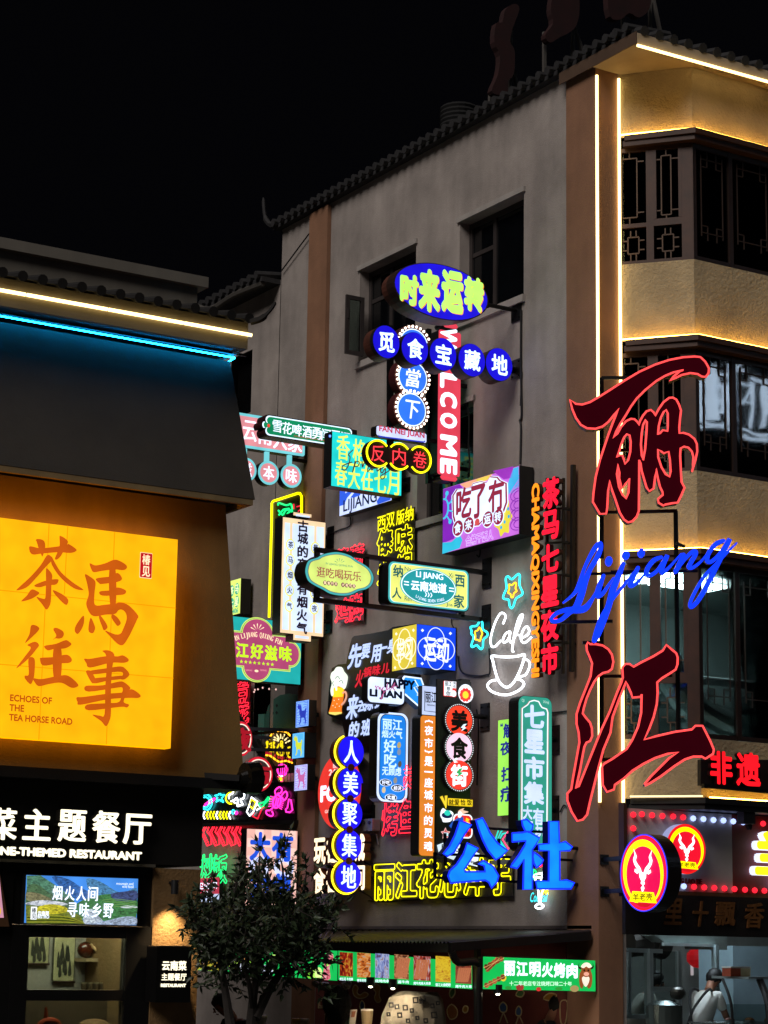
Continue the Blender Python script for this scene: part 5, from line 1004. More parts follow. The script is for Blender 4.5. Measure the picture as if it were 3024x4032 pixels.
# three horse boxes on the pilaster
HORSE = [(.20, .86), (.28, .93), (.34, .80), (.40, .90), (.46, .78), (.50, .62), (.72, .60), (.80, .72), (.86, .70), (.84, .50), (.80, .40), (.86, .20), (.80, .06), (.74, .06), (.76, .22), (.66, .34), (.48, .34), (.46, .20), (.36, .10), (.30, .12), (.38, .24), (.38, .40), (.30, .52), (.30, .68), (.18, .72), (.14, .80)]
for i, (x0, y0, x1, y1, bg_, hx, hl, lb) in enumerate(((1219, 378, 1377, 688, '#7aa8f2', '#2a3cb0', '#3a58c4', 'small blue light box with a dark blue horse, topmost of three'), (1172, 795, 1320, 1100, '#4aa2e6', '#c8d43a', '#7cc0d8', 'small sky blue light box with a yellow horse, middle of three'), (1200, 1212, 1358, 1524, '#aeb6ee', '#b8609c', '#8a6cb8', 'small lilac light box with a pink horse, lowest of three'))):
    s = Sign('J', wallf(.30), 'horse_light_box', lb, 'sign', 'horse light boxes on the orange pilaster'); s.fr.o = s.fr.pt(*s.L((x0+x1)/2, (y0+y1)/2)); s.root.location = s.fr.o
    r = s.rect(x0, y0, x1, y1); s.casing(r, .13 if i != 1 else .2); s.face(r, E(bg_, .95)); (a0, b0), (a1, b1) = r[0], r[2]
    q = lambda p: (a0+(a1-a0)*p[0], b0+(b1-b0)*p[1])
    s.face([q(p) for p in HORSE], E(hx, .85), 'horse', .012)
    fr_ = [q(p) for p in ((.07, .04), (.93, .04), (.93, .96), (.07, .96))]; s.tube(fr_, E(hl, .9, 0), .004, .008, True, 'border_line')
    if i != 1:
        for k in range(9):
            y = .08+.1*k; s.tube([q((.1+.1*j, y+.03*math.sin(j*1.3+k))) for j in range(4)], E(hl, .9, 0), .004, .008, False, 'wave_line'); s.tube([q((.6+.1*j, y+.05+.03*math.sin(j*1.3+k))) for j in range(4)], E(hl, .9, 0), .004, .008, False, 'wave_line')
    s.mb('bracket', STEEL).bar(s.fr.pt(0, 0, -.12), s.fr.pt(0, 0, -.26), .06); s.done()
# wall boxes and wires
def utility(k, x0, y0, x1, y1, lb):
    s = Sign(k, wallf(.16), 'electrical_box', lb, 'electrical box', 'power boxes on the flank wall'); s.fr.o = s.fr.pt(*s.L((x0+x1)/2, (y0+y1)/2)); s.root.location = s.fr.o
    xm = (x0+x1)/2; PL = D('#8d8c92', .4, var=.1)
    for j, (a, b) in enumerate(((x0, xm-3), (xm+3, x1))): s.casing(s.rect(a, y0-j*3, b, y1, 6), .13, PL, 'housing', 0, j); s.casing(s.ell((a+b)/2, y0+(y1-y0)*.3, (b-a)*.18, (y1-y0)*.16, 14), .02, D('#3a3a40', .4), 'dial', .02, j)
    s.mb('conduit', PL).tube([s.fr.pt(*s.L(x0+30, y1), -.06), s.fr.pt(*s.L(x0+36, y1+28), -.08), s.fr.pt(*s.L(x1-16, y1+30), -.1), s.fr.pt(*s.L(x1-14, y1+120), -.13)], .012, 6); s.done()
utility('K', 1086, 1066, 1196, 1168, 'pair of grey power boxes under the cream block letters'); utility('K', 1496, 388, 1582, 488, 'pair of grey power boxes right of the blue disc column')
def cable(k, pts, lb, r=.012):
    f = wallf(.02); m = MB().tube([f.hit(*SP(k, *p)) for p in catmull(pts, 4)], r, 6); tag(m.build('cable', D('#141416', .6)), lb, 'cable', 'black cables on the flank wall')
cable('D', [(1202, -700), (1200, -300), (1205, 60), (1192, 100), (1200, 160), (1195, 420)], 'black cable dropping down the wall to the purple picture box', .016)
cable('D', [(440, 800), (440, 870), (480, 885), (560, 855), (640, 838)], 'black cable looping below the lower flank window')
cable('B', [(995, 1010), (990, 1080), (900, 1115), (800, 1160)], 'black cable running from the LIJIANG wall box to the cream vertical sign')
cable('E', [(1505, 940), (1512, 1130), (1480, 1155), (1420, 1165), (1310, 1150), (1265, 1100), (1250, 1000)], 'black cable looping under the blue face of the corner box')
cable('N', [(0, 915), (90, 920), (200, 918), (340, 908), (500, 890), (660, 900), (800, 888), (960, 868)], 'thin black cable sagging under the wide yellow neon lettering', .009)
cable('D', [(815, 10), (825, 120), (820, 300), (830, 430), (815, 520)], 'black cable beside the red WELCOME sign')
cable('M', [(1205, 272), (1300, 262), (1400, 250), (1500, 232), (1630, 195), (1640, 330), (1638, 460)], 'cable crossing from the green vertical sign onto the pillar', .011)

# recessed balcony door with green swing gate
s = Sign('J', wallf(-.05), 'swing_gate', 'dark green curved swing gate panels in the recessed doorway left of the pilaster', 'gate'); s.fr.o = s.fr.pt(*s.L(1000, 740)); s.root.location = s.fr.o
GG = D('#2f5a4e', .6, var=.2)
s.casing(s.poly([(830, 740), (826, 520), (850, 430), (910, 350), (1000, 290), (1110, 268), (1240, 285), (1245, 745)]), .04, GG, 'gate_panel'); s.casing(s.poly([(735, 540), (812, 535), (808, 830), (728, 828)]), .08, D('#3f7466', .6), 'post', .02)
for x, y in ((965, 425), (905, 520), (962, 518)): s.face(s.poly([(x, y-26), (x+17, y), (x, y+26), (x-17, y)]), D('#0c1412', .8), 'cutout', .004)
s.done()
s = Sign('J', wallf(.12), 'balcony_railing', 'grey metal railing and slanted stair beam left of the three horse boxes', 'railing'); s.fr.o = s.fr.pt(*s.L(850, 760)); s.root.location = s.fr.o
m = s.mb('rail', D('#55555c', .45, .6))
for a in ((630, 728, 1225, 750), (690, 836, 900, 850), (640, 1000, 1200, 1010)): m.bar(s.fr.pt(*s.L(*a[:2])), s.fr.pt(*s.L(*a[2:])), .05)
m2 = s.mb('stair_beam', BLACK); m2.bar(s.fr.pt(*s.L(430, 520), -.05), s.fr.pt(*s.L(1010, 1520), -.05), .1)
m3 = s.mb('mesh_screen', D('#34343c', .6))
for k in range(12): m3.bar(s.fr.pt(*s.L(650+48*k, 742), -.02), s.fr.pt(*s.L(650+48*k, 1450), -.02), .008)
s.done()
s = Sign('J', wallf(.1), 'light_string', 'string of tiny pinkish bulbs in the dark doorway', 'string lights'); s.fr.o = s.fr.pt(*s.L(800, 210)); s.root.location = s.fr.o
pp = [(665, 242), (676, 215), (716, 208), (778, 188), (862, 204), (950, 210)]; s.mb('cord', BLACK).tube([s.fr.pt(*s.L(*p)) for p in catmull(pp, 3)], .004, 4)
for i, p in enumerate(pp): s.mb('bulb', E('#e8b8b0', 1.0, 0), i).ball(s.fr.pt(*s.L(p[0], p[1]+4)), .016, 6)
s.done()
cable('A', [(1460, 960), (1455, 1100), (1450, 1240)], 'black cable hanging from the bracket of the five disc row', .012)
cable('D', [(900, 690), (905, 1060), (880, 1080)], 'black cable hidden behind the purple picture box and hanging below it', .01)
cable('M', [(1290, 1270), (1330, 1200), (1380, 1270), (1385, 1420), (1440, 1540), (1530, 1620)], 'black cable loops by the lower bracket of the green vertical sign', .01)
cable('M', [(450, 240), (470, 400), (462, 760), (455, 1000)], 'black cable running down beside the black sticker board', .01)
cable('K', [(1470, 1010), (1560, 1060), (1600, 1100), (1660, 1100)], 'thin black cable under the cream block letters', .008)
cable('L', [(545, 640), (560, 700), (600, 720), (660, 780)], 'short black cable between the block letters and the yellow lettering', .008)
cable('C', [(1120, 1180), (1100, 1220), (1045, 1240), (1040, 1300)], 'thin cable at the lower bracket of the cream vertical sign', .008)
cable('E', [(1260, 690), (1205, 690), (1200, 740), (1225, 780)], 'thin cable dropping from the long framed sign to the corner box', .008)
# ---------------------------------------------------------------- the big letters at the corner
fd = Vector((CF.x, CF.y, 0)).normalized(); rd = Vector((CR.x, CR.y, 0)).normalized()
def diag(px, py, depth):
    d = ray(px, py); o = CAM+d*depth; return Frame(o, rd, (0,0,1), -fd)
DARKR = E('#420413', .36, .05); DARKR.node_tree.nodes['Principled BSDF'].inputs['Specular IOR Level'].default_value = 0; REDT = E('#ff4a4a', 1.5, 0)
def carved(s, outer, holes, mat, d, c=0, name='face', ret=None):
    v, f = filled(outer, holes); s.mb(name, mat).add([s.fr.pt(a, b, c) for a, b in v], f)
    m = s.mb('return', ret or D('#1a070b', .5))
    for lp in [outer]+holes:
        n = len(lp)
        for i in range(n): m.add([s.fr.pt(*lp[i], c), s.fr.pt(*lp[(i+1) % n], c), s.fr.pt(*lp[(i+1) % n], c-d), s.fr.pt(*lp[i], c-d)], [(0,1,2,3)])
    m.add([s.fr.pt(a, b, c-d) for a, b in v], f)
FD = diag(2420, 2300, 23.6)
s = Sign('G', FD, 'outlined_character_sign', 'huge dark red brush character with glowing red outline, upper of the two on the corner', 'letter sign'); s.fr = Frame(FD.pt(*FD.px(*SP('G', 740, 700))), rd, (0,0,1), -fd); s.root.location = s.fr.o
out = [(258, 403), (300, 432), (345, 437), (400, 420), (465, 382), (540, 335), (640, 270), (750, 205), (860, 155), (960, 122), (1060, 103), (1140, 98), (1180, 102), (1215, 135), (1240, 180), (1238, 215), (1218, 242), (1190, 240), (1160, 222), (1110, 215), (1050, 228), (1000, 252), (962, 270), (990, 240), (1020, 215), (1060, 194), (990, 210), (930, 235), (870, 270), (790, 335), (730, 395), (690, 450), (655, 510), (616, 570), (584, 630), (565, 674), (594, 642), (620, 595), (656, 554), (690, 538), (715, 541), (735, 560), (745, 583), (755, 550), (775, 515), (800, 485), (830, 475), (850, 492), (860, 517), (885, 470), (920, 420), (960, 390), (985, 388), (1010, 402), (1030, 440), (1043, 480), (1036, 540), (1031, 600), (1032, 640), (1060, 637), (1100, 650), (1138, 680), (1155, 715), (1158, 770), (1145, 830), (1120, 912), (1127, 860), (1131, 810), (1120, 770), (1095, 742), (1065, 735), (1040, 747), (1037, 800), (1042, 900), (1047, 985), (1068, 1025), (1045, 1080), (1020, 1130), (980, 1135), (930, 1145), (920, 1152), (885, 1132), (880, 1105), (915, 1075), (912, 1055), (895, 1020), (880, 960), (868, 890), (860, 950), (850, 1030), (820, 1050), (800, 1025), (765, 905), (757, 850), (748, 830), (747, 1000), (745, 1190), (730, 1230), (700, 1262), (670, 1270), (640, 1250), (610, 1200), (580, 1110), (555, 1040), (540, 975), (528, 1050), (522, 1165), (515, 1208), (470, 1210), (420, 1125), (425, 1060), (440, 950), (470, 830), (500, 740), (530, 650), (560, 570), (580, 520), (603, 465), (570, 510), (530, 560), (490, 592), (440, 608), (380, 605), (335, 580), (300, 530), (275, 470)]
holes = [[(590, 810), (605, 770), (620, 720), (640, 670), (660, 647), (680, 655), (688, 700), (685, 770), (670, 830), (648, 858), (638, 820), (628, 795), (610, 795)], [(598, 860), (608, 920), (606, 960), (625, 1030), (650, 1000), (678, 960), (672, 1060), (655, 1102), (630, 1075), (605, 1020), (590, 930)], [(765, 640), (775, 580), (793, 545), (802, 560), (800, 620), (790, 750), (775, 830), (766, 800), (760, 720)], [(880, 650), (885, 590), (900, 530), (920, 490), (938, 475), (950, 500), (950, 590), (948, 625), (915, 618), (895, 640)], [(880, 755), (905, 770), (922, 782), (955, 770), (965, 830), (970, 910), (962, 948), (935, 930), (905, 880), (882, 810)]]
carved(s, s.poly(out), [s.poly(h) for h in holes], DARKR, .16)
for lp in [out]+holes: s.tube(s.poly(lp), REDT, .012, .012, True)
fm = s.mb('frame', STEEL)
def dbar(k, x0, y0, x1, y1, w=.035, c=-.22): fm.bar(s.fr.pt(*s.fr.px(*SP(k, x0, y0)), c), s.fr.pt(*s.fr.px(*SP(k, x1, y1)), c), w)
dbar('G', 497, 210, 497, 1500); dbar('G', 497, 212, 1000, 206); dbar('G', 497, 1172, 1035, 1160); dbar('G', 1025, 1160, 1030, 1560); dbar('G', 497, 730, 900, 722)
s.done()
s = Sign('H', FD, 'outlined_character_sign', 'huge dark red brush character with glowing red outline, lower of the two on the corner', 'letter sign'); s.fr = Frame(FD.pt(*FD.px(*SP('H', 740, 900))), rd, (0,0,1), -fd); s.root.location = s.fr.o
out = [(385, 322), (400, 335), (440, 335), (490, 345), (530, 372), (555, 410), (565, 460), (555, 510), (530, 530), (490, 540), (460, 562), (430, 600), (400, 660), (375, 720), (355, 790), (348, 825), (370, 855), (400, 890), (413, 930), (415, 985), (400, 1020), (375, 1030), (360, 1060), (350, 1110), (330, 1220), (310, 1310), (300, 1355), (320, 1340), (360, 1240), (420, 1090), (480, 940), (540, 810), (590, 680), (620, 610), (632, 570), (628, 500), (650, 475), (680, 475), (708, 495), (760, 465), (850, 420), (915, 380), (940, 340), (980, 375), (1010, 400), (1020, 430), (1018, 480), (1005, 515), (960, 545), (910, 575), (875, 605), (878, 680), (872, 760), (850, 850), (820, 930), (783, 1010), (870, 985), (1000, 955), (1120, 938), (1145, 912), (1195, 912), (1220, 960), (1250, 1020), (1275, 1080), (1270, 1110), (1240, 1130), (1215, 1145), (1190, 1130), (1130, 1130), (1070, 1150), (1000, 1195), (900, 1270), (830, 1315), (790, 1335), (785, 1325), (830, 1270), (900, 1200), (960, 1140), (1025, 1098), (950, 1110), (860, 1140), (780, 1180), (700, 1230), (640, 1285), (575, 1330), (570, 1362), (520, 1380), (490, 1330), (485, 1200), (500, 1180), (560, 1145), (660, 1075), (700, 1010), (740, 920), (762, 820), (765, 690), (755, 708), (700, 713), (690, 680), (668, 630), (655, 600), (640, 640), (600, 740), (560, 850), (545, 960), (495, 1080), (460, 1210), (420, 1370), (400, 1450), (380, 1540), (350, 1575), (310, 1585), (270, 1520), (240, 1440), (240, 1390), (268, 1360), (280, 1280), (300, 1170), (325, 1030), (320, 960), (305, 900), (305, 830), (330, 750), (370, 650), (405, 560), (415, 470), (395, 420), (378, 380), (375, 345)]
carved(s, s.poly(out), [], DARKR, .16); s.tube(s.poly(out), REDT, .012, .012, True)
fm = s.mb('frame', STEEL)
dbar('H', 497, -100, 497, 1140); dbar('H', 130, 160, 575, 152); dbar('H', 360, 305, 500, 303); dbar('H', 497, 1138, 640, 1134); dbar('H', 1030, -230, 1045, 940); dbar('H', 497, 545, 1000, 540); s.done()
# script word between them
BLUEL = E('#0a34ff', 1.1, .06)
s = Sign('G', FD, 'script_letter_sign', 'glowing blue slanted script word between the two huge red characters', 'letter sign'); s.fr = Frame(FD.pt(*FD.px(*SP('G', 800, 1650)), .12), rd, (0,0,1), -fd); s.root.location = s.fr.o
def ribbon(pts, ws, k='G', n=5):
    P = catmull([(*p, w) for p, w in zip(pts, ws)], n); L = [(*s.fr.px(*SP(k, x, y)), w*CROPS[k][2]/FPX*23.6) for x, y, w in P]
    fm, ft = s.mb('face', BLUEL), s.mb('return', D('#05104a', .4)); A, B = [], []
    for i, (a, b, w) in enumerate(L):
        j0, j1 = max(0, i-1), min(len(L)-1, i+1); t = Vector((L[j1][0]-L[j0][0], L[j1][1]-L[j0][1])); t = t.normalized() if t.length > 1e-6 else Vector((1, 0))
        A.append((a-t.y*w, b+t.x*w)); B.append((a+t.y*w, b-t.x*w))
    for i in range(len(L)-1):
        fm.add([s.fr.pt(*A[i]), s.fr.pt(*B[i]), s.fr.pt(*B[i+1]), s.fr.pt(*A[i+1])], [(0,1,2,3)])
        for q in (A, B): ft.add([s.fr.pt(*q[i], -.001), s.fr.pt(*q[i+1], -.001), s.fr.pt(*q[i+1], -.07), s.fr.pt(*q[i], -.07)], [(0,1,2,3)])
    for (a, b, w) in (L[0], L[-1]): fm.add([s.fr.pt(a+w*math.cos(t), b+w*math.sin(t), .0005) for t in [math.pi/6*i for i in range(12)]], [tuple(range(12))])
ribbon([(740, 1335), (840, 1250), (890, 1160), (930, 1030), (980, 920), (1040, 820), (1080, 785), (1085, 830), (1050, 920), (990, 1020), (945, 1130), (905, 1260), (860, 1370), (800, 1420), (720, 1490), (650, 1505), (632, 1478), (680, 1430), (770, 1400), (860, 1400), (940, 1385), (1000, 1310), (1040, 1235)], [8, 16, 22, 16, 18, 22, 16, 20, 24, 22, 26, 32, 30, 24, 18, 18, 16, 18, 22, 32, 30, 18, 10], 'F')
ribbon([(1110, 1085), (1080, 1160), (1052, 1255), (1065, 1275), (1110, 1240), (1160, 1165), (1200, 1105)], [16, 24, 26, 20, 18, 12, 6], 'F')
ribbon([(1290, 975), (1250, 1080), (1200, 1200), (1160, 1350), (1110, 1500), (1060, 1630), (1022, 1690), (1025, 1640), (1070, 1500), (1130, 1390), (1200, 1290), (1290, 1180), (1390, 1050)], [18, 26, 30, 28, 26, 22, 16, 14, 14, 14, 16, 14, 8], 'F')
ribbon([(740, 1590), (710, 1650), (685, 1708), (702, 1716), (750, 1678), (810, 1605)], [14, 17, 18, 13, 11, 5])
ribbon([(905, 1515), (855, 1535), (812, 1585), (800, 1632), (830, 1642), (878, 1608), (918, 1550), (948, 1502), (918, 1575), (905, 1622), (930, 1615), (985, 1560), (1045, 1490)], [12, 16, 16, 16, 14, 13, 14, 14, 15, 15, 12, 9, 5])
ribbon([(1062, 1498), (1030, 1565), (1003, 1622), (1040, 1568), (1090, 1508), (1135, 1472), (1148, 1490), (1115, 1550), (1098, 1586), (1128, 1588), (1185, 1545), (1240, 1475)], [15, 16, 15, 12, 13, 15, 16, 16, 15, 12, 9, 5])
ribbon([(1345, 1398), (1290, 1422), (1240, 1485), (1228, 1538), (1255, 1548), (1310, 1500), (1360, 1430), (1388, 1388), (1345, 1480), (1285, 1600), (1225, 1720), (1165, 1820), (1118, 1868), (1108, 1842), (1140, 1765), (1210, 1650), (1290, 1565), (1370, 1482), (1437, 1415)], [13, 16, 16, 16, 14, 13, 14, 15, 17, 17, 17, 16, 14, 12, 12, 12, 11, 9, 5])
for k, x, y, rx, ry in (('F', 1160, 950, 32, 42), ('F', 1315, 897, 34, 36), ('G', 765, 1483, 24, 30)):
    s.k = k; s.casing(s.ell(x, y, rx, ry, 20), .07, BLUEL, 'dot', 0, (x, y))
s.k = 'G'; fm = s.mb('frame', STEEL); dbar('G', 390, 1612, 700, 1605, .03, -.2); dbar('G', 560, 1596, 1180, 1590, .03, -.2); dbar('G', 1026, 1390, 1090, 1420, .03, -.2); s.done()
# blue channel characters
fg = bladef('N', 1580, 535)
s = Sign('N', fg, 'channel_letter_sign', 'two big glowing blue block characters on dark rails low on the flank', 'letter sign'); s.fr.o = s.fr.pt(*s.L(1050, 600)); s.root.location = s.fr.o
BCH, BRT = E('#0f7cff', 1.0, .22), D('#0a1a6a', .35)
def chan(pts, key):
    p = s.poly(pts); s.face(p, BCH, 'face', .001, None, key); s.casing(scale2(p, 1.004), .13, BRT, 'return', -.001, key); s.tube(p, E('#1530ff', 1.1, 0), .012, 0, True, 'rim', key)
for i, p in enumerate(([(663, 333), (748, 365), (700, 430), (660, 500), (620, 565), (575, 592), (545, 575), (590, 520), (630, 440), (650, 380)], [(782, 330), (828, 315), (850, 355), (880, 420), (940, 500), (1010, 550), (970, 590), (925, 617), (870, 550), (830, 470), (800, 390)],
  [(718, 498), (797, 535), (760, 590), (695, 690), (700, 706), (850, 705), (842, 660), (800, 648), (835, 625), (905, 665), (945, 735), (932, 780), (895, 822), (876, 780), (850, 765), (598, 785), (580, 735), (592, 700), (640, 655), (690, 580)],
  [(1115, 332), (1150, 325), (1195, 365), (1188, 400), (1165, 420), (1140, 408), (1122, 370)], [(1045, 425), (1120, 420), (1160, 412), (1242, 460), (1215, 510), (1190, 545), (1190, 832), (1125, 834), (1130, 612), (1080, 680), (1035, 668), (1045, 650), (1090, 590), (1135, 515), (1145, 480), (1045, 487)], [(1205, 565), (1240, 590), (1270, 620), (1255, 650), (1220, 675), (1202, 640), (1194, 595)],
  [(1310, 340), (1380, 340), (1386, 498), (1430, 487), (1480, 525), (1462, 550), (1388, 554), (1388, 770), (1440, 765), (1495, 785), (1472, 827), (1226, 829), (1215, 772), (1310, 774), (1312, 552), (1240, 550), (1235, 507), (1312, 502)])): chan(p, i)
fm = s.mb('frame', STEEL)
for a in ((740, 372, 1330, 412), (545, 570, 1580, 620), (560, 745, 1580, 800)): fm.bar(s.fr.pt(*s.L(a[0], a[1]), -.2), s.fr.pt(*s.L(a[2], a[3]), -.2), .03)
for a in ((552, 560, 552, 745), (625, 420, 630, 660), (1018, 460, 1018, 770)): fm.bar(s.fr.pt(*s.L(a[0], a[1]), -.2), s.fr.pt(*s.L(a[2], a[3]), -.2), .03)
for y in (535, 798): s.bracket('N', 1580, y, .5, (.14, .14), .022)
s.done()
# ---------------------------------------------------------------- pillar tube lights
def tubes(name_l, x, zs, y):
    mm = MB()
    for a, b in zip(zs[:-1], zs[1:]): mm.tube([(x, y, a+.012), (x, y, b-.012)], .019, 8)
    return tag(mm.build('led_strip', WARM), name_l, 'light strip')
t1 = yplane(YP-.03); zt_, zb_ = t1.hit(2350, 300).z, t1.hit(2362, 3155).z
zz = [zt_-(zt_-zb_)*f for f in (0, .087, .232, .378, .523, .668, .815, .9, 1)]
tubes('left of two vertical warm tube lights on the orange corner pillar', 16.07, zz, YP-.03)
zt_ = t1.hit(2433, 312).z; zz = [zt_-(zt_-zb_)*f for f in (0, .08, .128, .21, .36, .51, .655, .80, .9, 1)]
tubes('right of two vertical warm tube lights, beside the bay window', 16.425, zz, YP-.03)
te = yplane(19.965); a, b = te.hit(2508, 178), te.hit(3060, 332); mm = MB(); n = 4
for i in range(n): mm.tube([a.lerp(b, i/n+.003), a.lerp(b, (i+1)/n-.003)], .019, 8)
tag(mm.build('led_strip', WARM), 'warm tube light along the front eave at the top right', 'light strip')
mm = MB(); f9 = Frame(BA+bn*.2+Vector((0,0,4.17)), bu, (0,0,1), bn); P0 = f9.hit(*SP('O', 398, 572)); P1 = f9.hit(*SP('O', 1035, 570))
mm.bar(BA+bn*.19+bu*.12+Vector((0,0,4.172)), BB+bn*.10+Vector((-.03,-.09,4.172)), .025, .02)
tag(mm.build('led_strip', E('#ffe2a8', 1.8, 0)), 'short warm dotted strip on the black canopy edge above the shop', 'light strip')
tag(MB().bar(BB+Vector((.05,-.10,4.17)), BC+Vector((0,-.10,4.17)), .02, .012).build('led_strip', COVE), 'warm light strip behind the black canopy edge, below the red letters', 'light strip')
# red sign on the bay front
fh = yplane(20.07)
s = Sign('O', fh, 'letter_sign', 'two glowing red brush characters on a dark panel under the lower bay window', 'letter sign'); s.fr.o = s.fr.pt(*s.L(1340, 300)); s.root.location = s.fr.o
s.casing(s.poly([(1062, 205), (1062, 440), (1659, 492), (1900, 520), (1900, 210)]), .06, D('#15100f', .6), 'backing', -.02); s.mb('rail', STEEL).bar(s.fr.pt(*s.L(1060, 446), .02), s.fr.pt(*s.L(1900, 522), .02), .05)
for ch, x, y, w, h in (('非', 1208, 285, 200, 300), ('遗', 1452, 300, 220, 305), ('美', 1760, 325, 220, 305)): s.text(ch, x, y, w, h, E('#ff1420', 1.05, .05), .045, c=.06, key=ch); s.text(ch, x, y, w, h, RET, .045, c=.055, ext=.05, name='letter_return', key=ch)
s.done()
# shop board with bulbs
fb = yplane(20.5)
s = Sign('O', fb, 'shop_board', 'white and dark red shop board edged with red and white bulbs', 'sign board'); s.fr.o = s.fr.pt(*s.L(900, 1000)); s.root.location = s.fr.o
r = [s.L(*p) for p in ((375, 1395), (375, 640), (1335, 740), (1335, 1420))]; z0, z1 = s.L(700, 1390)[1], s.L(380, 645)[1]
a0, am, a1 = s.L(375, 1000)[0], s.L(1335, 1000)[0], s.L(1335, 1000)[0]+2.6
s.casing([(a0, z0), (am, z0), (am, z1), (a0, z1)], .05, D('#b9b2ae', .6, var=.1), 'white_panel'); s.casing([(am+.002, z0), (a1, z0), (a1, z1), (am+.002, z1)], .05, D('#6d1712', .6, var=.2), 'red_panel')
s.casing([(a0, z0-.08), (a1, z0-.08), (a1, z0-.002), (a0, z0-.002)], .1, D('#6b4426', .6), 'ledge', .03); s.casing([(a0-.05, z0-.08), (a0-.003, z0-.08), (a0-.003, z1+.06), (a0-.05, z1+.06)], .1, D('#4a2a1c', .6), 'post', .03)
RB2, WB2 = E('#ff2436', 1.5, 0), E('#a8bcff', 1.3, 0)
for i, (x, y) in enumerate([(430, 706), (508, 702), (600, 711), (693, 718), (790, 722), (880, 730), (970, 740), (1062, 746), (1153, 754), (1243, 759), (1331, 767), (1420, 775), (1600, 787), (1690, 795), (430, 830), (885, 1352), (978, 1357), (1070, 1362), (1161, 1366), (1253, 1371), (1343, 1377), (1437, 1383), (1525, 1388), (1612, 1392)]):
    s.mb('bulb', WB2 if 5 < i < 12 or i == 15 else RB2, i).ball(s.fr.pt(*s.L(x, y), .03), .036, 8)
s.text('YANG LAO KE', 910, 1305, 285, 50, D('#8a1420', .5), .04, name='latin_lettering', ext=.02, c=.03)
for t, key in (('羊', 1),):
    s.text(t, 1690, 1120, 420, 520, E('#f2f01a', 1.2, .05), .05, c=.12, key=key); s.text(t, 1690, 1120, 420, 520, E('#dfe6ff', .9, 0), .06, c=.10, ext=.08, name='letter_return', key=key)
s.done()
def sheep(s, cx, cy, w, h, key, tilt=0):
    """horned goat head over a plate with three characters, inside a yellow brush ring"""
    q = lambda x, y: (cx+w*x, cy+h*(y+tilt*x))
    RD, YE, WH = E('#d81028' if key == 'b' else '#d80f4a', 1.0, .06), E('#fff000', 1.05, .04), E('#f2f8ff', 1.3, 0)
    e = s.ell(cx, cy, w, h, 48); s.face(e, E('#e01c14', 1), 'rim_face', .004); s.face(scale2(e, .94), RD, 'face', .007)
    A, B = [], []
    for i in range(41):
        t = math.radians(-38+316*(1-i/40)-20); k = .5+.5*math.cos(math.radians(-20+i*9)); A.append(q(.88*math.cos(t), -.88*math.sin(t))); B.append(q((.88-.05-.15*math.sin(math.pi*i/40))*math.cos(t), -(.88-.05-.13*math.sin(math.pi*i/40))*math.sin(t)))
    s.face(s.poly(A+B[::-1]), YE, 'ring', .011)
    s.face(s.poly([q(-.46, .50), q(.46, .50), q(.60, .78), q(-.60, .78)]), YE, 'plate', .014); s.face(s.poly([q(-.38, .80), q(.42, .80), q(.18, .9), q(-.12, .9)]), E('#c4141c', .9), 'lower_face', .015)
    s.text('羊老壳', *q(0, .64), w*.86, h*.2, E('#7a5a10', .6, 0), .02, c=.02)
    for sg in (1, -1):
        hp = [(.04, .02), (.10, -.12), (.22, -.22), (.30, -.32), (.26, -.42), (.34, -.54), (.40, -.62), (.36, -.46), (.42, -.34), (.36, -.20), (.24, -.08), (.16, .02)]
        s.face(s.poly([q(sg*x, y) for x, y in hp], 2), WH, 'horn', .018, None, sg); s.face(s.poly([q(sg*x, y) for x, y in ((.16, -.02), (.34, -.10), (.36, -.02), (.24, .04))]), WH, 'ear', .018, None, sg)
    s.face(s.poly([q(x, y) for x, y in ((-.16, -.02), (-.06, .02), (0, -.02), (.06, .02), (.16, -.02), (.14, .12), (.06, .22), (.10, .28), (.03, .34), (.08, .4), (.01, .5), (-.03, .5), (-.08, .4), (0, .33), (-.09, .28), (-.06, .22), (-.14, .12))]), WH, 'head', .019)
s = Sign('O', yplane(20.32), 'round_logo_sign', 'round red and yellow goat head sign mounted flat on the shop board', 'sign'); s.fr.o = s.fr.pt(*s.L(915, 1015)); s.root.location = s.fr.o
e = s.ell(917, 1015, 178, 226, 44); s.casing(e, .12, E('#b9c6ff', .5, 0), 'casing'); sheep(s, 917, 1015, 178, 226, 'b', .08); s.done()
fx = Frame((15.9, 20.2, 3), (0,-1,0), (0,0,1), (-1,0,0))
s = Sign('O', fx, 'round_logo_sign', 'round crimson and yellow goat head sign projecting from the pillar', 'sign'); s.fr.o = s.fr.pt(*s.L(540, 1230)); s.root.location = s.fr.o
e = s.ell(540, 1230, 210, 345, 48); s.casing(scale2(e, 1.02), .2, D('#191313', .4)); s.tube(e, E('#3a3cff', .9, 0), .008, .006, True, 'edge_glow'); sheep(s, 540, 1230, 208, 342, 'a', .04)
fm = s.mb('bracket', STEEL)
for y in (1090, 1385): q_ = s.fr.pt(*s.L(350, y), -.1); fm.bar(q_, Vector((16.15, YP-.003, q_.z)), .05); fm.box(16.09, YP-.02, q_.z-.06, 16.21, YP-.003, q_.z+.06)
s.done()
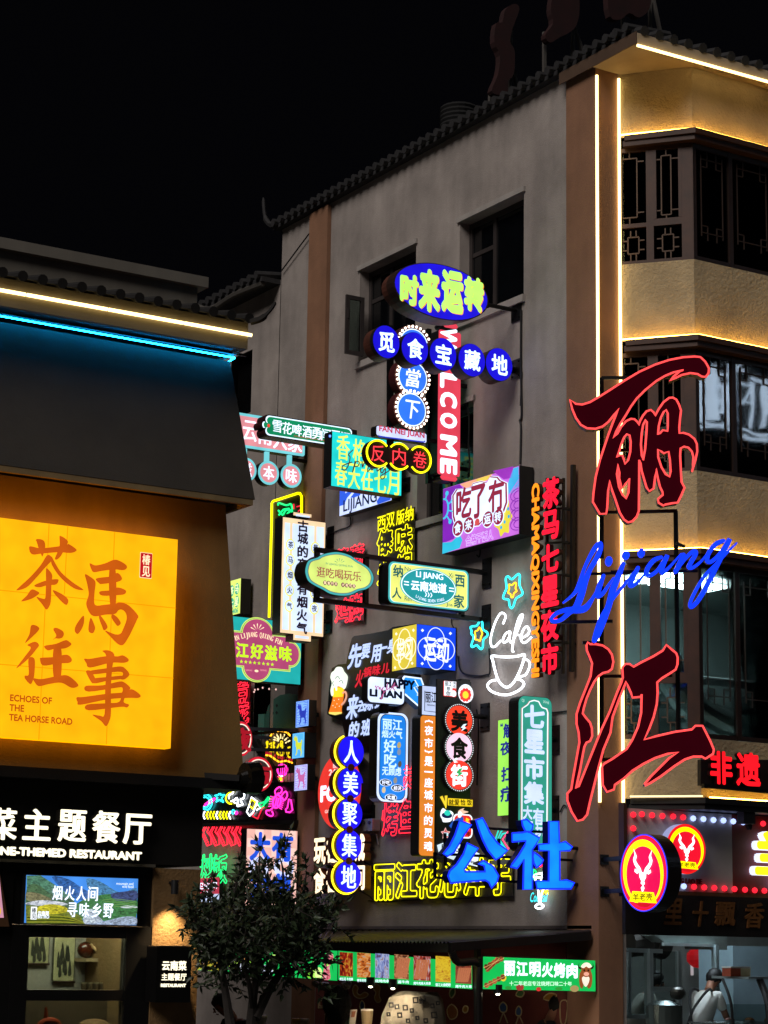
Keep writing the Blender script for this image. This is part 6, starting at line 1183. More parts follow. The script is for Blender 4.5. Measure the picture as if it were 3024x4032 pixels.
# carved wooden board
s = Sign('O', yplane(20.46), 'wooden_sign', 'long dark wooden board with four carved bronze characters under the shop board', 'sign'); s.fr.o = s.fr.pt(*s.L(1000, 1600)); s.root.location = s.fr.o
a0 = s.L(372, 1600)[0]; z0, z1 = s.L(370, 1785)[1], s.L(700, 1425)[1]; s.casing([(a0, z0), (a0+4.4, z0), (a0+4.4, z1), (a0, z1)], .06, D('#1d1512', .5, var=.35, scale=7, bump=.3))
BZ = D('#8a5a30', .45, .3, var=.25, scale=20)
for ch, x, y, w, h in (('里', 800, 1580, 150, 240), ('十', 1040, 1600, 135, 230), ('飄', 1265, 1600, 180, 215), ('香', 1525, 1615, 170, 230)): s.text(ch, x, y, w, h, BZ, .02, c=.03, ext=.02, slant=.15)
s.done()
# spot lamp hanging under the canopy edge
s = Sign('O', yplane(20.1), 'spot_lamp', 'black spot lamp hanging from the canopy edge above the shop board', 'lamp'); s.fr.o = s.fr.pt(*s.L(1490, 740)); s.root.location = s.fr.o
s.casing(s.rect(1440, 665, 1545, 790), .12, BLACK, 'housing'); s.casing(s.poly([(1490, 792), (1535, 792), (1525, 840), (1510, 840)]), .05, BLACK, 'yoke', -.03); s.casing(s.rect(1470, 600, 1510, 664), .05, BLACK, 'mount', -.03); s.done()
# lamps and stock in the third floor kitchen
tag(mesh('ceiling_lamp', E('#e8f6ff', 45.0, 0), lambda m: m.box(17.3, 21.3, 7.04, 18.7, 22.0, 7.09)), 'flat white ceiling lamp lit in the kitchen behind the lower bay window', 'lamp')
tag(mesh('tube_lamp', E('#e8f6ff', 2.0, 0), lambda m: m.tube([(17.2, 23.2, 6.1), (20.5, 23.2, 6.1)], .02, 6)), 'thin white tube lamp on the back wall of the upstairs kitchen', 'lamp')
k = empty('kitchen_shelf', (18.6, 23, 4.7), 'steel kitchen shelf with pots behind the lower bay window', 'shelf')
SS = D('#8f9698', .3, .8)
for z in (5.2, 5.62, 6.0): mesh('shelf_board', SS, lambda m: m.box(17.6, 22.7, z, 20.6, 23.2, z+.03), k)
for x in (17.65, 19.1, 20.55): mesh('post', SS, lambda m: m.bar((x, 22.72, 4.7), (x, 22.72, 6.2), .04), k)
for i in range(9):
    x = 17.8+.32*i; z = (5.23, 5.65)[i % 2]; h = .12+.05*(i % 3)
    tag(mesh('steel_pot', SS, lambda m: m.lathe((x, 22.9, z+.001), [(.11, 0), (.13, h), (.12, h), (.10, .02)], 14)), f'steel pot on the {"lower" if i % 2 == 0 else "middle"} shelf of the upstairs kitchen, one of a row', 'pot', 'steel pots in the upstairs kitchen')
tag(mesh('ventilation_duct', D('#b8bcbc', .3, .9), lambda m: m.tube(catmull([(17.5, 21.4, 6.0), (17.7, 21.4, 5.6), (18.1, 21.3, 5.3), (18.5, 21.2, 5.15)], 4), .2, 14)), 'silver flexible duct bending behind the lower bay window', 'duct')
# rooftop: unlit red letters on scaffolds, water tank
pr = WF.hit(2000, 420); fr_ = yplane(26.0)
RT = D('#2a0305', .95, var=.3)
def roofchar(lb, pts, poles):
    s = Sign('DD', fr_, 'rooftop_letter', lb, 'letter sign', 'unlit red letters on the roof'); x = sum(p[0] for p in pts)/len(pts); y = max(p[1] for p in pts); s.fr.o = s.fr.pt(*s.L(x, y)); s.root.location = s.fr.o
    s.casing(s.poly(pts, 3), .12, RT, 'letter_body'); m = s.mb('scaffold', D('#5a5652', .6))
    for x0, y0, x1, y1 in poles: m.bar(s.fr.pt(*s.L(x0, y0), -.2), s.fr.pt(*s.L(x1, y1), -.2), .05)
    s.done()
roofchar('dark red unlit letter on a roof scaffold, leftmost one', [(1092, 20), (1112, 8), (1122, 20), (1108, 60), (1102, 90), (1112, 110), (1110, 160), (1098, 175), (1096, 200), (1078, 205), (1062, 196), (1076, 160), (1080, 120), (1068, 90), (1072, 50), (1085, 48)], ((1075, 190, 1075, 232), (1120, 20, 1118, 222), (1122, 130, 1140, 205)))
roofchar('dark red unlit letter on a roof scaffold, middle one cut by the frame', [(1200, -20), (1245, -20), (1252, 20), (1245, 55), (1230, 70), (1210, 80), (1188, 92), (1178, 75), (1195, 50), (1190, 20)], ((1192, 60, 1192, 175), (1256, -10, 1253, 155), (1258, 50, 1280, 120)))
roofchar('dark red unlit letter on a roof scaffold, rightmost one mostly above the frame', [(1320, -20), (1400, -20), (1402, 20), (1380, 38), (1360, 28), (1340, 42), (1318, 35)], ((1362, 20, 1362, 92), (1420, -10, 1422, 92), (1428, -10, 1448, 85)))
tk = empty('water_tank', fr_.hit(*SP('DD', 990, 290)), 'dark ribbed round water tank on the roof behind the tiled edge', 'water tank')
c0 = fr_.hit(*SP('DD', 992, 262)); prof = []
for i in range(13): z = -.2+i*.034; prof += [(.30 if i % 2 else .28, z)]
mesh('tank_body', D('#070708', .9), lambda m: m.lathe(c0, prof, 20), tk); mesh('tank_lid', D('#070708', .9), lambda m: m.lathe(c0+Vector((0, 0, .21)), [(.28, 0), (.16, .04), (.06, .05)], 18), tk)
wf_ = wallf(.05); tag(MB().tube([wf_.hit(*SP('DD', 706, 455)), wf_.hit(*SP('DD', 660, 515)), wf_.hit(*SP('DD', 608, 585))], .012, 5).build('cable', BLACK), 'overhead cable slanting down from the roof by the left pilaster', 'cable')

# white neon strokes on the building across the street, seen mirrored in the middle bay window
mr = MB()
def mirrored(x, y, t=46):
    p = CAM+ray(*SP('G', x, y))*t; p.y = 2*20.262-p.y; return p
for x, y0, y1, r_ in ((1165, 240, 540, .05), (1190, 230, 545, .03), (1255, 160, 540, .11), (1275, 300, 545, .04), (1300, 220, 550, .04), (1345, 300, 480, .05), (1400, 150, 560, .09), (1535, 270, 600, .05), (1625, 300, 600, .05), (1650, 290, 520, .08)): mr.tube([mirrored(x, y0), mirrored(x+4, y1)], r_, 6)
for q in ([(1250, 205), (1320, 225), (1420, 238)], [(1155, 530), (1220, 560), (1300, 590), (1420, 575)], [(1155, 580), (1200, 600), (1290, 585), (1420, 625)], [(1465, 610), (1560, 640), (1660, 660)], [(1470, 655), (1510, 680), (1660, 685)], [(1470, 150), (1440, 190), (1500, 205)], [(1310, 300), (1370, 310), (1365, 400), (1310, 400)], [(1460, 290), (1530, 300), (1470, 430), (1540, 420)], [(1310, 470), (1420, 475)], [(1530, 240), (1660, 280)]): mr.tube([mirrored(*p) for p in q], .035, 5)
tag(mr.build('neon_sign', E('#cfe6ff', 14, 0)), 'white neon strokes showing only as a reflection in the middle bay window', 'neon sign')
# ---------------------------------------------------------------- restaurant signs and windows
s = Sign('R', yplane(YL-.34), 'lightbox_sign', 'big square amber light box with four brown brush characters on the restaurant wall'); s.fr.o = s.fr.pt(*s.L(700, 1000)); s.root.location = s.fr.o
a1, b1 = s.L(1287, 322); a1 = (a1+s.L(1240, 1838)[0])/2; b0 = s.L(1240, 1838)[1]; a0 = s.L(-420, 1000)[0]; AMB = E('#ffb60c', 1.06, .1)
r = [(a0, b0), (a1, b0), (a1, b1), (a0, b1)]; s.casing(r, .13, E('#ffb000', 1.0, 0), 'casing'); s.face(r, AMB, 'face', .003)
s.mb('back_glow', E('#ffa000', 10, 0)).box(s.fr.pt(a0+.1, 0).x, s.fr.o.y+.135, s.fr.pt(0, b0+.1).z, s.fr.pt(a1-.06, 0).x, s.fr.o.y+.14, s.fr.pt(0, b1-.1).z)
SEAM = E('#d98a00', .9, 0)
for p, q in (((355, 205), (280, 1775)), ((830, 265), (770, 1808)), ((490, 222), (465, 720)), ((-400, 648), (1275, 820)), ((-400, 1195), (1258, 1328))): s.mb('seam', SEAM).bar(s.fr.pt(*s.L(*p), .004), s.fr.pt(*s.L(*q), .004), .007, .004, up=(0,-1,0))
BR = E('#b4500c', .95, .12)
CH = {'tea': [[(258, 322), (290, 320), (318, 335), (325, 370), (320, 400), (305, 445), (295, 430), (275, 380), (265, 345)], [(208, 378), (225, 372), (290, 385), (400, 375), (480, 360), (495, 355), (545, 388), (550, 405), (510, 420), (420, 415), (300, 425), (240, 432), (215, 415)], [(428, 302), (440, 298), (470, 315), (490, 340), (470, 380), (440, 440), (410, 468), (395, 460), (415, 410), (430, 360)], [(335, 440), (362, 440), (375, 470), (330, 520), (260, 600), (190, 670), (115, 692), (150, 655), (220, 590), (290, 510)], [(370, 445), (395, 490), (440, 560), (520, 630), (597, 682), (590, 690), (540, 680), (480, 640), (420, 580), (370, 500)], [(330, 540), (345, 538), (375, 580), (370, 640), (365, 770), (350, 815), (330, 830), (300, 790), (260, 740), (300, 750), (325, 745), (330, 650)], [(245, 655), (330, 620), (410, 610), (420, 625), (400, 650), (340, 655), (280, 670)], [(225, 685), (270, 700), (280, 715), (240, 745), (190, 765), (150, 770), (190, 730)], [(380, 690), (420, 705), (470, 735), (492, 765), (480, 797), (455, 785), (420, 750), (390, 715)]],
 'horse': [[(648, 495), (690, 510), (760, 495), (820, 470), (860, 475), (910, 505), (917, 530), (890, 545), (830, 540), (740, 550), (680, 560), (660, 540)], [(613, 575), (655, 595), (685, 620), (690, 650), (682, 720), (687, 797), (760, 795), (830, 788), (860, 790), (840, 858), (760, 868), (690, 880), (650, 860), (622, 790), (640, 720), (628, 640)], [(790, 540), (835, 540), (837, 790), (795, 790)], [(695, 605), (800, 590), (850, 565), (882, 605), (850, 630), (740, 645), (715, 640)], [(720, 700), (800, 690), (850, 670), (907, 690), (905, 715), (870, 725), (740, 730)], [(830, 795), (870, 780), (930, 800), (997, 872), (990, 905), (965, 960), (930, 1030), (890, 1087), (850, 1080), (800, 1030), (758, 983), (830, 1010), (870, 1005), (890, 970), (915, 900), (905, 850), (870, 830), (832, 850)], [(600, 875), (606, 920), (590, 970), (560, 1008), (538, 985), (550, 940)], [(655, 890), (680, 940), (686, 970), (670, 1002), (640, 990), (640, 940)], [(718, 868), (760, 920), (776, 960), (750, 982), (735, 950), (716, 900)], [(813, 865), (850, 890), (872, 930), (850, 950), (830, 930), (805, 890)]],
 'go': [[(222, 948), (255, 945), (282, 965), (270, 990), (240, 1020), (178, 1074), (210, 1010)], [(195, 1088), (250, 1064), (280, 1087), (260, 1120), (200, 1190), (114, 1258), (170, 1180), (220, 1110)], [(203, 1188), (247, 1188), (247, 1290), (237, 1340), (217, 1372), (178, 1332), (178, 1310), (205, 1300)], [(383, 975), (405, 963), (450, 985), (460, 1010), (447, 1035), (420, 1042), (400, 1040), (380, 1050), (405, 1020)], [(318, 1095), (400, 1080), (470, 1053), (500, 1065), (514, 1085), (470, 1112), (390, 1117), (343, 1127)], [(286, 1190), (300, 1180), (390, 1175), (480, 1158), (517, 1190), (500, 1217), (420, 1222), (310, 1237)], [(385, 1110), (440, 1110), (437, 1322), (385, 1322)], [(238, 1330), (300, 1335), (430, 1310), (495, 1313), (562, 1372), (550, 1394), (510, 1397), (440, 1362), (350, 1372), (280, 1387), (250, 1362)]],
 'deed': [[(740, 1130), (790, 1128), (827, 1160), (812, 1250), (802, 1400), (802, 1580), (790, 1640), (765, 1677), (730, 1640), (667, 1594), (720, 1600), (755, 1590), (760, 1400), (770, 1250), (765, 1160)], [(608, 1188), (650, 1188), (770, 1168), (850, 1170), (890, 1163), (932, 1195), (900, 1217), (800, 1217), (650, 1252), (623, 1220)], [(620, 1280), (650, 1273), (672, 1300), (692, 1345), (670, 1367), (648, 1340)], [(640, 1277), (780, 1255), (870, 1243), (907, 1260), (936, 1302), (900, 1337), (868, 1332), (890, 1297), (850, 1282), (660, 1302)], [(670, 1332), (780, 1320), (890, 1310), (890, 1332), (780, 1347), (680, 1367)], [(618, 1385), (740, 1380), (860, 1353), (900, 1360), (942, 1397), (930, 1420), (893, 1498), (932, 1520), (915, 1542), (870, 1537), (640, 1562), (628, 1520), (780, 1510), (860, 1500), (880, 1440), (885, 1402), (850, 1397), (638, 1427)], [(552, 1468), (600, 1465), (760, 1443), (900, 1430), (952, 1408), (1014, 1450), (1000, 1472), (930, 1472), (780, 1482), (580, 1522), (558, 1500)]]}
for nm, L_ in CH.items():
    for i, p in enumerate(L_): s.face(s.poly(p, 4), BR, 'brush_character', .010+i*.0004, None, nm)
for t, x, y, w in (('ECHOES OF', 222, 1482, 305), ('THE', 118, 1545, 108), ('TEA HORSE ROAD', 293, 1628, 462)): s.text(t, x, y, w, 50, E('#a8480a', .9, 0), .03)
sl = s.rect(1018, 418, 1095, 603, 6); s.face(scale2(sl, 1.06), E('#e9c89c', .9, 0), 'seal_edge', .008); s.face(sl, E('#b3121a', .85, 0), 'seal', .012); s.vtext('椿见', 1056, 470, 1054, 555, 58, 76, CREAM, .02, c=.018, name='seal_lettering'); s.done()
# restaurant name in channel letters
s = Sign('S', yplane(YL-.10), 'channel_letter_sign', 'white glowing restaurant name in channel letters on the black band', 'letter sign'); s.fr.o = s.fr.pt(*s.L(600, 500)); s.root.location = s.fr.o
CW, CRT = E('#fff4d2', 1.25, 0), D('#37332c', .4, .4)
for ch, x, y, w, h in (('菜', 28, 402, 225, 262), ('主', 302, 408, 232, 258), ('题', 590, 418, 236, 262), ('餐', 868, 428, 232, 264), ('厅', 1122, 446, 236, 250)):
    s.text(ch, x, y, w, h, CW, .05, .022, c=.0, key=ch); s.text(ch, x, y, w, h, CRT, .05, .022, c=-.004, ext=.1, name='letter_return', key=ch)
s.text('CUISINE-THEMED RESTAURANT', 470, 640, 1400, 72, CW, .06, key='l', name='latin_lettering'); s.text('CUISINE-THEMED RESTAURANT', 470, 640, 1400, 72, CRT, .06, key='l', c=-.004, ext=.08, name='latin_return')
s.mb('rail', BLACK).bar(s.fr.pt(*s.L(-300, 560), -.095), s.fr.pt(*s.L(1230, 620), -.095), .02); s.done()
# picture screen
s = Sign('T', yplane(YL+.0), 'screen', 'bright landscape screen with white characters over the restaurant door', 'screen'); s.fr.o = s.fr.pt(*s.L(660, 300)); s.root.location = s.fr.o
r = s.rect(214, 94, 1112, 505); s.casing(scale2(r, 1.03, 1.05), .05, BLACK); s.face(r, E('#3f7fd0', .95, .15))
def sp(pts, hx, c, sm=3, st=.9):
    v = [int(hx[i:i+2], 16) for i in (1, 3, 5)]; q = lambda k: '#%02x%02x%02x' % tuple(min(255, int(x*k)) for x in v)
    s.face([(min(max(a, r[0][0]), r[1][0]), min(max(b, r[0][1]), r[2][1])) for a, b in s.poly(pts, sm)], ART((q(.55), hx, q(1.3)), 26, st, (1, 1, 2.2)), 'landscape', c)
sp([(216, 98), (330, 98), (470, 190), (560, 230), (640, 235), (560, 330), (216, 300)], '#4f7f66', .007, 0); sp([(420, 110), (560, 130), (700, 220), (850, 250), (700, 300), (560, 260)], '#2f62a8', .008); sp([(700, 130), (820, 150), (980, 240), (1110, 200), (1110, 330), (800, 330)], '#4c86b4', .009)
sp([(216, 200), (300, 170), (430, 260), (600, 300), (560, 400), (216, 380)], '#4a6a48', .010); sp([(216, 235), (330, 250), (420, 300), (330, 320), (216, 300)], '#7d7a58', .011); sp([(620, 330), (800, 260), (960, 250), (1108, 270), (1106, 440), (820, 470), (640, 440)], '#3f7a44', .011)
sp([(900, 250), (1000, 230), (1110, 225), (1108, 300), (950, 305)], '#3c4a78', .013); sp([(214, 320), (330, 300), (470, 310), (550, 335), (400, 350), (214, 335)], '#d4dcea', .013); sp([(205, 345), (330, 345), (520, 360), (640, 420), (700, 500), (208, 498)], '#6f7a24', .014, 0)
sp([(300, 360), (400, 332), (520, 350), (545, 390), (470, 410), (320, 415)], '#c4bc28', .016); sp([(680, 420), (740, 370), (800, 430), (830, 480), (690, 495)], '#bac8dc', .016); sp([(690, 495), (850, 470), (1000, 435), (1106, 440), (1104, 502), (700, 502)], '#9fb0c8', .018); sp([(980, 350), (1060, 342), (1108, 350), (1106, 362), (1000, 364)], '#d6e2ee', .018)
for k in range(6): s.line([(215, 430+12*k), (400, 425+13*k), (560, 440+10*k), (680, 490)], E('#3a4a18' if k % 2 else '#a8a838', .7, 0), .0035, .019, sm=3, name='terrace_line')
for k in range(5): s.line([(830+20*k, 300+14*k), (930+20*k, 290+15*k), (1100, 310+14*k)], E('#7fae60', .7, 0), .003, .019, sm=3, name='terrace_line')
for ch, x, y in (('烟', 460, 240), ('火', 560, 243), ('人', 655, 246), ('间', 750, 248), ('寻', 583, 378), ('味', 680, 380), ('乡', 780, 384), ('野', 875, 386)): s.text(ch, x, y, 82, 118, WHITE, .035, .012, c=.026)
s.text('mountain and', 1010, 165, 138, 22, WHITE, .0, c=.026, name='small_lettering'); s.text('wild food', 1034, 189, 92, 22, WHITE, .0, c=.026, name='small_lettering'); s.text('云南菜', 345, 406, 92, 34, WHITE, .03, c=.026, name='small_lettering'); s.text('BISTRO', 345, 435, 94, 28, WHITE, .02, c=.026, name='small_lettering')
s.face(s.rect(245, 352, 290, 458), E('#e8eef4', .95, 0), 'seal', .024); s.vtext('椿见', 267, 382, 267, 430, 34, 42, E('#20303a', .3, 0), .02, c=.028, name='seal_lettering'); s.done()
# small restaurant box on the column
s = Sign('T', yplane(YL-.22), 'lightbox_sign', 'small black box sign with white restaurant lettering on the lit column'); s.fr.o = s.fr.pt(*s.L(1420, 900)); s.root.location = s.fr.o
s.casing(s.rect(1285, 678, 1552, 1135), .22, D('#0c0b0b', .3)); s.mb('top_edge', D('#5a4630', .5)).bar(s.fr.pt(*s.L(1285, 676), -.1), s.fr.pt(*s.L(1552, 676), -.1), .2, .012)
s.text('云南菜', 1420, 834, 200, 80, CW, .045, c=.008); s.text('主题餐厅', 1418, 926, 204, 60, CW, .03, c=.008); s.text('RESTAURANT', 1413, 995, 206, 28, CW, .06, c=.008); s.done()
lp = yplane(YL-.09).hit(*SP('T', 1425, 250)); ln = empty('wall_lamp', lp, 'small black spot lamp washing the column above the little box sign', 'lamp')
mesh('lamp_body', BLACK, lambda m: m.lathe(lp+Vector((0, 0, 0)), [(.035, 0), (.035, .13), (.03, .13)], 12), ln); mesh('lamp_arm', BLACK, lambda m: m.box(lp.x-.012, lp.y, lp.z+.1, lp.x+.012, YL+.018, lp.z+.12), ln)
sl = bpy.data.lights.new('spot_light', 'SPOT'); slo = bpy.data.objects.new('spot_light', sl); col.objects.link(slo); slo.parent = ln; slo.location = (0, -.05, -.02); sl.energy = 90; sl.color = (1, .72, .38); sl.spot_size = math.radians(88); sl.spot_blend = 1; sl.shadow_soft_size = .02
slo.rotation_euler = Vector((0, .16, -1)).to_track_quat('-Z', 'Y').to_euler()
# black reflector lamp poking out at the corner
q0, q1 = yplane(YL-.3).hit(*SP('J', 470, 1375)), yplane(YL-.3).hit(*SP('J', 700, 1372)); fl_n = empty('flood_lamp', q0, 'black flood lamp sticking out from the lower corner of the restaurant wall', 'lamp')
mesh('housing', D('#0d0c0b', .2), lambda m: m.tube([q0, q0.lerp(q1, .3), q0.lerp(q1, .32), q1], [.06, .09, .15, .16], 16), fl_n); mesh('reflector', D('#8a7a60', .15, .9), lambda m: m.lathe(q0.lerp(q1, .55)+Vector((0, -.14, .03)), [(.07, 0), (.05, .03), (.01, .05)], 12, 'y'), fl_n); mesh('arm', BLACK, lambda m: m.bar(q0, q0+Vector((-.4, .2, .02)), .06), fl_n)
# inside the restaurant window
IN = yplane(YL+1.47)
def scroll(x0, y0, x1, y1, lb, hx):
    s = Sign('T', IN, 'hanging_scroll', lb, 'scroll'); s.fr.o = s.fr.pt(*s.L((x0+x1)/2, y0)); s.root.location = s.fr.o
    s.casing(s.rect(x0, y0, x1, y1), .01, D('#4f4a3a', .8), 'mount'); s.face(scale2(s.rect(x0, y0, x1, y1), .92, .96), D(hx, .85, var=.2, scale=6), 'paper', .004)
    for k in range(9): 
        x = x0+(x1-x0)*(.2+.07*k); y = y0+(y1-y0)*(.6+.2*math.sin(k*1.7)); s.face(s.poly([(x-14, y+40), (x-6, y-60), (x+4, y-80), (x+14, y+30)], 3), D('#3a3a2c', .9, var=.3), 'ink', .008+.0005*k)
    s.mb('roller', D('#3a2014', .5)).tube([s.fr.pt(*s.L(x0-4, y1)), s.fr.pt(*s.L(x1+4, y1+2))], .012, 6); s.done()
scroll(442, 560, 605, 965, 'tall ink landscape scroll beside the shelf inside the restaurant', '#b9b48a'); scroll(232, 540, 398, 820, 'shorter ink scroll at the left inside the restaurant window', '#a8a47c')
sh0, sh1 = IN.hit(*SP('T', 606, 800)), IN.hit(*SP('T', 952, 800)); tag(mesh('wall_shelf', D('#a08a6a', .6), lambda m: m.box(sh0.x, YL+1.2, sh0.z, sh1.x, YL+1.498, sh0.z+.035)), 'pale wooden shelf holding dark pots inside the restaurant', 'shelf')
SHF = yplane(YL+1.34); GP = D('#4a1f12', .18, var=.3)
for i, (x, y, r_, lb) in enumerate(((695, 765, .085, 'reddish brown ladle gourd lying open on the wooden shelf'), (878, 765, .095, 'large dark glazed pot on the wooden shelf'), (968, 765, .07, 'smaller dark pot at the right end of the wooden shelf'))):
    p = SHF.hit(*SP('T', x, y)); p.z = sh0.z+.036; n_ = empty('pot', p, lb, 'pot')
    mesh('pot_body', GP if i == 0 else D('#1c1512', .15, var=.3), lambda m: m.ball(p+Vector((0, 0, r_*.94)), r_, 18, (1, .8, .94)), n_, True)
    if i < 2: mesh('handle', D('#b89468', .5), lambda m: m.tube([p+Vector((.03, -.04, r_*1.6)), p+Vector((.10, -.08, .06)), p+Vector((.13, -.1, .012))], [.014, .02, .024], 8), n_)
    else: mesh('rim', D('#1c1512', .15), lambda m: m.lathe(p+Vector((0, 0, r_*1.86)), [(.03, 0), (.04, .03), (.03, .03)], 12), n_)
CN = yplane(YL+1.1); cz = CN.hit(*SP('T', 700, 1038)).z
tag(mesh('counter', D('#6a5a44', .6), lambda m: m.box(7.9, YL+.95, 0, 9.5, YL+1.3, cz)), 'wooden counter inside the restaurant carrying a row of jars', 'counter')
for i, x in enumerate((682, 732, 782, 830, 880, 925)):
    p = CN.hit(*SP('T', x, 1036)); p.z = cz+.001; j = empty('jar', p, f'small metal rimmed jar on the restaurant counter, one of six', 'jar', 'jars on the restaurant counter')
    mesh('jar_body', D('#7c6a50', .2, .6, var=.3), lambda m: m.lathe(p, [(.028, 0), (.03, .06), (.026, .066)], 12), j); mesh('lid', D('#b0a890', .3, .8), lambda m: m.lathe(p+Vector((0, 0, .067)), [(.029, 0), (.029, .012)], 12), j)
tag(mesh('ceiling_lamp', E('#fff0d4', 40, 0), lambda m: m.box(8.2, YL+.5, 2.96, 9.2, YL+.9, 2.985)), 'flat warm ceiling lamp inside the restaurant', 'lamp')
F2 = yplane(YL+.55); p = F2.hit(*SP('T', 400, 1300)); ch_ = empty('chair', Vector((p.x, p.y, 0)), 'orange curved chair back seen low in the restaurant window', 'chair')
mesh('backrest', D('#b8431a', .35), lambda m: (m.tube(catmull([(p.x-.14, p.y, p.z-.08), (p.x-.05, p.y, p.z+.01), (p.x+.08, p.y, p.z), (p.x+.14, p.y, p.z-.1)], 4), .03, 8), m.tube([(p.x-.02, p.y+.02, p.z), (p.x-.03, p.y+.02, p.z+.14)], [.03, .01], 8)), ch_); mesh('seat', D('#b8431a', .35), lambda m: m.box(p.x-.2, p.y-.2, .44, p.x+.2, p.y+.2, .48), ch_)
for dx, dy in ((-.17, -.17), (.17, -.17), (.17, .17), (-.17, .17)): mesh('leg', BLACK, lambda m: m.bar((p.x+dx, p.y+dy, 0), (p.x+dx, p.y+dy, .439), .03), ch_)
for sx in (-.17, .17): mesh('post', BLACK, lambda m: m.bar((p.x+sx*.8, p.y, .48), (p.x+sx*.8, p.y, p.z-.08), .03), ch_)
p = F2.hit(*SP('T', 770, 1290)); bk = empty('basket', Vector((p.x, p.y, p.z-.1)), 'woven tray with domed cover low in the right of the restaurant window', 'basket')
mesh('cover', D('#9a7244', .8, var=.3, scale=30, bump=.4), lambda m: m.lathe((p.x, p.y, p.z-.06), [(.17, 0), (.15, .04), (.09, .075), (.01, .085)], 18), bk); mesh('tray', D('#6a4a2a', .7), lambda m: m.lathe((p.x, p.y, p.z-.09), [(.16, 0), (.19, .028)], 18), bk)
tag(mesh('table', D('#3a2a1c', .5), lambda m: (m.box(p.x-.3, p.y-.2, p.z-.13, p.x+.25, p.y+.2, p.z-.091), m.box(p.x-.27, p.y-.17, 0, p.x-.21, p.y-.11, p.z-.131), m.box(p.x+.16, p.y+.1, 0, p.x+.22, p.y+.16, p.z-.131), m.box(p.x+.16, p.y-.17, 0, p.x+.22, p.y-.11, p.z-.131), m.box(p.x-.27, p.y+.1, 0, p.x-.21, p.y+.16, p.z-.131))), 'dark wooden table under the woven tray inside the restaurant', 'table')
# poster at the far left edge
s = Sign('T', yplane(YL-.02), 'poster_frame', 'slanted brown frame around a pink lit poster at the left edge', 'poster'); s.fr.o = s.fr.pt(*s.L(20, 300)); s.root.location = s.fr.o
s.casing(s.poly([(-200, 90), (2, 90), (76, 515), (-200, 515)]), .05, D('#5a3c24', .5), 'frame'); s.face(s.poly([(-190, 110), (-6, 110), (30, 443), (-190, 440)]), E('#c78aa0', .8), 'poster', .004); s.face(s.ell(-20, 390, 26, 40, 16), E('#d8b440', .8), 'drawing', .008); s.done()
# ---------------------------------------------------------------- canopy, stalls and the shop at street level
zc = 2.59; yN = 21.076; OX = 14.10; zo = 2.42
pf_ = Frame((OX, 24, 2.4), (0,-1,0), (0,0,1), (-1,0,0)).hit(1268, 3690); yF2 = pf_.y
cp = empty('canopy', (15, 23, zo), 'dark corrugated canopy sloping out from the flank wall above the stalls', 'canopy')
def corr(m):
    n = 150
    for i in range(n):
        t0, t1 = i/n, (i+1)/n
        def row(t, k): 
            yw, yo = yN+(27.42-yN)*t, yN+(yF2-yN)*t; dz = .016*math.sin(k*math.pi); return Vector((XW-.04, yw, zc+dz)), Vector((OX-.06, yo, zo+dz))
        a, b = row(t0, i*.5); c, d = row(t1, (i+1)*.5); m.add([a, b, d, c], [(0,1,2,3)])
mesh('roof_sheet', D('#4c4442', .5, .35, var=.35, scale=4), corr, cp)
mesh('gutter', D('#2a2626', .4, .3), lambda m: (m.bar((OX-.05, yN-.02, zo-.06), (OX-.05, yF2, zo-.06), .07, .1), m.bar((OX-.06, yN-.03, zo-.05), (XW-.1, yN-.03, zc-.06), .05, .1)), cp)
mesh('beam', BLACK, lambda m: [m.bar((OX+.1, yN+(yF2-yN)*k/5+.05, zo-.05), (XW-.05, yN+(27.3-yN)*k/5+.05, zc-.05), .05, .06) for k in range(6)], cp)
dpf = yplane(yN-.05); d0, d1, d2, d3 = (dpf.hit(*SP('V', *p)) for p in ((800, 205), (835, 262), (945, 268), (948, 420)))
mesh('downpipe', D('#1a1716', .35), lambda m: m.tube(catmull([d0, d1, d2, d3, Vector((d3.x, d3.y, .02))], 4), .045, 10), cp)
mesh('post', BLACK, lambda m: m.bar((dpf.hit(*SP('V', 962, 300)).x, yN+.03, 0), (dpf.hit(*SP('V', 962, 300)).x, yN+.03, zo), .06), cp)
ctop = mesh('head_flashing', D('#6a625e', .6), lambda m: m.box(XW-.06, yN, zc+.02, XW-.004, 27.42, zc+.06), cp)
# green sign facing the street
GRN = E('#12a84a', .95, .06)
s = Sign('V', yplane(yN-.12), 'green_light_box', 'wide green light box with white characters, meat skewers and a brown ox', 'sign'); s.fr.o = s.fr.pt(*s.L(1275, 325)); s.root.location = s.fr.o
r = [s.L(*p) for p in ((968, 407), (1582, 420), (1580, 252), (970, 230))]; s.casing(r, .1); s.face(r, GRN)
for ch, x, y in zip('丽江明火烤肉', (1112, 1180, 1250, 1318, 1384, 1452), (294, 297, 300, 303, 305, 308)): s.text(ch, x, y, 62, 82, WHITE, .06)
s.text('十二年老店专注烧烤口味二十年', 1282, 377, 340, 26, E('#bfe8cc', 1, 0), .02)
for i, (x0, y0, x1, y1) in enumerate(((975, 290, 1075, 238), (975, 392, 1085, 335), (985, 305, 1050, 240))):
    s.line([(x0-2, y0), (x1+6, y1)], E('#c9a060', .9, 0), .006, .010, name='skewer')
    for k in range(5):
        x, y = x0+(x1-x0)*(k+.5)/5, y0+(y1-y0)*(k+.5)/5; s.face(s.poly([(x-12, y-8), (x+2, y-14), (x+13, y-2), (x+8, y+12), (x-8, y+13)], 3), ART(('#3a1208', '#8a3a1c', '#c8744a'), 14), 'meat', .014, None, (i, k))
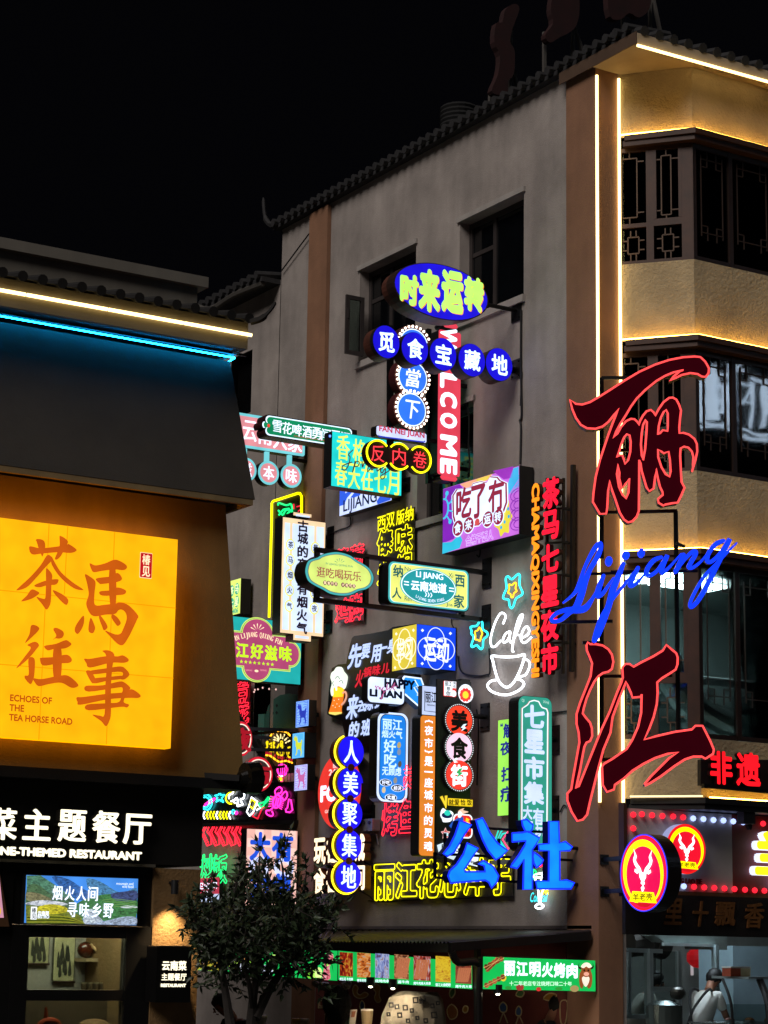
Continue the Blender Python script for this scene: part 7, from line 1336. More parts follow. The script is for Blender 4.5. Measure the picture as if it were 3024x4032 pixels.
for x, y, rx, ry, hx in ((1168, 398, 22, 18, '#8a2f2a'), (1105, 400, 18, 9, '#2f8a34'), (1270, 408, 14, 12, '#b8302a'), (1465, 405, 24, 18, '#a08a58'), (1380, 405, 20, 10, '#2f8a34'), (1078, 345, 16, 20, '#d8c030')): s.face(s.ell(x, y, rx, ry, 14), E(hx, .9), 'food', .012)
OXB, OXW = E('#8a4a24', .85), E('#e6dcc8', .95)
s.face(s.poly([(1490, 345), (1500, 310), (1530, 300), (1555, 312), (1562, 350), (1556, 392), (1540, 404), (1530, 385), (1515, 385), (1508, 404), (1495, 392)], 3), OXB, 'ox_body', .012); s.face(s.poly([(1505, 345), (1525, 335), (1545, 345), (1540, 375), (1525, 395), (1510, 375)], 3), OXW, 'ox_chest', .016)
s.face(s.poly([(1500, 300), (1512, 275), (1540, 275), (1552, 300), (1545, 332), (1527, 342), (1508, 332)], 3), OXB, 'ox_head', .018); s.face(s.ell(1527, 325, 15, 11, 14), E('#d89a84', .95), 'ox_muzzle', .022); s.face(s.poly([(1497, 285), (1510, 268), (1528, 262), (1545, 268), (1556, 285), (1540, 292), (1526, 284), (1512, 293)], 3), OXW, 'ox_hair', .022)
for sg in (-1, 1): s.face(s.poly([(1526+sg*24, 290), (1526+sg*38, 284), (1526+sg*36, 262), (1526+sg*44, 284), (1526+sg*38, 296), (1526+sg*26, 300)]), E('#2c2420', .5), 'ox_horn', .016); s.face(s.ell(1526+sg*11, 305, 5, 6, 10), E('#1c1410', .3), 'ox_eye', .024)
s.done()
# menu board of photographs
dc = (Vector((OX, yN, zo))-CAM).dot(CF)
fmn = diag(1500, 3830, dc+.25)
s = Sign('V', fmn, 'menu_light_box', 'long green menu light box with a row of seven barbecue photographs under the canopy', 'menu sign'); s.fr.o = s.fr.pt(*s.L(545, 300)); s.root.location = s.fr.o
r = [s.L(*p) for p in ((182, 356), (912, 408), (910, 262), (182, 198))]; s.casing(r, .1); s.face(r, GRN)
PAL = [('#1c0c06', '#a02010', '#e8b83a'), ('#4a2a14', '#c05a1a', '#e8a050', '#8a98a8'), ('#5a3a5a', '#7a8ac8', '#b8c0e0', '#8a4a2a'), ('#1a0e08', '#8a4a2a', '#d8a878'), ('#2a0c08', '#a83420', '#c8d0d8'), ('#c89018', '#e8c830', '#a84a10'), ('#5a1c14', '#9a4a34', '#5a1c14')]
for i, (x0, y0, x1, y1, st) in enumerate(((190, 205, 262, 335, '烤五花 牛肉串'), (285, 208, 358, 342, '烤羊排烤牛筋'), (383, 212, 460, 345, '烧烤肉串'), (487, 217, 566, 350, '京酱牛肉'), (592, 225, 685, 358, '烤牛肉串大肉串'), (712, 226, 794, 366, '丽江火烧粑粑'), (820, 270, 908, 375, '烤牛肉大串'))):
    q = [s.L(x0, y1), s.L(x1, y1+5), s.L(x1, y0+6), s.L(x0, y0)]; s.face(q, ART(PAL[i], 16, .9, (1, 1, 1.6) if i % 2 else (2, 2, .7)), 'photograph', .008, None, i)
    if i in (3, 4, 6):
        for k in range(6): s.line([(x0+8+k*11, y1-6), (x0+22+k*12, y0+22)], E('#7a3a22' if k % 2 else '#b06a48', .8, 0), .012, .012, name='skewer', key=i)
    s.text(st, (x0+x1)/2, y1+18, x1-x0, 17, WHITE, .01)
s.done()
s = Sign('U', fmn, 'menu_light_box', 'green drinks light box with lime slices and red jelly behind the tree', 'menu sign'); s.fr.o = s.fr.pt(*s.L(750, 600)); s.root.location = s.fr.o
r = [s.L(*p) for p in ((160, 662), (1302, 750), (1304, 506), (160, 452))]; s.casing(r, .1); s.face(r, E('#17b050', .95, .1)); s.face([s.L(*p) for p in ((162, 660), (400, 678), (400, 468), (162, 455))], ART(('#c04a1a', '#e8d8e0', '#8ac040', '#d8a030', '#4a6ac0'), 5, .95), 'photograph', .008, None, 'a')
for i, (x, y, rx, ry, hx) in enumerate(((470, 620, 60, 60, '#b8e858'), (620, 590, 70, 50, '#9ad848'), (780, 600, 40, 70, '#b0e070'), (1110, 660, 36, 70, '#a8e060'), (1150, 690, 30, 50, '#d0f090'), (1080, 690, 30, 40, '#7ac838'), (560, 640, 70, 40, '#d8dcf0'), (720, 660, 60, 40, '#c8d0ec'), (540, 560, 26, 60, '#e0a060'))): s.face(s.ell(x, y, rx, ry, 20), E(hx, .95), 'fruit', .008+i*.001)
s.face(s.poly([(1195, 540), (1260, 530), (1270, 570), (1240, 640), (1245, 735), (1180, 732), (1195, 640)], 3), ART(('#a82038', '#e87a8a', '#f0c0c0'), 22, .95), 'photograph', .016, None, 'b'); s.face(s.ell(1222, 610, 14, 22, 14), E('#a8e060', .95), 'fruit', .022); s.done()
# painted wall at street level
mural = empty('painted_wall', (XW-.02, 24.6, 0), 'dark red wall with painted doodles and figures under the canopy', 'wall')
mesh('wall_panel', D('#7a3a32', .85, var=.2, scale=2), lambda m: m.box(XW-.03, 21.62, 0, XW-.006, 27.6, 2.5), mural)
fmr = wallf(.034)
def doodle(pts, hx, closed=True, sm=3):
    pp = [fmr.hit(*SP('V', *p)) for p in (catmull(pts, sm, closed) if sm else pts)]
    m = MB(); m.tube(pp, .009, 5, closed); m.build('outline', D('#d8c48a' if hx else '#c9b88a', .8), mural)
    if hx and closed: MB().add(pp, [tuple(range(len(pp)))]).build('painted_shape', D(hx, .85, var=.2), mural)
doodle([(262, 405), (275, 385), (290, 400), (285, 425), (300, 440), (325, 425), (345, 435), (330, 452), (295, 458), (268, 440)], '#b8862a'); doodle([(370, 400), (390, 380), (410, 395), (405, 440), (415, 470), (395, 480), (380, 455), (388, 425)], '#b8862a')
doodle([(300, 490), (312, 470), (325, 490), (322, 520), (305, 520)], '#3a5a8a'); doodle([(795, 410), (815, 400), (818, 430), (800, 455), (788, 435)], '#5a8a4a'); doodle([(1060, 500), (1080, 478), (1100, 500), (1095, 530), (1068, 530)], '#4a6aa0'); doodle([(1150, 520), (1165, 500), (1180, 520), (1175, 550), (1152, 548)], '#4a6aa0')
doodle([(1080, 535), (1060, 590)], None, False, 0); doodle([(1082, 535), (1105, 592)], None, False, 0); doodle([(1165, 552), (1150, 595)], None, False, 0); doodle([(1168, 552), (1188, 595)], None, False, 0); doodle([(775, 520), (800, 490), (830, 520), (825, 560), (790, 570)], '#a86a3a'); doodle([(860, 520), (870, 500), (888, 505), (885, 530), (868, 535)], '#c08a3a')
doodle([(1150, 440), (1170, 410), (1195, 425), (1180, 450)], '#5a8a4a'); doodle([(1300, 460), (1330, 430), (1370, 440), (1350, 470)], '#b8862a'); doodle([(1390, 500), (1400, 470), (1430, 480), (1420, 590), (1395, 590)], None)
doodle([(75, 460), (105, 460), (105, 510), (75, 510)], None, True, 0); doodle([(82, 470), (98, 470), (98, 500), (82, 500)], None, True, 0)
# ox head on the wall
hf = diag(1300, 3950, dc+.5); hp = lambda x, y, c=0: hf.pt(*hf.px(*SP('V', x, y)), c)
oh = empty('ox_head', hp(160, 480), 'black shaggy ox head trophy with pale horns under the menu box', 'trophy')
def oxh(m):
    c = [hp(165, 385), hp(170, 430), hp(175, 490), hp(180, 550), hp(182, 600)]; m.tube(catmull(c, 4), [.06+.11*min(1, i/6) for i in range(9)]+[.17-.014*i for i in range(8)], 14)
mesh('head', D('#0e0c0b', .9, bump=.8, bscale=60), oxh, oh)
def fur(m):
    for i in range(260):
        t = rnd.random(); a = hp(110+130*rnd.random(), 385+170*t, rnd.uniform(-.1, .16)); m.add([a, a+Vector((.012, 0, 0)), a+Vector((rnd.uniform(-.02, .02), 0, -.09-.1*rnd.random()))], [(0,1,2)])
mesh('fur', D('#100d0c', .9), fur, oh); mesh('horn', D('#6a6258', .4), lambda m: m.tube(catmull([hp(130, 395), hp(80, 388), hp(50, 372), hp(60, 362)], 4), [.05]*5+[.035]*4+[.022, .016, .012, .008], 8), oh); mesh('horn', D('#6a6258', .4), lambda m: m.tube(catmull([hp(205, 395), hp(235, 385), hp(240, 372), hp(225, 364)], 4), [.05]*5+[.035]*4+[.022, .016, .012, .008], 8), oh)
# draped machine, counter, jars
cl = empty('draped_cooker', hf.pt(*hf.px(*SP('V', 580, 640))), 'cooker under a white cloth printed with small dark squares', 'cooker')
def cloth(m):
    rows = [[(505, 424), (560, 416), (640, 421), (700, 423), (730, 430)], [(460, 452), (540, 440), (640, 444), (724, 446), (752, 462)], [(440, 500), (530, 497), (640, 505), (742, 505), (760, 512)], [(418, 550), (520, 552), (640, 560), (752, 560), (770, 572)], [(408, 640), (510, 640), (640, 640), (758, 640), (775, 640)]]
    V = []
    for i, r in enumerate(rows):
        rr = catmull([(*p, (.0, .22, .3, .16, -.1)[j]+.03*math.sin(i*2+j*3)+(-.25 if i == 0 else 0)+.05*math.sin(i*5.1+j*7.3)) for j, p in enumerate(r)], 2); V.append([hp(x, y, c) for x, y, c in rr])
    k = len(V[0])
    for i in range(len(V)-1):
        for j in range(k-1): m.add([V[i][j], V[i+1][j], V[i+1][j+1], V[i][j+1]], [(0,1,2,3)])
mesh('cloth', D('#958b78', .95, var=.25, scale=5, bump=.8, bscale=9), cloth, cl)
for i, (x, y, w) in enumerate(((545, 505, 12), (600, 465, 13), (640, 455, 12), (580, 520, 9), (515, 545, 11), (632, 470, 9), (690, 495, 9), (700, 545, 14), (655, 575, 10), (560, 575, 9), (470, 490, 11), (500, 500, 10), (610, 560, 8), (720, 480, 8), (455, 540, 8))): mesh('printed_square', D('#2a2624', .8), lambda m: m.tube([hp(x-w, y-w, .34), hp(x+w*.8, y-w*1.1, .34), hp(x+w, y+w*.9, .34), hp(x-w*.8, y+w, .34)], .011, 4, True), cl)
ctp = hf.hit(*SP('V', 400, 592)).z
tag(mesh('counter', D('#8a7a5e', .6, var=.2), lambda m: m.prism([hp(x, 603, .15) for x in (-420, 905)] + [hp(905, 700, .15), hp(-420, 700, .15)], -hf.n*.5)), 'long stall counter in front of the painted wall', 'counter')
def jar(k, x, y0, y1, r_, hx, nm, lb, cat, lid=None, c=-.1):
    f = Frame(hf.pt(0, 0, c), hf.u, hf.v, hf.n); b_, t_ = f.hit(*SP(k, x, y1)), f.hit(*SP(k, x, y0)); h = t_.z-b_.z; o = empty(nm, b_, lb, cat)
    mesh('body', D(hx, .3, var=.15), lambda m: m.lathe(b_, [(r_*.85, 0), (r_, h*.1), (r_, h*.65), (r_*.55, h*.8), (r_*.5, h)] if nm == 'bottle' else [(r_*.8, 0), (r_, h)], 14), o)
    mesh('lid', D(lid or '#d8d0c0', .4), lambda m: m.lathe(b_+Vector((0, 0, h+.001)), [(r_*(.52 if nm == 'bottle' else 1.03), 0), (r_*(.5 if nm == 'bottle' else .9), .02)], 14), o)
jar('V', 125, 548, 600, .042, '#a87a48', 'paper_cup', 'stack of brown paper cups on the counter below the ox head', 'cups'); jar('V', 338, 525, 600, .075, '#9a8462', 'cup_tower', 'tall beige cup dispenser left of the draped cooker', 'dispenser'); jar('V', 185, 565, 600, .03, '#7a8a8a', 'bottle', 'clear bottle with pale cap beside the paper cups', 'bottle'); jar('V', 235, 548, 600, .03, '#3a6a4a', 'bottle', 'green bottle in front of the small price card', 'bottle')
jar('U', 970, 1072, 1103, .06, '#c8a040', 'jar', 'yellow topped jar left of the orange pilaster on the counter', 'jar', '#e0b83a'); jar('U', 1032, 1072, 1103, .06, '#b8b0a0', 'jar', 'white topped jar beside the yellow topped one', 'jar'); jar('U', 655, 1045, 1103, .11, '#a0a09a', 'jar', 'large glass jar with a lid behind the tree trunk', 'jar')
jar('P', 0, 0, 0, 0, '#000000', 'x', 'x', 'x') if False else None
s = Sign('V', Frame(hf.pt(0, 0, -.05), hf.u, hf.v, hf.n), 'price_card', 'small white price card standing on the counter by the bottles', 'card'); s.fr.o = s.fr.pt(*s.L(262, 570)); s.root.location = s.fr.o; s.casing(s.poly([(248, 520), (285, 518), (275, 598), (242, 598)]), .01, D('#d8ccb8', .7), 'card'); s.face(s.poly([(255, 528), (278, 527), (270, 560), (252, 560)]), D('#b06a4a', .7), 'print', .003); s.done()
for i, (x, y, lb) in enumerate(((358, 397, 'small lit spot lamp under the menu box, left one'), (478, 407, 'small lit spot lamp under the menu box, right one'), (1040, 437, 'small lit spot lamp under the ox sign'))):
    p = hp(x, y, .45); n_ = empty('spot_lamp', p, lb, 'lamp'); mesh('lamp_housing', BLACK, lambda m: m.lathe(p+Vector((0, 0, .02)), [(.05, 0), (.05, .1)], 12), n_); 
    sl = bpy.data.lights.new('spot_light', 'SPOT'); slo = bpy.data.objects.new('spot_light', sl); col.objects.link(slo); slo.parent = n_; slo.location = (0, 0, -.03); sl.energy = 16; sl.color = (1, .84, .62); sl.spot_size = math.radians(110); sl.spot_blend = .8; sl.shadow_soft_size = .05; slo.rotation_euler = Vector((.8, .5, -.55)).to_track_quat('-Z', 'Y').to_euler()
    mesh('lens', E('#fff2d0', 12, 0), lambda m: m.ball(p+Vector((0, 0, .012)), .024, 10, (1, 1, .5)), n_)
# ---------------------------------------------------------------- the corner shop: room, kitchen window, display case
sh = empty('shop_room', (18.5, 22.5, 0), 'lit shop interior with pale walls behind the carved wooden board', 'room')
mesh('floor', D('#5a564e', .6), lambda m: m.box(16.44, 20.6, 0, 23, 24.6, .45), sh); mesh('back_wall', D('#8a8f8a', .8, var=.15), lambda m: m.box(16.44, 24.6, .45, 23, 24.7, 4.0), sh); mesh('side_wall', D('#7a6a58', .8, var=.2), lambda m: m.box(16.44, 21.57, .45, 16.5, 24.599, 4.0), sh); mesh('ceiling', D('#77736c', .8), lambda m: m.box(16.44, 20.9, 3.95, 23, 24.6, 4.0), sh)
SF = yplane(21.3); sp_ = lambda x, y, Y=21.3: yplane(Y).hit(*SP('P', x, y))
kw_ = empty('kitchen_window', sp_(590, 1140), 'pale metal framed kitchen window beside the pillar', 'window'); PM = D('#a8bcc0', .35, .3)
def kbar(x0, y0, x1, y1, w): return lambda m: m.bar(sp_(x0, y0), sp_(x1, y1), w, .05)
for a in ((580, 540, 585, 1160, .12), (396, 545, 396, 1140, .07), (300, 1150, 612, 1150, .1), (340, 550, 700, 562, .04), (606, 900, 840, 905, .05), (850, 560, 855, 1180, .06)): mesh('frame_bar', PM, kbar(*a), kw_)
mesh('pane', GLASS(.9), lambda m: m.add([sp_(400, 555), sp_(575, 555), sp_(580, 1140), sp_(400, 1140)], [(0,1,2,3)]), kw_); mesh('pane', GLASS(.8), lambda m: m.add([sp_(610, 560), sp_(846, 565), sp_(850, 1175), sp_(615, 1160)], [(0,1,2,3)]), kw_)
hd = empty('cooker_hood', sp_(900, 520, 21.9), 'pale steel cooker hood over the shop kitchen', 'hood')
mesh('hood_edge', D('#c8dadc', .4), lambda m: m.prism([sp_(722, 482, 21.9), sp_(1200, 500, 21.9), sp_(1200, 525, 21.9), sp_(722, 512, 21.9)], (0, .05, 0)), hd); mesh('hood_body', D('#8f9c98', .5, var=.2), lambda m: m.prism([sp_(640, 400, 21.95), sp_(1290, 420, 21.95), sp_(1290, 550, 21.95), sp_(1180, 548, 21.95), sp_(1180, 500, 21.95), sp_(725, 482, 21.95), sp_(640, 420, 21.95)], (0, .6, 0)), hd); mesh('hood_post', D('#a8bcc0', .4), lambda m: m.bar(sp_(1182, 510, 21.9), sp_(1190, 930, 21.9), .09, .05), hd)
dk = empty('extractor_duct', sp_(540, 480, 22.4), 'dark curved extractor duct above the kitchen window', 'duct'); mesh('duct_body', D('#3a3630', .6, var=.3), lambda m: m.tube(catmull([sp_(380, 480, 22.4), sp_(520, 465, 22.4), sp_(640, 480, 22.4), sp_(720, 500, 22.4)], 4), .2, 14), dk); mesh('duct_collar', D('#5a554c', .5), lambda m: m.tube([sp_(600, 470, 22.4), sp_(620, 474, 22.4)], .215, 14), dk)
ln = empty('lantern', sp_(1030, 620, 23.8), 'red paper lantern glowing at the back of the shop', 'lantern'); c_ = sp_(1032, 620, 23.8); mesh('lantern_body', E('#b8161c', .4, .3), lambda m: m.ball(c_, .17, 14, (1, 1, .85)), ln); mesh('cap', D('#8a6a20', .5), lambda m: m.lathe(c_+Vector((0, 0, .14)), [(.07, 0), (.07, .03)], 12), ln); mesh('cord', BLACK, lambda m: m.tube([c_+Vector((0, 0, .17)), Vector((c_.x, c_.y, 3.95))], .006, 5), ln)
s = Sign('P', yplane(24.0), 'wall_sign', 'orange lit board with a red top at the back of the shop', 'sign'); s.fr.o = s.fr.pt(*s.L(1255, 620)); s.root.location = s.fr.o; s.casing(s.rect(1208, 572, 1302, 668), .06, D('#a8281c', .6), 'red_board'); s.face(s.rect(1208, 596, 1302, 630), E('#f0a030', .8), 'upper_panel'); s.face(s.rect(1208, 632, 1302, 668), E('#e8b040', .8), 'lower_panel'); s.done()
s = Sign('P', yplane(24.2), 'wall_banner', 'narrow red and white banner left of the red lantern', 'banner'); s.fr.o = s.fr.pt(*s.L(960, 660)); s.root.location = s.fr.o; s.casing(s.rect(935, 575, 985, 660), .02, E('#b81a20', .5), 'banner'); s.face(s.rect(955, 575, 985, 780), E('#d8ccd0', .5), 'white_strip', .006); s.done()
tag(mesh('refrigerator', D('#8ea4ac', .35, var=.1), lambda m: m.box(sp_(1345, 800, 22.6).x, 22.6, .451, sp_(1345, 800, 22.6).x+1.1, 23.3, sp_(1400, 515, 22.6).z)), 'tall pale blue grey cabinet at the right of the shop', 'cabinet')
tag(mesh('ceiling_lamp', E('#dff2ff', 20.0, 0), lambda m: m.box(17.2, 21.6, 3.9, 18.8, 22.4, 3.94)), 'flat cool white ceiling lamp inside the corner shop', 'lamp')
tag(mesh('red_shelf', D('#7a2a1a', .6, var=.3), lambda m: (m.box(16.6, 23.6, .451, 18.0, 24.0, 1.1), m.box(16.6, 23.6, 1.4, 18.0, 24.0, 1.45))), 'dark red shelf unit behind the kitchen window', 'shelf')
dsp = empty('display_case', sp_(1450, 1219, 20.7), 'glass food display case with black curved ends at the lower right', 'display case')
x0, x1 = sp_(1250, 1000, 20.75).x, sp_(1900, 1000, 20.75).x; zt2 = sp_(1300, 815, 20.75).z
mesh('top_board', D('#9aa4a4', .3, .4), lambda m: m.box(sp_(1150, 815, 21.6).x, 20.9, zt2, x1, 21.6, zt2+.03), dsp); mesh('base', D('#2a2826', .5), lambda m: m.box(x0, 20.7, .451, x1, 21.6, 1.0), dsp)
for x in (1262, 1600): mesh('curved_end', BLACK, lambda m: m.tube(catmull([(sp_(x, 1200, 20.75).x, 20.66, .95), (sp_(x, 1200, 20.75).x+.03, 20.64, 1.35), (sp_(x, 1200, 20.75).x+.09, 20.72, 1.75), (sp_(x, 1200, 20.75).x+.16, 20.95, zt2)], 4), .018 if x < 1300 else .045, 8), dsp)
mesh('curved_glass', GLASS(.8), lambda m: [m.add([(x0+.03, 20.66, 1.0), (x1, 20.66, 1.0), (x1, 20.64, 1.35), (x0+.03, 20.64, 1.35)], [(0,1,2,3)]), m.add([(x0+.03, 20.64, 1.351), (x1, 20.64, 1.351), (x1, 20.72, 1.75), (x0+.03, 20.72, 1.75)], [(0,1,2,3)])], dsp)
for z in (1.2, 1.5): mesh('glass_shelf', D('#8f9a98', .2, .3), lambda m: m.box(x0+.08, 20.85, z, x1, 21.5, z+.02), dsp)
for i in range(7):
    c_ = Vector((x0+.25+.16*i, 21.1, 1.222+(.3 if i % 2 else 0))); d_ = empty('food_tray', c_, 'steel tray of food in the display case, one of a row', 'tray', 'trays in the display case'); mesh('tray', SS, lambda m: m.lathe(c_, [(.06, 0), (.075, .025)], 12), d_); mesh('food', D(('#8a5a2a', '#6a2a1a', '#a88a4a')[i % 3], .6, bump=.5), lambda m: m.ball(c_+Vector((0, 0, .03)), .06, 10, (1, 1, .5)), d_)
pt_ = empty('steel_pot', sp_(720, 1150, 21.0), 'large steel soup pot in front of the kitchen window', 'pot'); c_ = sp_(720, 1219, 21.0); c_.z -= .2; mesh('pot_body', D('#7a8a88', .25, .8), lambda m: m.lathe(c_, [(.22, 0), (.23, .42), (.2, .42)], 20), pt_); mesh('lid', D('#7a8a88', .25, .8), lambda m: m.lathe(c_+Vector((0, 0, .425)), [(.22, 0), (.1, .05), (.01, .055)], 20), pt_); mesh('bowl', D('#5a5a54', .3, .5), lambda m: m.ball(c_+Vector((.22, 0, .56)), .1, 14, (1, 1, .8)), pt_)
tag(mesh('pot_stand', D('#3a3834', .5), lambda m: m.box(c_.x-.3, 20.8, .451, c_.x+.3, 21.3, c_.z-.002)), 'low dark stand carrying the steel soup pot', 'stand')

hr = empty('hanging_rack', sp_(668, 560, 21.35), 'two thin dark hanging rods with hooks behind the kitchen window frame', 'rack')
for x, y1 in ((640, 762), (695, 897)): mesh('rod', BLACK, lambda m: (m.bar(sp_(x, 480, 21.35), sp_(x, y1, 21.35), .012), m.bar(sp_(x-35, y1, 21.35), sp_(x+40, y1, 21.35), .02)), hr)
for i, (x, hx, lb) in enumerate(((1330, '#b04a2a', 'red box on top of the glass display case'), (1420, '#c8b48a', 'beige box on top of the glass display case, right of the red one'))):
    q = sp_(x, 812, 21.2); o = empty('food_box', Vector((q.x, 21.2, zt2+.031)), lb, 'box'); mesh('box_body', D(hx, .7), lambda m: m.box(q.x-.08, 21.12, zt2+.031, q.x+.08, 21.28, zt2+.13), o); mesh('lid', D('#d8d2c4', .6), lambda m: m.box(q.x-.085, 21.115, zt2+.131, q.x+.085, 21.285, zt2+.15), o)
# ---------------------------------------------------------------- people
def skin_mesh(name, mat, joints, edges, parent, sub=2):
    """joints: (x, y, z, radius); one continuous skinned surface"""
    me = bpy.data.meshes.new(name); root = Vector((0,0,0)); q = parent
    while q is not None: root += q.location; q = q.parent
    me.from_pydata([Vector(j[:3])-root for j in joints], edges, []); me.update()
    o = bpy.data.objects.new(name, me); col.objects.link(o)
    sk = o.modifiers.new('s', 'SKIN'); sk.use_smooth_shade = True; o.modifiers.new('b', 'SUBSURF').levels = sub
    for i, j in enumerate(joints):
        v = me.skin_vertices[0].data[i]; r = j[3]; v.radius = r if isinstance(r, tuple) else (r, r); v.use_root = i == 0
    dg = bpy.context.evaluated_depsgraph_get(); m2 = bpy.data.meshes.new_from_object(o.evaluated_get(dg)); bpy.data.objects.remove(o)
    o = bpy.data.objects.new(name, m2); col.objects.link(o); o.parent = parent; m2.materials.clear(); m2.materials.append(mat); m2.shade_smooth(); return o
SKIN = D('#a8745a', .55, var=.08); HAIR = D('#0d0a09', .6, var=.3, scale=30)
def person(at, face, label, shirt, lean=.25, h=1.68, look=.5, reach=.35, extras=None, trousers='#121214'):
    """standing figure at point `at`, facing direction `face`, bent forward by `lean`, arms reaching down in front"""
    p = empty('person', at, label, 'person'); f = Vector(face).normalized(); sd_ = Vector((-f.y, f.x, 0)); k = h/1.7
    W = lambda a, b, c: Vector(at)+(f*a+sd_*b)*k+Vector((0, 0, c*k))
    hx = lean
    J, Eg = [], []
    def add(a, b, c, r, par=None):
        J.append((*W(a, b, c), r*k if not isinstance(r, tuple) else (r[0]*k, r[1]*k)))
        if par is not None: Eg.append((par, len(J)-1))
        return len(J)-1
    pel = add(0, 0, .95, .135); ab = add(hx*.35, 0, 1.13, .125, pel); chs = add(hx*.75, 0, 1.32, .14, ab); nk = add(hx*1.0, 0, 1.45, .058, chs); hb = add(hx*1.15+.02, 0, 1.52, .062, nk); hd = add(hx*1.35+.05, 0, 1.60, .092, hb); tp = add(hx*1.42+.05, 0, 1.66, .075, hd)
    for s_ in (-1, 1):
        sh_ = add(hx*.9, s_*.17, 1.39, .058, chs); el = add(hx*.9+.10, s_*.22, 1.12, .043, sh_); wr = add(hx*.9+reach, s_*.12, 1.02, .029, el); pm = add(hx*.9+reach+.07, s_*.10, 1.00, .034, wr)
        for q in range(4):
            b_ = add(hx*.9+reach+.115, s_*.10+(q-1.5)*.017, .995, .010, pm); m_ = add(hx*.9+reach+.145, s_*.10+(q-1.5)*.017, .975, .009, b_); add(hx*.9+reach+.15, s_*.10+(q-1.5)*.016, .95-.004*abs(q-1.5), .008, m_)
        t_ = add(hx*.9+reach+.09, s_*.10-s_*.04, .985, .011, pm); add(hx*.9+reach+.12, s_*.10-s_*.045, .965, .009, t_)
        hp_ = add(0, s_*.09, .90, .085, pel); kn = add(.03, s_*.10, .50, .06, hp_); an = add(-.01, s_*.10, .09, .042, kn); add(.13, s_*.11, .04, .038, an)
    skin_mesh('body', SKIN, J, Eg, p)
    # face: nose, ears
    hc = W(hx*1.36+.05, 0, 1.60)
    fd_ = (f+Vector((0, 0, -look))).normalized(); up_ = sd_.cross(fd_)*-1
    if up_.z < 0: up_ = -up_
    def pt3(a, b, c): return hc+(fd_*a+sd_*b+up_*c)*k
    mesh('nose', SKIN, lambda m: m.tube([pt3(.088, 0, .02), pt3(.112, 0, -.012), pt3(.09, 0, -.022)], [.010*k, .015*k, .008*k], 8), p, True)
    for s_ in (-1, 1):
        mesh('ear', SKIN, lambda m: m.ball(pt3(-.005, s_*.088, -.005), .03*k, 8, (.6, .5, 1)), p, True); mesh('eye', D('#15100e', .2), lambda m: m.ball(pt3(.082, s_*.033, .012), .012*k, 8), p, True)
    mesh('mouth', D('#7a4038', .5), lambda m: m.tube([pt3(.085, -.024, -.052), pt3(.094, 0, -.05), pt3(.085, .024, -.052)], .006*k, 6), p)
    def hair(m):
        n = 16
        for i in range(9):
            t = math.pi*.80*i/8
            for j in range(n):
                q = 2*math.pi*j/n; c = math.cos(q); fr = 1.0
                tt = t*(1.0 if c < -.1 else (.8 if c < .45 else .47)); a, b, z = math.sin(tt)*c*.116-.014, math.sin(tt)*math.sin(q)*.108, math.cos(tt)*.122+.016
                wob = 1+.05*math.sin(j*2.7+i*1.9); m.v.append(pt3(a*wob, b*wob, z*wob))
        for i in range(8):
            for j in range(n): m.f.append((i*n+j, (i+1)*n+j, (i+1)*n+(j+1) % n, i*n+(j+1) % n))
    mesh('hair', HAIR, hair, p, True)
    J2 = []; E2 = []
    def ad(a, b, c, r, par=None):
        J2.append((*W(a, b, c), (r[0]*k, r[1]*k) if isinstance(r, tuple) else r*k))
        if par is not None: E2.append((par, len(J2)-1))
        return len(J2)-1
    a0_ = ad(0, 0, .93, .165); a1_ = ad(hx*.35, 0, 1.13, .15, a0_); a2_ = ad(hx*.75, 0, 1.32, .165, a1_); ad(hx*.95, 0, 1.425, .085, a2_)
    for s_ in (-1, 1): b0_ = ad(hx*.9, s_*.175, 1.385, .078, a2_); ad(hx*.9+.05, s_*.21, 1.20, .07, b0_)
    skin_mesh('shirt', shirt, J2, E2, p)
    J3, E3 = [], []
    def ae(a, b, c, r, par=None):
        J3.append((*W(a, b, c), r*k))
        if par is not None: E3.append((par, len(J3)-1))
        return len(J3)-1
    c0_ = ae(0, 0, .96, .15)
    for s_ in (-1, 1): d0_ = ae(0, s_*.09, .86, .105, c0_); d1_ = ae(.03, s_*.10, .5, .08, d0_); ae(-.01, s_*.10, .1, .065, d1_)
    skin_mesh('trousers', D(trousers, .8), J3, E3, p)
    for s_ in (-1, 1): mesh('shoe', D('#1a1817', .5), lambda m: m.tube([W(-.06, s_*.10, .045), W(.06, s_*.105, .05), W(.16, s_*.11, .04)], [.045*k, .055*k, .035*k], 8), p, True)
    if extras: extras(p, W, k)
    return p
TEE = D('#cfcfc8', .85, var=.12, scale=8); GREYT = D('#8e8e86', .85, var=.2, scale=12)
def apron(p, W, k):
    AP = D('#141416', .7)
    mesh('apron_strap', AP, lambda m: m.tube(catmull([W(.19, .10, 1.45), W(.10, .13, 1.475), W(.0, .10, 1.40), W(-.11, .02, 1.22), W(-.165, -.04, 1.0)], 5), .017*k, 6), p); mesh('apron_strap', AP, lambda m: m.tube(catmull([W(.19, -.10, 1.45), W(.10, -.13, 1.475), W(.0, -.10, 1.40), W(-.11, -.02, 1.22), W(-.165, .04, 1.0)], 5), .017*k, 6), p)
    mesh('apron', AP, lambda m: m.tube([W(.02, 0, .5), W(.03, 0, .8), W(.04, 0, 1.0)], [.19*k, .185*k, .172*k], 16), p)
pB = yplane(21.75).hit(*SP('P', 1030, 1219)); person((pB.x-.02, 21.75, .451), (.93, .25, 0), 'worker in white t-shirt and black apron straps bending over the display case', TEE, .26, 1.68, .75, .42, apron)
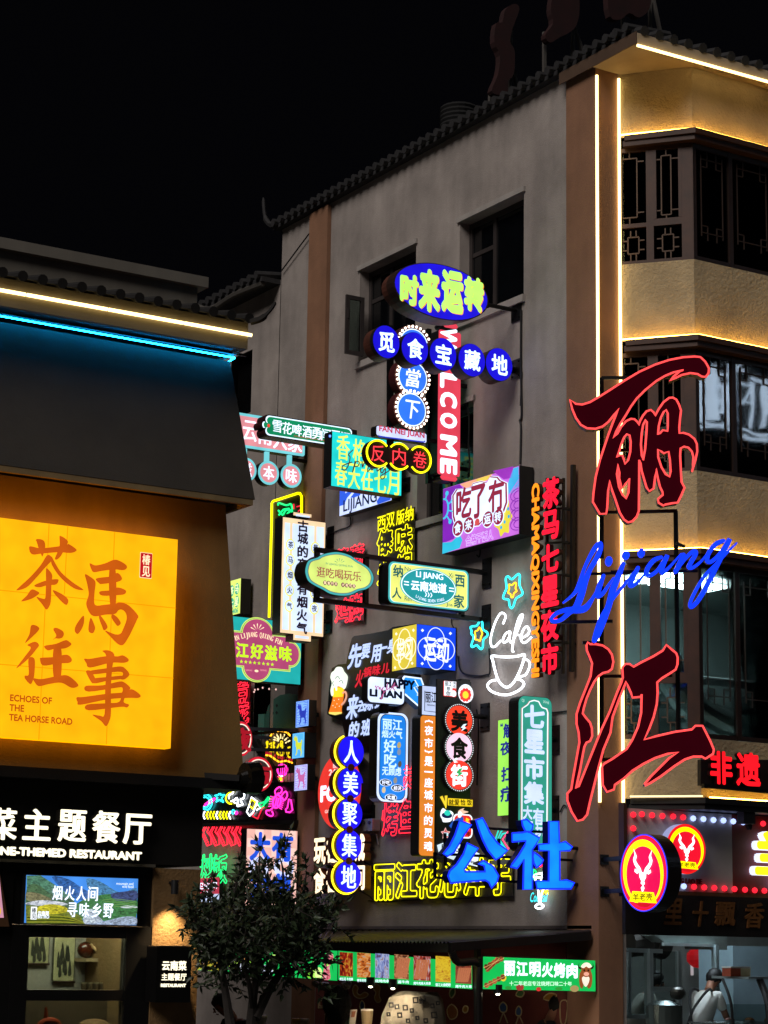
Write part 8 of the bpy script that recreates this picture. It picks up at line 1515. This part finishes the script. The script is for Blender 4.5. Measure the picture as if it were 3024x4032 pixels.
pA = yplane(22.0).hit(*SP('P', 440, 1100)); person((pA.x, 22.0, .451), (.9, -.3, 0), 'worker in grey t-shirt behind the kitchen window frame, facing right', GREYT, .2, 1.64, .3, .34)
pC = diag(2140, 4000, dc+1.6).hit(*SP('V', 1300, 590)); person((pC.x-.15, pC.y, 2.3-1.70+.10 if False else .0), (.8, -.4, 0), 'dark haired person seen from behind under the ox sign', D('#1a1a1c', .8), .18, 1.80, .5, .3)
pD = diag(1040, 4000, dc+.9).hit(*SP('U', 660, 980)); person((pD.x+.05, pD.y, .0), (-.95, -.1, 0), 'stall worker in black shirt stooping behind the tree', D('#131316', .8), .38, 1.76, .6, .45)
# ---------------------------------------------------------------- small tree in front
TD = 18.6
td = diag(1000, 3800, TD); tp = lambda x, y, c=0: td.pt(*td.px(*SP('DD', x, y)), c)
tr = empty('small_tree', Vector((tp(545, 2300).x, tp(545, 2300).y, 0)), 'small dark leafy tree standing in front of the alley', 'tree')
base = tr.location.copy(); trunk = MB(); crown = MB(); r2 = random.Random(11)
tips = []
def limb(pts, r0, r1, n=4):
    P = catmull(pts, n); L = [tp(*p) for p in P]; trunk.tube(L, [r0+(r1-r0)*i/(len(L)-1) for i in range(len(L))], 7); return L
mains = [[(542, 2215, 0), (548, 2150, 0), (560, 2080, .05), (556, 2000, .1), (560, 1900, .1), (562, 1850, .1)], [(500, 2215, .1), (490, 2150, .1), (480, 2080, .15), (470, 2000, .2), (455, 1930, .2)], [(552, 2200, 0), (580, 2140, -.1), (610, 2090, -.15), (640, 2020, -.2), (655, 1920, -.2), (660, 1885, -.2)], [(545, 2180, 0), (540, 2120, .2), (520, 2040, .3), (510, 1950, .3), (520, 1890, .3)], [(560, 2120, -.1), (600, 2060, -.3), (610, 1970, -.3), (608, 1880, -.3), (602, 1852, -.3)], [(640, 2060, -.1), (670, 2020, -.1), (700, 1985, -.1)], [(480, 2080, .1), (448, 2030, .1), (425, 1992, .1), (418, 1975, .1)], [(610, 2100, -.1), (650, 2090, 0), (690, 2075, 0)]]
for i, mpts in enumerate(mains): tips.append(limb(mpts, .045 if i < 3 else .024, .005))
for b in ((545, 2215), (500, 2215)): trunk.tube([tp(*b), Vector((tp(*b).x+(base.x-tp(*b).x)*.5, tp(*b).y, 0))], [.045, .06], 8)
def leaf(p, d, ln_, w, up):
    d = d.normalized(); s_ = d.cross(up)
    if s_.length < 1e-3: s_ = d.orthogonal()
    s_.normalize(); n_ = s_.cross(d)
    crown.add([p, p+d*ln_*.35+s_*w+n_*w*.4, p+d*ln_, p+d*ln_*.35-s_*w+n_*w*.4, p+d*ln_*.4], [(0,1,4),(1,2,4),(2,3,4),(3,0,4)])
def rv(): return Vector((r2.uniform(-1, 1), r2.uniform(-1, 1), r2.uniform(-1, 1)))
def sprig(p, d, n, ln_):
    d = d.normalized(); q = p.copy(); pts = [q.copy()]
    for i in range(n):
        d = (d+rv()*.25).normalized(); q = q+d*ln_; pts.append(q.copy())
        for k_ in range(2): leaf(q, d*.5+rv()*.9+Vector((0, 0, -.15)), r2.uniform(.055, .10), r2.uniform(.012, .021), rv())
    leaf(q, d, .08, .016, rv()); trunk.tube(pts, .0035, 3)
for L in tips:
    for i in range(2, len(L)):
        if L[i].z < tp(550, 2110).z: continue
        for k_ in range(3 if L[i].z < tp(550, 1945).z else 1): sprig(L[i], rv()+Vector((0, 0, .25)), r2.randint(3, 6), .045)
    for k_ in range(2): sprig(L[-1], Vector((r2.uniform(-.4, .4), 0, 1)), 3, .04)
blobs = [(555, 1995, 105, 68, 300), (470, 2000, 55, 56, 90), (640, 1990, 62, 68, 120), (560, 1925, 66, 28, 70), (520, 2055, 90, 46, 110), (640, 2045, 42, 40, 55), (455, 2045, 30, 44, 40), (440, 1985, 18, 20, 12), (682, 2035, 18, 30, 16), (500, 2110, 60, 34, 34), (465, 2110, 24, 28, 12)]
for x, y, rx, ry, n in blobs:
    for i in range(int(n*.58)):
        while True:
            a, b, c = r2.uniform(-1, 1), r2.uniform(-1, 1), r2.uniform(-1, 1)
            if a*a+b*b+c*c < 1: break
        sprig(tp(x+a*rx, y+b*ry, c*rx*.008), rv()+Vector((a*.4, 0, .35)), r2.randint(2, 4), .04)
for x, y in ((672, 2112), (690, 2125), (660, 2105), (685, 2148)): sprig(tp(x, y), Vector((1, 0, -.5)), 3, .05)
trunk.build('trunk', D('#2a2420', .9, bump=.4), tr); crown.build('crown', D('#36482a', .5, var=.5, scale=6), tr)
